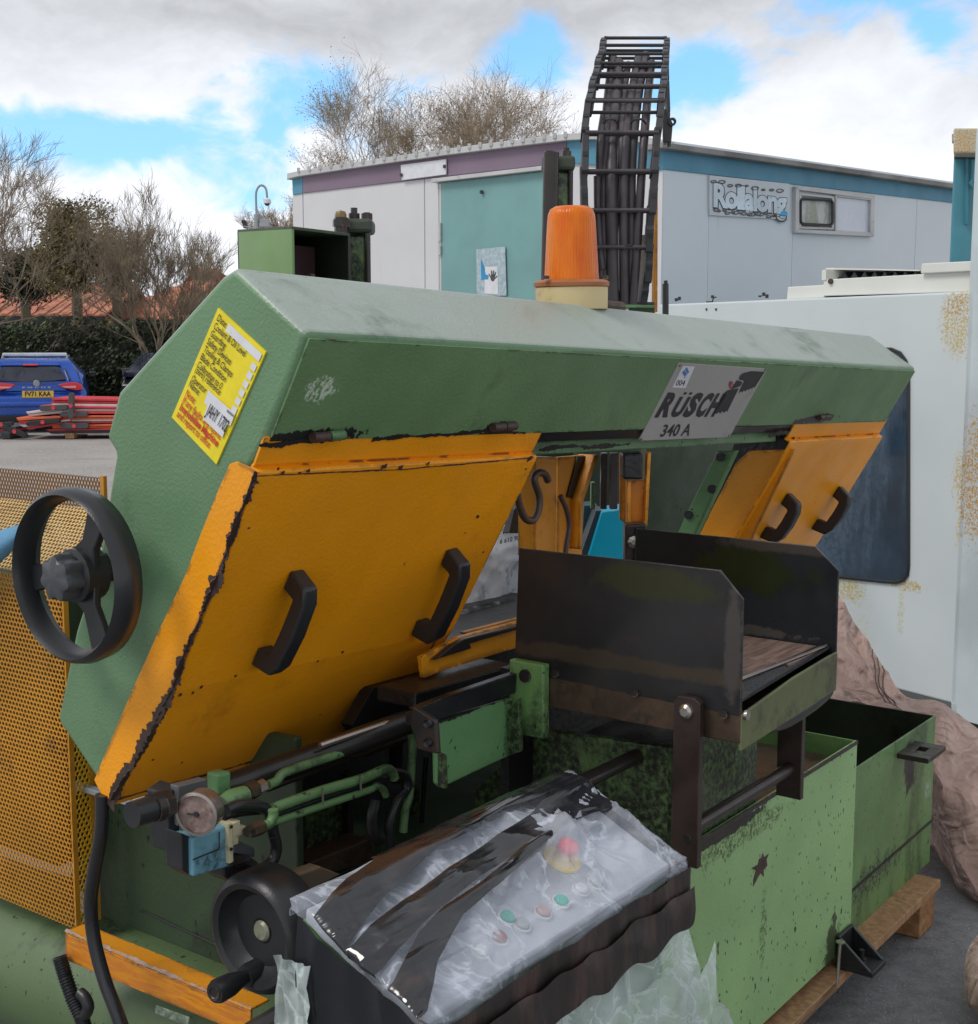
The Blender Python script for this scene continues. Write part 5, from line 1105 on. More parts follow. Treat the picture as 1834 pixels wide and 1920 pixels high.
yslab('mast', [(1200, 440), (1216, 440), (1213, 585), (1196, 585)], 3.80, .03, surf('grey timber post', (.22, .20, .19), .7))
MB().cyl(pd(1248, 532, 4.00), pd(1248, 600, 4.00), .0095, n=12).build('guide_rod', M_black, saw, smooth=True)
MB().cyl(pd(1248.5, 526, 4.00), pd(1248.5, 533, 4.00), .006, n=10).build('guide_rod_tip', M_black, saw, smooth=True)

# ---- blade guide arms and posts seen under the beam
slab('guide_post', [(1005, 857), (1045, 857), (1042, 1045), (1004, 1045)], 'b', 1.72, .05, M_orange2, saw, bevel=.003)
slab('guide_arm', [(1046, 857), (1112, 852), (1121, 856), (1093, 940), (1092, 1045), (1046, 1045)], 'b', 1.79, .012, M_or3, saw, bevel=.002)
slab('guide_edge', [(1115, 853), (1123, 853), (1095, 940), (1092, 1030), (1087, 1030), (1088, 940)], 'b', 1.76, .05, M_orange2, saw, bevel=.002)
slab('stain_plate', [(1084, 856), (1112, 854), (1088, 938), (1064, 932)], 'b', 1.784, .006, surf('blackened plate', (.02, .012, .006), .5, var=.4, vscale=20), saw)
yslab('guide_rail', [(1128, 850), (1140, 850), (1138, 955), (1126, 955)], 3.3, .03, M_steel)
yslab('guide_rail', [(1145, 850), (1160, 850), (1158, 955), (1144, 955)], 3.25, .03, M_cable)
yslab('guide_block', [(1167, 850), (1206, 850), (1206, 900), (1168, 899)], 3.0, .06, M_pitch, bevel=.006)
yslab('guide_post', [(1163, 850), (1178, 850), (1177, 965), (1170, 980), (1163, 975)], 3.1, .03, M_orange2)
yslab('guide_channel', [(1178, 902), (1210, 900), (1208, 983), (1177, 982)], 3.05, .03, M_or3, bevel=.002)
yslab('guide_channel_edge', [(1176, 902), (1183, 902), (1183, 982), (1176, 984)], 3.02, .04, M_orange)
yslab('guide_channel_edge', [(1214, 848), (1221, 848), (1214, 987), (1208, 985)], 3.02, .05, M_orange)
yslab('green_stay', [(1109, 905), (1116, 905), (1116, 955), (1108, 955)], 3.35, .03, M_fas)
yslab('clamp_block', [(1172, 985), (1212, 982), (1212, 1060), (1172, 1060)], 2.9, .05, M_steel, bevel=.004)
MB().lathe(pd(1188, 1016, 2.895), (0, -1, 0), [(.014, 0), (.014, .006), (.006, .008), (0, .008)], 8).build('bolt', M_chrome, saw)
MB().tube([pb(x, y, 1.66) for x, y in [(970, 925), (975, 950), (985, 972), (1000, 975), (1010, 955), (1011, 930), (1003, 905), (1003, 892), (1012, 886), (1022, 890), (1028, 902)]], .0085, 10, smooth=6).build('coolant_pipe', surf('brown coolant pipe', (.11, .07, .05), .4, metal=.3), saw, smooth=True)
MB().tube([pb(x, y, 1.70) for x, y in [(1051, 930), (1062, 955), (1067, 985), (1062, 1020), (1060, 1045)]], .0065, 8, smooth=6).build('coolant_pipe', surf('brown coolant pipe', (.11, .07, .05), .4, metal=.3), saw, smooth=True)
slab('dark_guide', [(965, 955), (1003, 925), (1003, 985), (985, 1000), (955, 1000)], 'b', 1.90, .02, M_pitch, saw)

# ---- feed tray with its two side plates
t = .006
M_platef = surf('blued steel plate front', (.026, .026, .028), .36, metal=.4, bump=.10, bscale=30, var=.35, vscale=4, edge=.42, chipcol=(.25, .22, .20), edger=.0035, dirt=.3, dirtcol=(.05, .035, .022), dirtscale=5, spots=[
    (m(2.08, 1.18, 1.19), (.2, .12, .035), (.036, .040, .016), 14, .38), (m(2.08, 1.25, 1.035), (.3, .3, .020), (.060, .046, .032), 10, .38), (m(2.08, 1.02, 1.10), (.03, .012, .12), (.07, .062, .058), 14, .38)])
M_plateb = surf('blued steel plate back', (.020, .024, .028), .34, metal=.4, bump=.10, bscale=30, var=.35, vscale=4, edge=.42, chipcol=(.25, .22, .20), edger=.0035, spots=[
    (m(2.5, 1.22, 1.15), (.2, .16, .055), (.026, .034, .012), 12, .38), (m(2.5, 1.12, 1.21), (.3, .12, .016), (.07, .058, .05), 16, .38), (m(2.5, 1.3, 1.03), (.3, .2, .012), (.08, .078, .075), 40, .3)])
prf = [(1.474, 1.228), (1.046, 1.228), (1.001, 1.182), (1.0, .975), (1.483, .985), (1.483, 1.015)]
tp = MB().prism([m(2.081, b, z) for b, z in prf], AV * t).build('side_plate', M_platef, saw, bevel=.0012); tp['label'] = 'near upright steel side plate of the feed tray'
tp2 = MB().prism([m(2.505, b, z) for b, z in [(1.462, 1.220), (1.051, 1.218), (1.001, 1.174), (1.0, .935), (1.47, .935)]], AV * t).build('side_plate', M_plateb, saw, bevel=.0012); tp2['label'] = 'far upright steel side plate of the feed tray'
tray = MB().boxm(2.085, 2.511, 1.005, 1.43, .925, .935).build('feed_tray', M_brown, saw)
MB().boxm(2.082, 2.090, 1.0, 1.42, .925, .985).build('tray_side', M_brown, tray, bevel=.002)
MB().prism([m(2.083, .998, .978), m(2.300, .998, 1.0), m(2.45, .998, 1.008), m(2.508, .998, 1.010), m(2.508, .998, .932), m(2.083, .998, .912)], BV * .006).build('tray_front', surf('olive tray front', (.12, .14, .055), .45, metal=.1, bump=.3, bscale=60, dirt=.5, dirtcol=(.05, .045, .03), dirtscale=8, edge=.4, chipcol=(.22, .2, .17), edger=.004, var=.2), tray, bevel=.002)
MB().boxm(2.096, 2.32, 1.045, 1.44, 1.012, 1.018).build('bed_board', M_board, tray, bevel=.001)
MB().boxm(2.324, 2.500, 1.02, 1.44, 1.012, 1.018).build('bed_board', M_board, tray, bevel=.001)
MB().prism([m(2.090, 1.012, .995), m(2.503, 1.012, 1.020), m(2.503, 1.035, 1.020), m(2.090, 1.042, 1.020)], -ZV * .004).build('swarf', surf('black swarf', (.010, .010, .012), .45, bump=1, bscale=200), tray)
MB().tube([m(2.09, 1.04, 1.021), m(2.50, 1.018, 1.022)], .003, 6).build('bed_edge', M_chrome, tray)
for b, z in ((1.385, .995), (1.21, .985), (1.03, .975)):
    p = m(2.081, b, z); MB().cyl(p, p - AV * .007, .0085, n=6).build('bolt', M_steel, tp)
p = m(2.095, .998, .975); MB().cyl(p, p - BV * .006, .009, n=10).build('bolt', M_chrome, tray, smooth=True)
p = m(2.098, .998, .92); 
# green bracket carrying the tray
gb_ = MB().boxm(2.060, 2.081, 1.400, 1.482, .866, 1.012).build('tray_bracket', M_tankd, saw, bevel=.004)
p = m(2.060, 1.442, .985); MB().cyl(p, p - AV * .005, .013, n=16).build('stud', M_steel, gb_, smooth=True)
# arms and cross rod
for (a_, b0, b1, z0, z1, lab) in ((2.055, 1.065, 1.118, .690, 1.0, 'near steel arm hanging from the tray corner'), (2.505, 1.066, 1.120, .690, .93, 'far steel arm under the tray')):
    ar = MB().prism([m(a_, b0, z0), m(a_, b1, z0), m(a_, b1, z1 - .012), m(a_, b1 - .008, z1), m(a_, b0 + .012, z1), m(a_, b0, z1 - .008)], AV * .016).build('clamp_arm', surf('brown black arm steel', (.05, .034, .030), .35, metal=.4, bump=.2, bscale=50, edge=.35, chipcol=(.18, .12, .10), edger=.004, var=.3, vscale=8), saw, bevel=.0015); ar['label'] = lab
    if a_ < 2.2:
        p = m(a_, 1.092, .975); MB().lathe(p, -AV, [(.0, .010), (.008, .010), (.013, .006), (.014, 0)], 20).build('pivot_bolt', M_chrome, ar, smooth=True)
        p = m(a_, 1.085, .742); MB().lathe(p, -AV, [(.0, .002), (.007, .002), (.008, 0)], 14).build('bolt', M_black, ar, smooth=True)
MB().cyl(m(2.07, 1.092, .752), m(2.506, 1.092, .752), .0135, n=16).build('cross_rod', M_steel, saw, smooth=True)
MB().tube([m(2.20, 1.04, .925), m(2.32, 1.035, .908), m(2.44, 1.03, .915), m(2.52, 1.03, .925)], .021, 12, smooth=5).build('hose', M_rub, saw, smooth=True)
# table box under the tray
slab('table_box', [(1268, 1404), (1030, 1370), (1000, 1385), (890, 1480), (890, 1640), (1265, 1640)], 'a', 2.17, .02, M_grime, saw, bevel=.003)
q = toM(pa(1268, 1404, 2.17)); 
MB().boxm(2.17, 2.52, q[1] - .003, q[1] + .02, .60, q[2]).build('table_box_front', M_grime, saw, bevel=.004)
MB().boxm(2.175, 2.51, q[1] + .002, q[1] + .25, q[2] - .04, q[2] - .03).build('drip_pan', M_pitch, saw)
MB().cyl(pa(1193, 1418, 2.168), pa(1193, 1418, 2.168) - AV * .42, .0145, n=14).build('guide_bar', M_steel, saw, smooth=True)
M_blk = M_pitch
# ---- front tank, open top
B0 = 1.16
q1 = toM(pb(1608, 1388, B0)); TA = q1[0]; TZ = q1[2]
M_tank2 = surf('light green tank paint marked', LGREEN, .48, bump=.45, bscale=190, speck=1.7, speckscale=55, chipcol=(.03, .035, .022), edge=.22, chipscale=34, var=.10, spots=[
    (pb(1400, 1560, B0), (.3, .3, .03), (.08, .13, .04), 18, .5), (pb(1430, 1740, B0), (.02, .02, .1), (.10, .17, .06), 30, .6),
    (pb(1520, 1880, B0), (.04, .04, .03), (.07, .04, .02), 30, .1), (pb(1360, 1560, B0), (.2, .2, .014), (.02, .02, .015), 40, .1), (pb(1560, 1800, B0), (.05, .05, .12), (.05, .08, .03), 40, .3)])
tk = MB().boxm(1.90, TA, B0, B0 + .006, .15, TZ).build('front_tank', M_tank2, saw, bevel=.0015)
tzz = lambda x, y: pb(1200 + x / 2.667, 1200 + y / 2.667, B0 - .0012)
MB().prism([tzz(x, y) for x, y in [(598, 1095), (610, 1088), (616, 1066), (622, 1088), (645, 1070), (634, 1098), (638, 1128), (620, 1150), (620, 1184), (605, 1165), (590, 1190), (568, 1232), (570, 1195), (582, 1152), (560, 1142), (592, 1124)]], BV * .001).build('paint_chip', M_rustm, tk)
MB().boxm(TA - .006, TA, B0 + .006, B0 + .30, .15, TZ - .001).build('tank_side', M_tankd, tk)
MB().boxm(1.90, TA - .006, B0 + .30, B0 + .306, .15, TZ - .001).build('tank_back', M_grime, tk)
MB().boxm(1.92, TA - .008, B0 + .008, B0 + .298, TZ - .055, TZ - .05).build('sludge', surf('brown sludge', (.085, .055, .04), .4, bump=.5, bscale=50, dirt=.5, dirtcol=(.012, .012, .012), dirtscale=8), tk)
MB().boxm(1.95, TA - .003, B0 - .003, B0 - .0005, TZ - .008, TZ + .001).build('tank_rim', M_steel, tk)
# ---- right tank, deep open box
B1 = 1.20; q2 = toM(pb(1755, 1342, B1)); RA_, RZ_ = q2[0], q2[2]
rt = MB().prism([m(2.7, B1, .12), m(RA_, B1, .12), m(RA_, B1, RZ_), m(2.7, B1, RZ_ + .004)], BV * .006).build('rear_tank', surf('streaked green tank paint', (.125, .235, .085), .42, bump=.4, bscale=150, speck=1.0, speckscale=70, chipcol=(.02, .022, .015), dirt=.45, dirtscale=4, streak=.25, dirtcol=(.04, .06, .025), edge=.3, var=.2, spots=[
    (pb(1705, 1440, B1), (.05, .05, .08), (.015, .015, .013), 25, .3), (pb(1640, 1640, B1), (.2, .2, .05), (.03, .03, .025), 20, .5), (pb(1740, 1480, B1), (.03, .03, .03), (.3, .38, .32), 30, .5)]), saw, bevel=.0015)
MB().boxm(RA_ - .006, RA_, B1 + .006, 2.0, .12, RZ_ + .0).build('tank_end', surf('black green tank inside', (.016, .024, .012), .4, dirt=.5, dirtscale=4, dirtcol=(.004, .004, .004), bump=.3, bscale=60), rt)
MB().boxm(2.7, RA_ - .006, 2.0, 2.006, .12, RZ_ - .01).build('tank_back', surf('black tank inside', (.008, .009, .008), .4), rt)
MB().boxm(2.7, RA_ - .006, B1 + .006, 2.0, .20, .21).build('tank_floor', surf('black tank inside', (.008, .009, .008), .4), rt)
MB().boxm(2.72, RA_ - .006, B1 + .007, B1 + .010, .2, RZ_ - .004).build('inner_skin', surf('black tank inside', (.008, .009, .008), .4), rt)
MB().prism([m(2.9, B1 - .004, .235), m(RA_ + .001, B1 - .004, .243), m(RA_ + .001, B1 - .004, .249), m(2.9, B1 - .004, .241)], BV * .004).build('seam', M_black, rt)
lg = [pb(1688, 1412, B1 - .002)]
z_ = lg[0].z; a_l = toM(lg[0])[0]
o0 = a_l - .02
lug = MB()
for (a0_, a1_, b0_, b1_) in ((o0, o0 + .035, .085, .0), (o0 + .100, o0 + .145, .085, .0), (o0 + .035, o0 + .100, .085, .055), (o0 + .035, o0 + .100, .028, .0)):
    lug.boxm(a0_, a1_, B1 - b0_, B1 - b1_, z_ - .010, z_ + .004)
lug.build('lifting_lug', M_steel, rt, bevel=.002)
# foot bracket bolted at the tank corner
fb = m(2.90, 1.155, .135)
ft = MB()
A3 = TA - .03
ft.boxm(A3 - .07, A3 + .02, 1.065, 1.157, .124, .137); ft.boxm(A3 - .07, A3 + .02, 1.148, 1.157, .137, .205)
for a_ in (A3 - .07, A3 + .011): ft.prism([m(a_, 1.148, .137), m(a_, 1.070, .137), m(a_, 1.148, .202)], AV * .009)
fo = ft.build('foot_bracket', M_black, saw, bevel=.002)
p = m(A3 - .025, 1.11, .137); MB().cyl(p, p + ZV * .010, .012, n=6).build('nut', M_steel, fo); MB().cyl(p, p + ZV * .030, .007, n=8).build('bolt', M_steel, fo, smooth=True)
p = m(A3 - .15, 1.12, .125); MB().tube([p, p + ZV * .10 + AV * .012], .0035, 6).build('nail', M_chrome, fo); MB().lathe(p + ZV * .10 + AV * .012, ZV, [(0, .002), (.011, .002), (.011, 0)], 10).build('nail_head', M_chrome, fo)

# ---- bed between the head and the table: lid box, rails
lb = toM(pb(820, 1352, 1.47))
M_lid = surf('scuffed light green lid', (.14, .31, .13), .42, bump=.5, bscale=120, speck=1.2, speckscale=60, chips=.1, chipcol=(.012, .012, .012), chipscale=18, edge=.25, var=.12, spots=[(pb(960, 1360, 1.47), (.03, .03, .10), (.05, .05, .02), 30, .4), (pb(880, 1325, 1.47), (.2, .2, .012), (.015, .016, .018), 24, .1)])
lidb = slab('slide_cover', [(818, 1352), (962, 1308), (966, 1412), (955, 1418), (828, 1478), (820, 1470)], 'b', 1.47, .012, M_lid, saw, bevel=.004)
slab('cover_top', [(780, 1330), (830, 1310), (970, 1262), (968, 1300), (826, 1350), (800, 1352)], 'b', 1.462, .02, surf('blue black steel', (.022, .025, .03), .3, metal=.5, edge=.4, chipcol=(.16, .17, .19), edger=.006), lidb, bevel=.003)
slab('cover_end', [(772, 1322), (818, 1352), (822, 1415), (806, 1412), (782, 1405), (768, 1360)], 'a', 1.74, .01, M_steel, lidb, bevel=.004)
for x, y in ((804, 1356), (804, 1392)): p = pa(x, y, 1.739); MB().lathe(p, -AV, [(0, .003), (.005, .003), (.0075, .006), (.0085, 0)], 12).build('socket_screw', M_black, lidb, smooth=True)
slab('cover_leg', [(820, 1412), (832, 1418), (834, 1480), (820, 1474)], 'a', 1.76, .01, M_grime, saw)
slab('cover_side', [(954, 1330), (972, 1310), (975, 1410), (956, 1418)], 'a', 2.03, .012, M_grime, saw, bevel=.002)
# orange rail beyond
slab('bed_rail', [(790, 1232), (860, 1195), (1000, 1158), (1000, 1205), (960, 1218), (830, 1258), (795, 1272)], 'b', 1.66, .012, surf('flaking orange rail', (.70, .28, .008), .42, bump=.4, bscale=120, chips=.5, edge=.30, chipcol=(.02, .014, .012), chipscale=22, edger=.025, var=.08), saw, bevel=.002)
slab('bed_rail_lip', [(850, 1210), (872, 1198), (1000, 1166), (1000, 1172), (882, 1207), (885, 1216), (815, 1238)], 'b', 1.645, .014, M_steel, saw, bevel=.002)
slab('bed_rail_top', [(868, 1186), (1000, 1152), (1000, 1166), (882, 1196)], 'b', 1.70, .012, M_orange2, saw)
slab('bed_casting', [(700, 1290), (800, 1262), (1000, 1190), (1000, 1330), (780, 1375), (690, 1420), (660, 1360)], 'b', 1.76, .03, M_pitch, saw)
slab('bed_slide', [(780, 1330), (970, 1262), (970, 1245), (780, 1300)], 'b', 1.60, .1, M_pitch, saw, bevel=.004)
slab('bed_slide', [(775, 1362), (1000, 1278), (1000, 1262), (775, 1338)], 'b', 1.53, .02, surf('bright slide steel', (.05, .055, .062), .25, metal=.8, edge=.5, chipcol=(.3, .3, .33), edger=.005), saw, bevel=.003)
# dark body under the bed
slab('bed_body', [(560, 1410), (780, 1330), (1000, 1330), (1000, 1640), (560, 1640)], 'b', 2.02, .03, M_pitch, saw)
MB().boxm(1.78, 2.2, 1.30, 2.0, .52, .53).build('bed_floor', M_pitch, saw)
MB().boxm(2.085, 2.9, 1.50, 1.52, .30, .985).build('bed_front', M_pitch, saw)
MB().boxm(2.085, 2.5, 1.20, 1.50, .62, .63).build('bed_shelf', M_pitch, saw)
MB().boxm(1.80, 2.9, 1.80, 2.6, .93, .95).build('bed_top', M_pitch, saw)
MB().boxm(1.80, 3.3, 2.14, 2.16, .15, .94).build('bed_back', M_pitch, saw)
# round slide bar and pipes below the door
def A_(x, y, b): return pb(x, y, b)
MB().tube([A_(770, 1352, 1.62), A_(420, 1478, 1.75)], .024, 16).build('slide_bar', surf('dark slide bar', (.05, .048, .048), .3, metal=.7, var=.3, bump=.1), saw, smooth=True)
MB().tube([A_(772, 1340, 1.62), A_(600, 1398, 1.66)], .006, 8).build('slide_bar_edge', M_chrome, saw, smooth=True)
MB().prism([pb(430, 1475, 1.74), pb(560, 1415, 1.74), pb(560, 1440, 1.74), pb(430, 1495, 1.74)], BV * .03).build('cylinder_body', M_tankd, saw, bevel=.008)
slab('cylinder_clamp', [(408, 1452), (434, 1446), (434, 1490), (410, 1494)], 'b', 1.70, .03, M_lid, saw, bevel=.005)
PIPE = surf('chipped green pipe', (.14, .27, .11), .4, bump=.3, bscale=120, chips=.9, chipcol=(.025, .025, .023), chipscale=30, speck=1.0, dirt=.5, dirtcol=(.03, .035, .022), dirtscale=12)
def pipe(pts, b, r, mat=PIPE, name='hydraulic_pipe', sm_=5): return MB().tube([pb(x, y, b) for x, y in pts], r, 10, smooth=sm_).build(name, mat, saw, smooth=True, ang=60)
pipe([(503, 1472), (518, 1465), (528, 1452), (545, 1444), (585, 1430), (650, 1408), (755, 1372), (768, 1374), (774, 1388), (772, 1430), (768, 1490), (760, 1520), (756, 1560)], 1.66, .0085)
pipe([(500, 1480), (600, 1442), (760, 1386)], 1.70, .006, M_steel)
pipe([(512, 1516), (600, 1484), (680, 1460), (722, 1442), (735, 1448), (740, 1460)], 1.62, .0095)
pipe([(512, 1530), (560, 1512), (640, 1484), (720, 1462)], 1.64, .010, M_rub)
pipe([(508, 1544), (600, 1512), (690, 1482), (705, 1474), (718, 1480), (724, 1492)], 1.62, .007)
pipe([(735, 1448), (760, 1455), (762, 1480), (745, 1500), (730, 1550), (735, 1600)], 1.66, .010, M_rub, 'hose')
pipe([(705, 1500), (698, 1530), (700, 1560), (712, 1575)], 1.66, .014, M_pitch, 'hose')
for x in (604, 675): MB().tube([pb(x, 1478 - (x - 604) * .35, 1.605), pb(x + 2, 1508 - (x - 604) * .35, 1.605)], .0022, 6).build('cable_tie', M_chrome, saw)
pipe([(778, 1475), (780, 1500), (779, 1560)], 1.9, .012, M_grime); pipe([(800, 1420), (795, 1480), (790, 1560)], 1.85, .006, M_pitch)
slab('inner_frame', [(556, 1500), (572, 1494), (572, 1640), (556, 1640)], 'b', 1.86, .03, M_pitch, saw); slab('inner_panel', [(572, 1500), (660, 1468), (660, 1570), (574, 1600)], 'b', 1.90, .02, M_grime, saw)
slab('inner_frame', [(742, 1395), (756, 1390), (756, 1470), (742, 1470)], 'b', 1.88, .02, M_steel, saw); slab('inner_frame', [(652, 1450), (662, 1446), (664, 1590), (654, 1600)], 'b', 1.88, .02, M_steel, saw)
slab('bed_ledge', [(580, 1618), (695, 1572), (702, 1590), (702, 1612), (620, 1640)], 'b', 1.75, .06, M_brown, saw, bevel=.003)
slab('bed_ledge', [(545, 1645), (602, 1625), (640, 1640), (560, 1680), (545, 1675)], 'b', 1.55, .03, surf('brown rusty block', (.14, .10, .07), .5, bump=.3, bscale=50), saw, bevel=.003)
# brass-bright fitting and labelled nut
u = (pb(640, 1410, 1.66) - pb(500, 1472, 1.66)).normalized()
MB().tube([pb(462, 1486, 1.66), pb(480, 1479, 1.66)], .016, 6).build('union_nut', M_brown, saw); MB().tube([pb(480, 1479, 1.66), pb(495, 1472, 1.66)], .012, 6).build('union_nut', M_chrome, saw)
MB().tube([pb(418, 1508, 1.66), pb(432, 1500, 1.66), pb(460, 1490, 1.66)], [.014, .018, .016], 10, smooth=3).build('hydraulic_pipe', PIPE, saw, smooth=True)

# ---- valve block with gauge
slab('valve_plate', [(334, 1474), (388, 1460), (388, 1535), (334, 1550)], 'b', 1.66, .02, surf('grey valve plate', (.16, .165, .175), .4, metal=.5, var=.2, dirt=.4, dirtcol=(.03, .03, .03)), saw, bevel=.002)
slab('valve_body', [(312, 1490), (338, 1472), (338, 1555), (330, 1600), (322, 1600), (314, 1520)], 'b', 1.67, .05, M_black, saw, bevel=.003)
gc = pp(380, 1523, m(1.30, 0, 0) , AV); gc = pb(372, 1524, 1.60)
GA = (-AV * .92 - BV * .38).normalized()
gg = MB().lathe(gc, GA, [(.0, -.030), (.031, -.030), (.033, -.026), (.033, .0), (.036, .002), (.036, .008), (.031, .009)], 40).build('pressure_gauge', surf('brushed gauge case', (.40, .35, .32), .32, metal=.85, var=.15, vscale=20), saw, smooth=True)
MB().lathe(gc, GA, [(0, .0065), (.0315, .0065)], 40).build('gauge_dial', M_glass, gg)
MB().prism([gc + GA * .0085 + ZV * .001 - GA.cross(ZV) * .004, gc + GA * .0085 + ZV * .001 + GA.cross(ZV) * .016, gc + GA * .0085 - ZV * .001 + GA.cross(ZV) * .016, gc + GA * .0085 - ZV * .002 - GA.cross(ZV) * .004], GA * .0006).build('needle', M_ink, gg)
MB().lathe(gc, GA, [(0, .0095), (.004, .0095), (.005, .0075)], 12).build('needle_hub', M_ink, gg, smooth=True)
vb_ = slab('solenoid_valve', [(361, 1572), (429, 1546), (430, 1625), (362, 1645)], 'b', 1.62, .05, M_blue, saw, bevel=.004); vb_['label'] = 'pale blue solenoid valve block under the gauge'
slab('valve_side', [(341, 1562), (360, 1571), (361, 1645), (342, 1632)], 'b', 1.63, .04, M_black, vb_, bevel=.002)
slab('terminal_strip', [(428, 1545), (436, 1543), (438, 1616), (430, 1620)], 'b', 1.612, .04, M_cream, vb_, bevel=.001); slab('terminal_strip', [(436, 1545), (450, 1538), (451, 1550), (461, 1548), (462, 1562), (448, 1568), (447, 1582), (437, 1586)], 'b', 1.615, .02, M_cream, vb_, bevel=.001)
for y in (1550, 1592): p = pb(433, y, 1.611); MB().cyl(p, p - BV * .002, .003, n=8).build('hole', M_ink, vb_)
MB().tube([pb(x, y, 1.617) for x, y in [(411, 1560), (411, 1592), (362, 1612)]], .0012, 5).build('groove', M_ink, vb_)
MB().tube([pb(x, y, 1.60) for x, y in [(462, 1562), (475, 1556)]], .010, 6).build('fitting', M_steel, vb_); MB().tube([pb(x, y, 1.60) for x, y in [(472, 1557), (492, 1550)]], .013, 6).build('fitting', M_brown, vb_)
pipe([(490, 1550), (505, 1545), (512, 1530), (512, 1518)], 1.60, .009, PIPE)
# knurled knob left
MB().tube([pb(247, 1528, 1.64), pb(285, 1516, 1.64)], .021, 16).build('throttle_knob', M_black, saw, smooth=True); MB().tube([pb(285, 1516, 1.64), pb(300, 1511, 1.64)], .024, 16).build('throttle_knob', M_steel, saw, smooth=True); MB().tube([pb(298, 1512, 1.64), pb(318, 1506, 1.64)], .022, 6).build('hex_nut', M_steel, saw)
# second solenoid, corrugated plug and hose
slab('coil_cover', [(438, 1572), (478, 1590), (478, 1608), (440, 1600)], 'b', 1.66, .05, surf('dull blue grey plate', (.10, .11, .13), .45), saw, bevel=.002)
slab('coil', [(420, 1622), (470, 1605), (490, 1620), (480, 1650), (445, 1660), (422, 1645)], 'b', 1.64, .06, M_black, saw, bevel=.006)
for k in range(4): MB().tube([pb(440, 1612 + k * 5, 1.635), pb(462, 1605 + k * 5, 1.635)], .0012, 5).build('coil_rib', M_steel, saw)
pipe([(425, 1520), (450, 1510), (485, 1512), (505, 1525), (512, 1560), (518, 1590), (510, 1615), (490, 1630), (470, 1632)], 1.63, .0105, M_rub, 'conduit')
pipe([(420, 1532), (450, 1524), (490, 1520)], 1.65, .007, M_rub, 'conduit')
pipe([(470, 1634), (480, 1628)], 1.62, .013, M_black, 'conduit_end')
for x, y in ((505, 1520), (511, 1570)): MB().tube([pb(x - 7, y + 2, 1.618), pb(x + 8, y, 1.618)], .0018, 5).build('cable_tie', M_black, saw)

# ---- base end face, perforated guard, orange rail
EA = 1.75; eb = toM(pa(557, 1600, EA))[1]
MB().prism([m(EA, 1.15, .16), m(EA, 2.9, .12), m(EA, 2.9, .40), m(EA, 2.45, .42), m(EA, 2.42, .80), m(EA, 2.2, .86), m(EA, eb, .88), m(EA, eb, .56), m(EA, 1.15, .56)], AV * .02).build('base_end_plate', M_base, saw, bevel=.004)
tb = [(EA - .004, 0)]
MB().lathe(m(1.73, 1.0, .215), BV, [(0, 0), (.15, 0), (.155, .02), (.155, 2.1), (0, 2.1)], 40).build('base_tube', surf('olive green base paint', (.085, .135, .058), .45, bump=.3, bscale=120, speck=1.2, speckscale=90, chipcol=(.02, .02, .015), dirt=.4, dirtscale=3), saw, smooth=True)
MB().boxm(1.80, 3.0, 1.8, 2.3, .16, .55).build('base_frame', M_base, saw, bevel=.004)
MB().boxm(1.80, 3.0, 1.3, 1.9, .16, .50).build('base_frame', M_base, saw, bevel=.004)
rl = toM(pa(125, 1748, 1.50)); rl2 = toM(pa(468, 1892, 1.50))
rail = MB().prism([pa(122, 1750, 1.52), pa(470, 1897, 1.52), pa(468, 1945, 1.52), pa(122, 1800, 1.52)], AV * .006).build('kick_rail', surf('scratched orange rail', (.66, .26, .012), .42, bump=.3, bscale=120, chips=.2, edge=.42, chipcol=(.07, .04, .03), chipscale=30, edger=.014, grain=((8, 8, 60), 2, (.55, .18, .02)), var=.1), saw, bevel=.002)
zt = toM(pa(122, 1750, 1.52))[2]
b_l, b_r = toM(pa(122, 1750, 1.52))[1], toM(pa(470, 1897, 1.52))[1]
MB().prism([m(1.52, b_l, zt), m(1.52, b_r, toM(pa(470, 1897, 1.52))[2]), m(1.565, b_r, toM(pa(470, 1897, 1.52))[2]), m(1.565, b_l, zt)], ZV * .005).build('kick_rail_top', M_orange2, rail, bevel=.0015)
scab([m(1.521, b_l, zt + .006), m(1.521, (b_l + b_r) / 2, zt + .005), m(1.521, b_r, zt + .004)], .0035, rail, surf('pale bare metal', (.28, .20, .17), .5, var=.3, vscale=30), -AV + ZV, seed=44)
# details on the end plate: slot, crease, hole
slab('slot', rrect(292, 1778, 352, 1800, 9, 3, .42), 'a', EA - .003, .004, M_black, saw)
MB().tube([pa(262, 1708, EA - .002), pa(268, 1708, EA - .002), pa(428, 1782, EA - .002)], .002, 5).build('panel_crease', M_ink, saw)
MB().lathe(pa(150, 1680, EA - .004), -AV, [(0, 0), (.052, 0), (.052, .002)], 24).build('port_hole', M_ink, saw)
MB().lathe(pa(152, 1690, EA - .01), -AV, [(0, .004), (.022, .004), (.026, 0)], 16).build('port_plug', surf('pale plug', (.4, .37, .35), .5), saw, smooth=True)
slab('part_label', [(292, 1885), (355, 1908), (352, 1925), (290, 1900)], 'a', 1.485, .002, surf('worn foil label', (.15, .2, .15), .45, var=.5, vscale=80), saw)
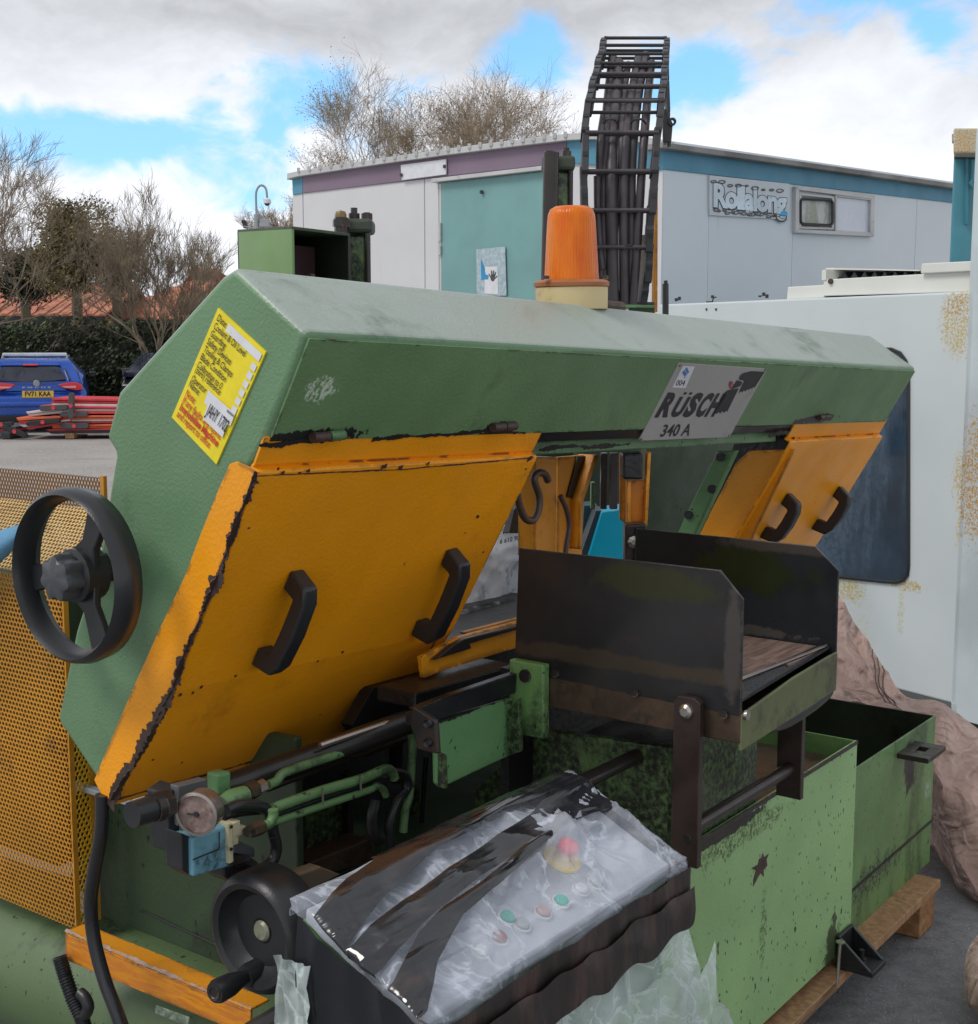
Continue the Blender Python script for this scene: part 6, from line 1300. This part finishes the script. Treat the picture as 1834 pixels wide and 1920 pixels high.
# perforated guard
def perforate(mb, O, U, V, nu, nv, pitch, r, mask=None):
    for j in range(nv):
        for i in range(nu):
            c = O + U * ((i + .5 * (j % 2) + .5) * pitch) + V * ((j + .5) * pitch * .866)
            if mask and not mask(i / nu, j / nv): continue
            k = len(mb.v); R1 = pitch / math.sqrt(3)
            for q in range(12):
                an = math.pi / 6 * q + math.pi / 6; rr_ = R1 if q % 2 == 0 else R1 * .866
                mb.v.append(c + U * (rr_ * math.cos(an)) + V * (rr_ * math.sin(an)))
            for q in range(12):
                an = math.pi / 6 * q + math.pi / 6; mb.v.append(c + U * (r * math.cos(an)) + V * (r * math.sin(an)))
            for q in range(12):
                q2 = (q + 1) % 12; mb.f.append((k + q, k + q2, k + 12 + q2, k + 12 + q))
GA_ = 1.63; g0 = toM(pa(128, 1360, GA_)); g1 = toM(pa(150, 1745, GA_))
gbR, gz0, gz1 = g0[1], g1[2], g0[2] + .02
# front face: b from gbR outwards (+b), z up
pit = .0118
ztop = toM(pa(60, 1075, GA_))[2]
nu_ = 46; nvv = int((ztop - gz0) / (pit * .866))
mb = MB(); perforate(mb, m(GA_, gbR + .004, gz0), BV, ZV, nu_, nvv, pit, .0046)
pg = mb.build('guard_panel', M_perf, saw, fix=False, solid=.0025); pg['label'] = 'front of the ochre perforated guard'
# sloped upper face going back, its light put into a paler colour
sv = (AV * .9 + ZV * .62).normalized()
mb = MB(); perforate(mb, m(GA_, gbR + .004, ztop), BV, sv, nu_, 20, pit, .0046); mb.build('guard_panel', surf('lit ochre guard paint', (.56, .36, .13), .5, var=.12, dirt=.2, dirtcol=(.2, .1, .04), dirtscale=8), saw, fix=False, solid=.0025)
# side flange facing the saw (-b) with holes, and plain folded edge
mb = MB(); perforate(mb, m(GA_ + .012, gbR, gz0), AV, ZV, 3, int((gz1 - gz0) / (pit * .866)), pit, .0042); mb.build('guard_panel', surf('bright ochre guard paint', (.64, .34, .01), .5, chips=.3, chipcol=(.09, .035, .015)), saw, fix=False, solid=.0025)
MB().prism([m(GA_, gbR + .005, gz0), m(GA_ , gbR, gz0), m(GA_ + .012, gbR, gz0)], ZV * (ztop - gz0)).build('guard_edge', M_perf, saw)
MB().boxm(GA_ + .046, GA_ + .062, gbR - .001, gbR + .003, gz0, gz1).build('guard_edge', M_perf, saw)
# back wall of the guard, taller, seen with light through it
bw = toM(pa(178, 903, 1.95))
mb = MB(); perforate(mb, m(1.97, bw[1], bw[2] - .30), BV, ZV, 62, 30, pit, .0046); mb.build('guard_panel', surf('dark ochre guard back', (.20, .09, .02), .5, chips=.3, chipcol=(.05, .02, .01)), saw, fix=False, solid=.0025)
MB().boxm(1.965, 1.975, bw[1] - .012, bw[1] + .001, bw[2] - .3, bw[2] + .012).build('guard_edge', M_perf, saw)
MB().boxm(1.93, 1.98, bw[1], bw[1] + .75, bw[2] - .105, bw[2] - .075).build('guard_angle', M_brown, saw, bevel=.002)
MB().tube([pa(95, 985, 1.90), pa(182, 982, 1.90)], .004, 6).build('wire', M_chrome, saw)
MB().boxm(1.66, 1.95, gbR + .1, gbR + .6, .5, 1.10).build('gear_housing', M_base, saw, bevel=.01)
# guard inner right wall seen in the wheel
slab('guard_inner', [(165, 1130), (205, 1110), (205, 1180), (150, 1185)], 'a', 1.70, .01, M_orange2, saw)

# ---- lower hand wheel
lc = pa(492, 1745, 1.47)
lw = MB().lathe(lc, -AV, [(0, .0), (.060, .0), (.072, .012), (.078, .026), (.088, .030), (.098, .024), (.103, .010), (.103, -.040), (.097, -.048), (.09, -.045), (.09, -.02), (0, -.02)], 48).build('hand_wheel', M_black, saw, smooth=True, ang=40); lw['label'] = 'lower black dished hand wheel with a crank grip'
MB().lathe(lc + ZV * .0, -AV, [(0, .006), (.014, .006), (.018, .002), (.018, -.002)], 20).build('hub_cap', surf('tarnished hub cap', (.30, .31, .22), .4, metal=.3, dirt=.4, dirtcol=(.1, .1, .06), dirtscale=50), lw, smooth=True)
gp = lc - ZV * .072 + BV * .012; MB().lathe(gp, -AV, [(0, .03), (.018, .03), (.020, .02), (.020, 0)], 16).build('grip_boss', M_black, lw, smooth=True)
g2 = pp(402, 1862, m(1.37, 0, 0), AV)
gp1 = gp - AV * .03
MB().tube([gp1, gp1.lerp(g2, .12), gp1.lerp(g2, .5), gp1.lerp(g2, .9), g2], [.010, .013, .019, .020, .017], 16).build('crank_grip', M_black, lw, smooth=True)
ax_ = (g2 - gp1).normalized(); MB().lathe(g2, ax_, [(0, .001), (.008, .001), (.009, .0025), (.012, .0025), (.013, 0)], 16).build('grip_end', M_steel, lw, smooth=True)
MB().cyl(lc, lc + AV * .14, .022, n=16).build('wheel_shaft', M_steel, saw, smooth=True)
MB().prism([pa(430, 1935, 1.40), pa(545, 1868, 1.40), pa(600, 1890, 1.40), pa(600, 1990, 1.40), pa(430, 1990, 1.40)], AV * .3).build('black_housing', surf('oily black housing', (.02, .018, .017), .35, var=.4, bump=.3, bscale=50), saw, bevel=.02)
# ---- hoses hanging down
MB().tube([pa(x, y, 1.42) for x, y in [(192, 1490), (190, 1560), (176, 1640), (170, 1700), (178, 1770), (197, 1840), (216, 1890), (232, 1935)]], .0125, 14, smooth=6).build('power_cable', M_rub, saw, smooth=True)
mb = MB(); P = [pa(x, y, 1.50) for x, y in [(112, 1795), (122, 1830), (136, 1870), (152, 1905), (160, 1930)]]; mb.tube(P, .0135, 12, smooth=5); mb.build('corrugated_hose', M_rub, saw, smooth=True)
mb = MB()
for i in range(28):
    f = i / 28 * 4; k = min(int(f), 3); p = P[k].lerp(P[k + 1], f - k); t_ = (P[k + 1] - P[k]).normalized(); mb.lathe(p, t_, [(.0135, -.0015), (.0162, 0), (.0135, .0015)], 12)
mb.build('hose_ribs', M_rub, saw, smooth=True)
MB().tube([pa(x, y, 1.50) for x, y in [(150, 1862), (160, 1872), (166, 1890), (158, 1905)]], .0115, 10, smooth=3).build('hose_gland', M_black, saw, smooth=True)
# dark shapes between guard and door foot
slab('channel', [(134, 1440), (176, 1458), (172, 1480), (134, 1470)], 'a', 1.75, .05, M_pitch, saw); slab('channel', [(130, 1468), (300, 1520), (300, 1530), (130, 1478)], 'a', 1.66, .02, M_galv, saw)
slab('light_plate', [(134, 1400), (175, 1452), (150, 1448), (134, 1440)], 'a', 1.78, .01, M_galv, saw)
slab('light_plate', [(255, 1500), (335, 1470), (335, 1500), (258, 1525)], 'b', 2.05, .01, M_trim, saw)
# ================================================================ PALLET
pal = thing('timber_pallet', 'new pine pallet carrying the saw, its end showing at the lower right', 'pallet', m(2.4, 1.6, 0))
PE = 3.655
for b0, b1 in ((1.13, 1.212), (1.55, 1.65), (1.98, 2.08)):
    MB().boxm(1.0, PE, b0, b1, .098, .122).build('board', M_wood, pal, bevel=.002)
    for a_ in (3.50, 2.30, 1.05): MB().boxm(a_, a_ + .12, b0 + .004, b1 - .006, .002, .0975).build('block', surf('orange pine block', (.36, .19, .075), .7, grain=((4, 26, 26), 2, (.25, .12, .05)), bump=.3, bscale=60), pal, bevel=.003)
MB().boxm(1.6, 2.9, 1.128, 1.131, .10, .120).build('split_bark', surf('raw split wood', (.30, .18, .09), .8, grain=((2, 2, 30), 3, (.14, .08, .04))), pal)
# dark packing timber beyond the pallet end
# ================================================================ TARPAULIN
def cat(p0, p1, p2, p3, t): return .5 * ((2 * p1) + (p2 - p0) * t + (2 * p0 - 5 * p1 + 4 * p2 - p3) * t * t + (3 * p1 - p0 - 3 * p2 + p3) * t ** 3)
def net(rows):
    def ev(L, t):
        n = len(L) - 1; x = min(max(t * n, 0), n - 1e-6); i = int(x); return cat(L[max(i - 1, 0)], L[i], L[i + 1], L[min(i + 2, n)], x - i)
    return lambda u, v: ev([ev(r, u) for r in rows], v)
def ridged(p, s_): return 1 - abs(noise.noise(p * s_)) * 2.4
def fold(p, amp, dirv=Vector((0, -1, .3))):
    s1, s2 = p.x * .78 - p.z * .62, p.x * .62 + p.z * .78    # creases run down to the right, crossed by a few flatter ones
    a = ridged(Vector((s1 * .9, p.y * .5, s2 * 3.4)) + Vector((0, 0, 3)), 1.35) * .75 + ridged(Vector((s1 * 1.4, p.y, s2 * 6.5 + .8 * noise.noise(p * 2.0))), 1.8) * .36 + ridged(Vector((s1 * 5, p.y, s2 * 1.6)) + Vector((7, 0, 0)), 1.5) * .30 + max(0, ridged(p + Vector((2, 5, 1)), 9)) ** 3 * .16 + max(0, ridged(p + Vector((8, 5, 1)), 21)) ** 3 * .07
    return p + dirv * (amp * a)
rows = [[(1535, 1095, 4.95), (1578, 1142, 4.85), (1640, 1235, 4.75), (1688, 1305, 4.55), (1745, 1316, 4.42), (1800, 1355, 4.3), (1920, 1440, 4.1)],
        [(1535, 1180, 4.7), (1575, 1200, 4.65), (1625, 1270, 4.6), (1680, 1322, 4.45), (1750, 1345, 4.25), (1810, 1420, 4.1), (1920, 1500, 3.9)],
        [(1530, 1270, 4.5), (1575, 1275, 4.5), (1622, 1300, 4.4), (1680, 1332, 4.3), (1757, 1400, 4.1), (1805, 1490, 3.95), (1920, 1590, 3.75)],
        [(1525, 1322, 4.35), (1572, 1312, 4.3), (1625, 1322, 4.25), (1690, 1345, 4.2), (1768, 1500, 3.98), (1810, 1590, 3.85), (1920, 1680, 3.6)],
        [(1525, 1345, 4.3), (1575, 1332, 4.27), (1625, 1332, 4.25), (1705, 1420, 4.2), (1765, 1590, 3.95), (1800, 1660, 3.8), (1920, 1730, 3.55)],
        [(1530, 1420, 4.4), (1590, 1420, 4.4), (1650, 1460, 4.35), (1715, 1540, 4.3), (1765, 1650, 4.1), (1800, 1690, 3.9), (1920, 1745, 3.6)]]
nf = net([[pd(*q) for q in r] for r in rows])
tp_ = MB().grid(lambda u, v: fold(nf(u, v), .075), 240, 190).build('tarpaulin', M_tarp, None, smooth=True, fix=False, ang=180)
tag(tp_, 'large crumpled brown tarpaulin heaped between the tank and the pale machine', 'tarpaulin')
seam = MB()
for k in range(3): seam.tube([fold(nf(.30 + .03 * k + .16 * t, .02 + t * .5), .088) for t in [i / 14 for i in range(15)]], .0022, 5)
s_ = seam.build('hem', surf('dark tarp hem', (.12, .07, .05), .6), tp_, smooth=True)
rows = [[(1842, 1738, 3.30), (1860, 1730, 3.35), (1900, 1720, 3.4), (1990, 1700, 3.4)], [(1812, 1775, 3.20), (1835, 1768, 3.20), (1900, 1760, 3.2), (1990, 1750, 3.2)], [(1803, 1830, 3.10), (1830, 1825, 3.05), (1900, 1830, 3.0), (1990, 1830, 3.0)],
        [(1808, 1880, 3.02), (1832, 1880, 2.95), (1900, 1890, 2.85), (1990, 1900, 2.8)], [(1822, 1893, 3.02), (1838, 1906, 2.98), (1900, 1945, 2.9), (1990, 1960, 2.85)]]
nf2 = net([[pd(*q) for q in r] for r in rows])
t2 = MB().grid(lambda u, v: fold(nf2(u, v), .02), 60, 70).build('tarpaulin', M_tarp, None, smooth=True, fix=False, ang=180); tag(t2, 'rounded corner of brown tarpaulin lying on the tarmac at the lower right edge', 'tarpaulin')
# dark timbers under the tarpaulin
kk = MB().prism([pd(1758, 1678, 4.3), pd(1900, 1720, 4.3), pd(1900, 1770, 4.2), pd(1758, 1700, 4.3)], Vector((0, .3, 0))).build('timber_bearer', surf('dark wet timber', (.06, .04, .032), .7, grain=((3, 30, 30), 3, (.03, .02, .016))), None); tag(kk, 'dark timber bearer under the tarpaulin beyond the pallet end', 'timber')
# ================================================================ SACK, TURQUOISE STAND behind the saw
sp = lambda x, y: pb(x, y, 2.12)
def bagf(u, v):
    x = 800 + 215 * u; y = (1045 - 110 * u) + (1172 - (1045 - 110 * u)) * v
    p = sp(x, y); e = math.sin(math.pi * min(max(u, 0), 1)) * math.sin(math.pi * v) ** .5 if 0 < v < 1 else 0
    return p - BV * (.045 * e) - BV * (.010 * max(0, ridged(Vector((p.x * .6 + p.z, p.y, p.z * 1.6)), 6)) ** 2 + .004 * max(0, ridged(p + Vector((3, 0, 0)), 19)) ** 2)
bag = MB().grid(bagf, 60, 50).build('white_sack', M_bag, None, smooth=True, fix=False, ang=180, solid=.004); tag(bag, 'white printed sack lying on the saw bed behind the left door', 'sack')
for x, y, txt, wpx, mn in ((942, 1002, 'ws.co.uk', 36, .012), (937, 1020, '6 610 907', 42, .014)):
    o = pb(x, y, 2.055); U = (pb(x + wpx, y - wpx * .22, 2.055) - o); l_ = MB(); letter(l_, txt, o, U.normalized(), (ZV * .95 - BV * .1) * (mn * 1.35), width=U.length, bold=.02); l_.build('lettering', M_ink, bag, fix=False)
MB().grid(lambda u, v: (lambda p: p + BV * (.008 * ridged(p, 20)))(pb(850 + 130 * u, 1150 + 25 * v - 8 * u, 2.02)), 20, 8).build('brown_liner', surf('brown paper liner', (.07, .045, .035), .6, bump=.4, bscale=40), bag, smooth=True, fix=False)
MB().grid(lambda u, v: (lambda p: p + BV * (.01 * ridged(p, 20)))(pb(868 + 100 * u, 1142 - 22 * u + 14 * v, 2.0)), 20, 8).build('grey_liner', surf('grey film liner', (.12, .12, .13), .2, var=.4), bag, smooth=True, fix=False)
def Q(px, Y, D, name, mat, par, **kw):
    pts = [pd(x, y, Y) for x, y in px]; return MB().prism(pts, Vector((0, D, 0))).build(name, mat, par, **kw)
tq = thing('turquoise_stand', 'bright turquoise tapered machine leg seen through the gap beneath the saw beam', 'machine', Vector((at_y(1130, 3.7), 3.7, 0)))
f0 = [pd(1128, 960, 3.6), pd(1170, 954, 3.6)]; g0_ = pd(1171, 1600, 3.6); g1_ = pd(1010, 1600, 3.6); g0_.z = 0; g1_.z = 0
Q([(1128, 960), (1170, 954), (1172, 1200), (1055, 1200)], 3.6, .12, 'leg', M_turq, tq, bevel=.003)
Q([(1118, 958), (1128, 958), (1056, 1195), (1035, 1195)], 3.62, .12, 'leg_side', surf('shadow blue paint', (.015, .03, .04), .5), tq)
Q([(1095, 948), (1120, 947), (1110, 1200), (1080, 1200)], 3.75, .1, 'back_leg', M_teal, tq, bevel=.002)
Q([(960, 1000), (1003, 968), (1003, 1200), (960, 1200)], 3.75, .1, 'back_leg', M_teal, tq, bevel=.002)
Q([(960, 1190), (1180, 1190), (1180, 1420), (960, 1420)], 3.6, .3, 'foot', M_teal, tq)
# ================================================================ BLUE LIFTING SLING over the guard
def sl(u, v):
    P = [(-140, 1085), (-60, 1030), (-20, 1005), (10, 993), (38, 985), (70, 975)]; Q_ = [(-140, 1150), (-60, 1110), (-20, 1070), (8, 1046), (36, 1018), (70, 998)]
    n = 5; x = min(u * n, n - 1e-6); i = int(x); f = x - i
    A_1 = Vector((*P[i], 0)).lerp(Vector((*P[i + 1], 0)), f); B_1 = Vector((*Q_[i], 0)).lerp(Vector((*Q_[i + 1], 0)), f); c_ = A_1.lerp(B_1, v)
    return pa(c_.x, c_.y, 1.57 + .05 * u - .012 * math.sin(v * math.pi))
sg = MB().grid(sl, 24, 10).build('lifting_sling', M_strap, None, smooth=True, fix=False, solid=.006, ang=180); tag(sg, 'pale blue webbing sling draped over the ochre guard at the left edge', 'sling')

# ================================================================ CONTROL CONSOLE under plastic wrap
con = thing('control_console', 'control desk with red emergency stop and round buttons under plastic wrap', 'control console', m(1.5, 1.09, .0))
T0, TB, TF = (1.187, 1.835), (1.195, .90), (.98, .80)
TO = m(T0[0], TB[0], TB[1]); TU = m(T0[1] - T0[0], 0, 0); TV = m(0, TF[0] - TB[0], TF[1] - TB[1]); TN = TU.cross(-TV).normalized()
if TN.z < 0: TN = -TN
def tuv(px, py, off=0.0):
    p = pp(px, py, TO + TN * off, TN) - TO; return p.dot(TU) / TU.length_squared, p.dot(TV) / TV.length_squared
def top(u, v, h=0.0): return TO + TU * u + TV * v + TN * h
MB().prism([top(.02, .04, -.012), top(.98, .04, -.012), top(.98, .96, -.012), top(.02, .96, -.012)], -ZV * .02).build('panel', surf('pale grey control panel', (.46, .49, .55), .4, var=.05), con, bevel=.004)
MB().prism([m(1.20, 1.185, .60), m(1.82, 1.185, .60), m(1.82, 1.0, .60), m(1.20, 1.0, .60)], ZV * .175).build('housing', surf('green console housing', (.12, .24, .09), .5), con, bevel=.004)
MB().prism([top(.015, .03, -.034), top(.985, .03, -.034), top(.985, .97, -.034), top(.015, .97, -.034)], -ZV * .05).build('panel_frame', surf('green console housing', (.12, .24, .09), .5), con, bevel=.004)
MB().boxm(1.42, 1.58, 1.04, 1.14, .0, .60).build('pedestal', M_base, con, bevel=.005)
def btn(px, py, r, h, mat, name='button', ringm=None):
    u, v = tuv(px, py, .0); c = top(u, v, -.012); o = None
    b = MB().lathe(c, TN, [(0, h), (r * .8, h), (r, h * .8), (r, 0)], 20).build(name, mat, con, smooth=True)
    if ringm: MB().lathe(c, TN, [(r * 1.02, .001), (r * 1.05, .004), (r * 1.35, .004), (r * 1.38, 0)], 24).build('bezel', ringm, b, smooth=True)
    return b
es = btn(1058, 1602, .012, .018, surf('yellow stop collar', (.80, .58, .02), .4), 'stop_collar', surf('yellow stop collar', (.80, .58, .02), .4))
cE = top(*tuv(1058, 1602), -.012); MB().lathe(cE, TN, [(0, .036), (.012, .036), (.0175, .032), (.0175, .022), (.010, .018)], 24).build('stop_button', surf('red stop button', (.85, .03, .04), .35), es, smooth=True)
MB().lathe(cE, TN, [(.030, .001), (.030, .005), (.013, .006)], 28).build('stop_plate', surf('yellow stop collar', (.80, .58, .02), .4), es, smooth=True)
wr_ = M_white
for x, y, mt_ in ((1056, 1682, surf('green button', (.02, .42, .30), .4)), (1093, 1660, wr_), (1122, 1648, surf('grey button', (.35, .36, .38), .4)), (1022, 1702, surf('pale pink button', (.50, .36, .36), .4)), (983, 1725, surf('grey button', (.35, .36, .38), .4)), (940, 1750, surf('brown red button', (.28, .10, .07), .4)), (955, 1712, surf('green button', (.02, .42, .30), .4)), (905, 1775, wr_)):
    btn(x, y, .0105, .010, mt_, 'button', wr_)
# ---- wrap
wrap = thing('plastic_wrap', 'clear polythene and glossy black film wrapped round the control console', 'plastic wrap', m(1.5, 1.09, .55))
ue, ve = tuv(1050, 1585)
def hh(u, v):
    p = Vector((u * 3.1, v * 1.1, 0)); q_ = Vector((u * 3.1 + v * 1.4, v * 1.1 - u * 1.2, 4))
    a = .008 * max(0, ridged(p + Vector((3, 1, 0)), 1.3)) + .010 * max(0, ridged(q_, 1.9)) ** 2 + .0035 * max(0, ridged(p + Vector((0, 9, 0)), 4.5)) ** 2
    d2 = ((u - ue) * 3) ** 2 + (v - ve) ** 2; a += .028 * math.exp(-d2 / .03)
    for uu, vv, am in ((ue, ve, .010), (.93, .55, .009), (.30, .80, .008), (.62, .95, .006)):   # creases that run out from every point that lifts the film
        x_, y_ = (u - uu) * 3, v - vv; r_ = math.hypot(x_, y_); an_ = math.atan2(y_, x_); a += am * max(0, ridged(Vector((math.cos(an_) * 2.1, math.sin(an_) * 2.1, uu * 9)), 1.5)) ** 2 * math.exp(-r_ / .8) * min(1, r_ * 4)
    for uu, vv in ((.93, .55), (.35, .62)): d2 = ((u - uu) * 3) ** 2 + ((v - vv)) ** 2; a += .014 * math.exp(-math.sqrt(d2) / .22)
    return a
def hb(u, v):
    p = Vector((u * 3.1 - v * .5, v * 1.1, 0)); a = .010 + .010 * max(0, ridged(p + Vector((3, 1, 0)), .9)) + .004 * max(0, ridged(Vector((v * 5, u * .8, 2)), 1.3))
    d2 = ((u - .35) * 3) ** 2 + (v - .62) ** 2; return a + .010 * math.exp(-math.sqrt(d2) / .3)
def sheet(u, v, off=0.0, drop=.10):
    uc, vc = min(max(u, 0), 1), min(max(v, 0), 1); ou, ov = abs(u - uc), abs(v - vc)
    tap = .12 + .88 * min(1, min(uc, 1 - uc) / .05) * min(1, min(vc, 1 - vc) / .14)
    p = top(uc, vc, .004 + off + tap * (hb if off > 0 else hh)(uc, vc) * (1 if (ou == 0 and ov == 0) else .35))
    if ou or ov:
        du = (-1 if u < 0 else 1) if ou else 0; dvv = (-1 if v < 0 else 1) if ov else 0
        w_ = .003 * ridged(Vector((u * 4, v * 4, 1)), 1.5) + off
        q_ = TU.normalized() * (du * (w_ + .004)) + (-BV) * (dvv * (w_ + .004)) if True else 0
        p = p + q_ - ZV * (max(ou * .65, ov * .24) / .1 * drop * .4)
    return p
MB().grid(lambda u, v: sheet(-.06 + 1.12 * u, -.25 + 1.5 * v), 190, 110).build('clear_sheet', M_film, wrap, smooth=True, fix=False, ang=180)
def z8(x, y): return tuv(500 + x / 2.038, 1400 + y / 2.038, .010)
def band(up, lo, off, name='black_band', mat=None):
    U_ = [z8(*q) for q in up]; L_ = [z8(*q) for q in lo]
    def sp_(P, t): n = len(P) - 1; x = min(t * n, n - 1e-6); i = int(x); f = x - i; return (P[i][0] * (1 - f) + P[i + 1][0] * f, P[i][1] * (1 - f) + P[i + 1][1] * f)
    def fn(t, s_):
        a, b = sp_(U_, t), sp_(L_, t); u, v = a[0] + (b[0] - a[0]) * s_, a[1] + (b[1] - a[1]) * s_
        return sheet(u, v, off + .002 + .003 * math.sin(s_ * math.pi))
    return MB().grid(fn, 110, 26).build(name, mat or M_bfilm, wrap, smooth=True, fix=False, ang=180)
band([(185, 640), (300, 520), (470, 385), (700, 270), (900, 180), (1120, 88), (1170, 118)], [(290, 790), (420, 625), (640, 425), (760, 345), (900, 255), (1030, 225), (1150, 150)], .002)
band([(285, 795), (420, 690), (640, 535), (830, 400), (1000, 285), (1130, 140), (1175, 125)], [(410, 880), (500, 800), (640, 665), (900, 470), (1060, 372), (1200, 290), (1290, 215)], .004)
band([(470, 925), (560, 760), (660, 655), (800, 575), (960, 420), (1100, 330), (1240, 225)], [(605, 1052), (640, 850), (730, 690), (860, 590), (1010, 440), (1190, 290), (1290, 225)], .006)
band([(1190, 180), (1225, 195), (1260, 208), (1290, 215)], [(1060, 372), (1140, 330), (1240, 280), (1330, 262)], .007)
# front band, brown black, with slits; left side black panels
def front(u, v):
    a = 1.180 + .662 * u; w_ = .003 * ridged(Vector((u * 5, v * 1, 5)), 1.2) + .0012 * noise.noise(Vector((u * 30, v * 2, 0)))
    z0 = .803 - .012 - .004 * abs(math.sin(u * 9)) - .006 * noise.noise(Vector((u * 4, 0, 3))); z1 = .700 + .006 * noise.noise(Vector((u * 5, 0, 7)))
    return m(a, .968 - w_, z0 + (z1 - z0) * v)
MB().grid(front, 120, 24).build('black_band', M_dfilm, wrap, smooth=True, fix=False, ang=180)
def front2(u, v):
    a = 1.180 + .664 * u; w_ = .003 * ridged(Vector((u * 5, v * 1, 5)), 1.2); return m(a, .962 - w_ - .003 * math.sin(v * 3.1), .757 - .006 * noise.noise(Vector((u * 9, 0, 1))) * 2 - v * (.066 + .012 * noise.noise(Vector((u * 7, 2, 7)))))
MB().grid(front2, 120, 18).build('black_band', M_dfilm, wrap, smooth=True, fix=False, ang=180)
def left(u, v): b = 1.205 - .235 * u; w_ = .006 * ridged(Vector((u * 3, v * 2, 8)), 1.4); return m(1.176 - w_, b, (.895 - .095 * u) * (1 - v) + .50 * v)
MB().grid(lambda u, v: left(.10 + .9 * u, v), 50, 40).build('black_panel', M_black_film, wrap, smooth=True, fix=False, ang=180)
def leftc(u, v): b = 1.212 - .06 * u; return m(1.168 - .008 * ridged(Vector((u * 3, v * 5, 2)), 1.4), b, .83 - .36 * v)
MB().grid(leftc, 16, 40).build('clear_strip', M_film2, wrap, smooth=True, fix=False, ang=180)
def right(u, v): b = 1.20 - .23 * u; w_ = .008 * ridged(Vector((u * 3, v * 2, 4)), 1.4); return m(1.838 + w_, b, (.89 - .09 * u) * (1 - v) + .69 * v)
MB().grid(right, 40, 20).build('black_panel', M_dfilm, wrap, smooth=True, fix=False, ang=180)
# polythene skirt hanging below the bands
def skirt(u, v):
    a = 1.30 + .56 * u + .05 * v * u; w_ = .020 * ridged(Vector((u * 7, v * .8, 5)), 1.3) * (.5 + v); return m(a, .985 - w_ - .01 * v, .705 - .27 * v + .02 * noise.noise(Vector((u * 6, 0, 0))))
MB().grid(skirt, 150, 50).build('polythene_skirt', M_film2, wrap, smooth=True, fix=False, ang=180)
def flap(px, b, seed):
    P = [pb(x, y, b) for x, y in px]; c = sum(P, Vector()) / len(P); mb = MB()
    for i in range(len(P)):
        j = (i + 1) % len(P); q_ = c - BV * .02
        mb.grid(lambda u, v, i=i, j=j: (lambda p: p - BV * (.014 * ridged(p + Vector((seed, 0, 0)), 12)))(q_.lerp(P[i].lerp(P[j], u), v)), 10, 12)
    return mb.build('polythene_flap', M_film2, wrap, smooth=True, fix=False, ang=180)
flap([(1270, 1990), (1262, 1880), (1285, 1820), (1300, 1838), (1322, 1800), (1337, 1760), (1334, 1830), (1330, 1880), (1365, 1900), (1385, 1990)], .98, 1)
flap([(1180, 1990), (1190, 1860), (1240, 1820), (1290, 1780), (1296, 1830), (1310, 1990)], 1.0, 4)
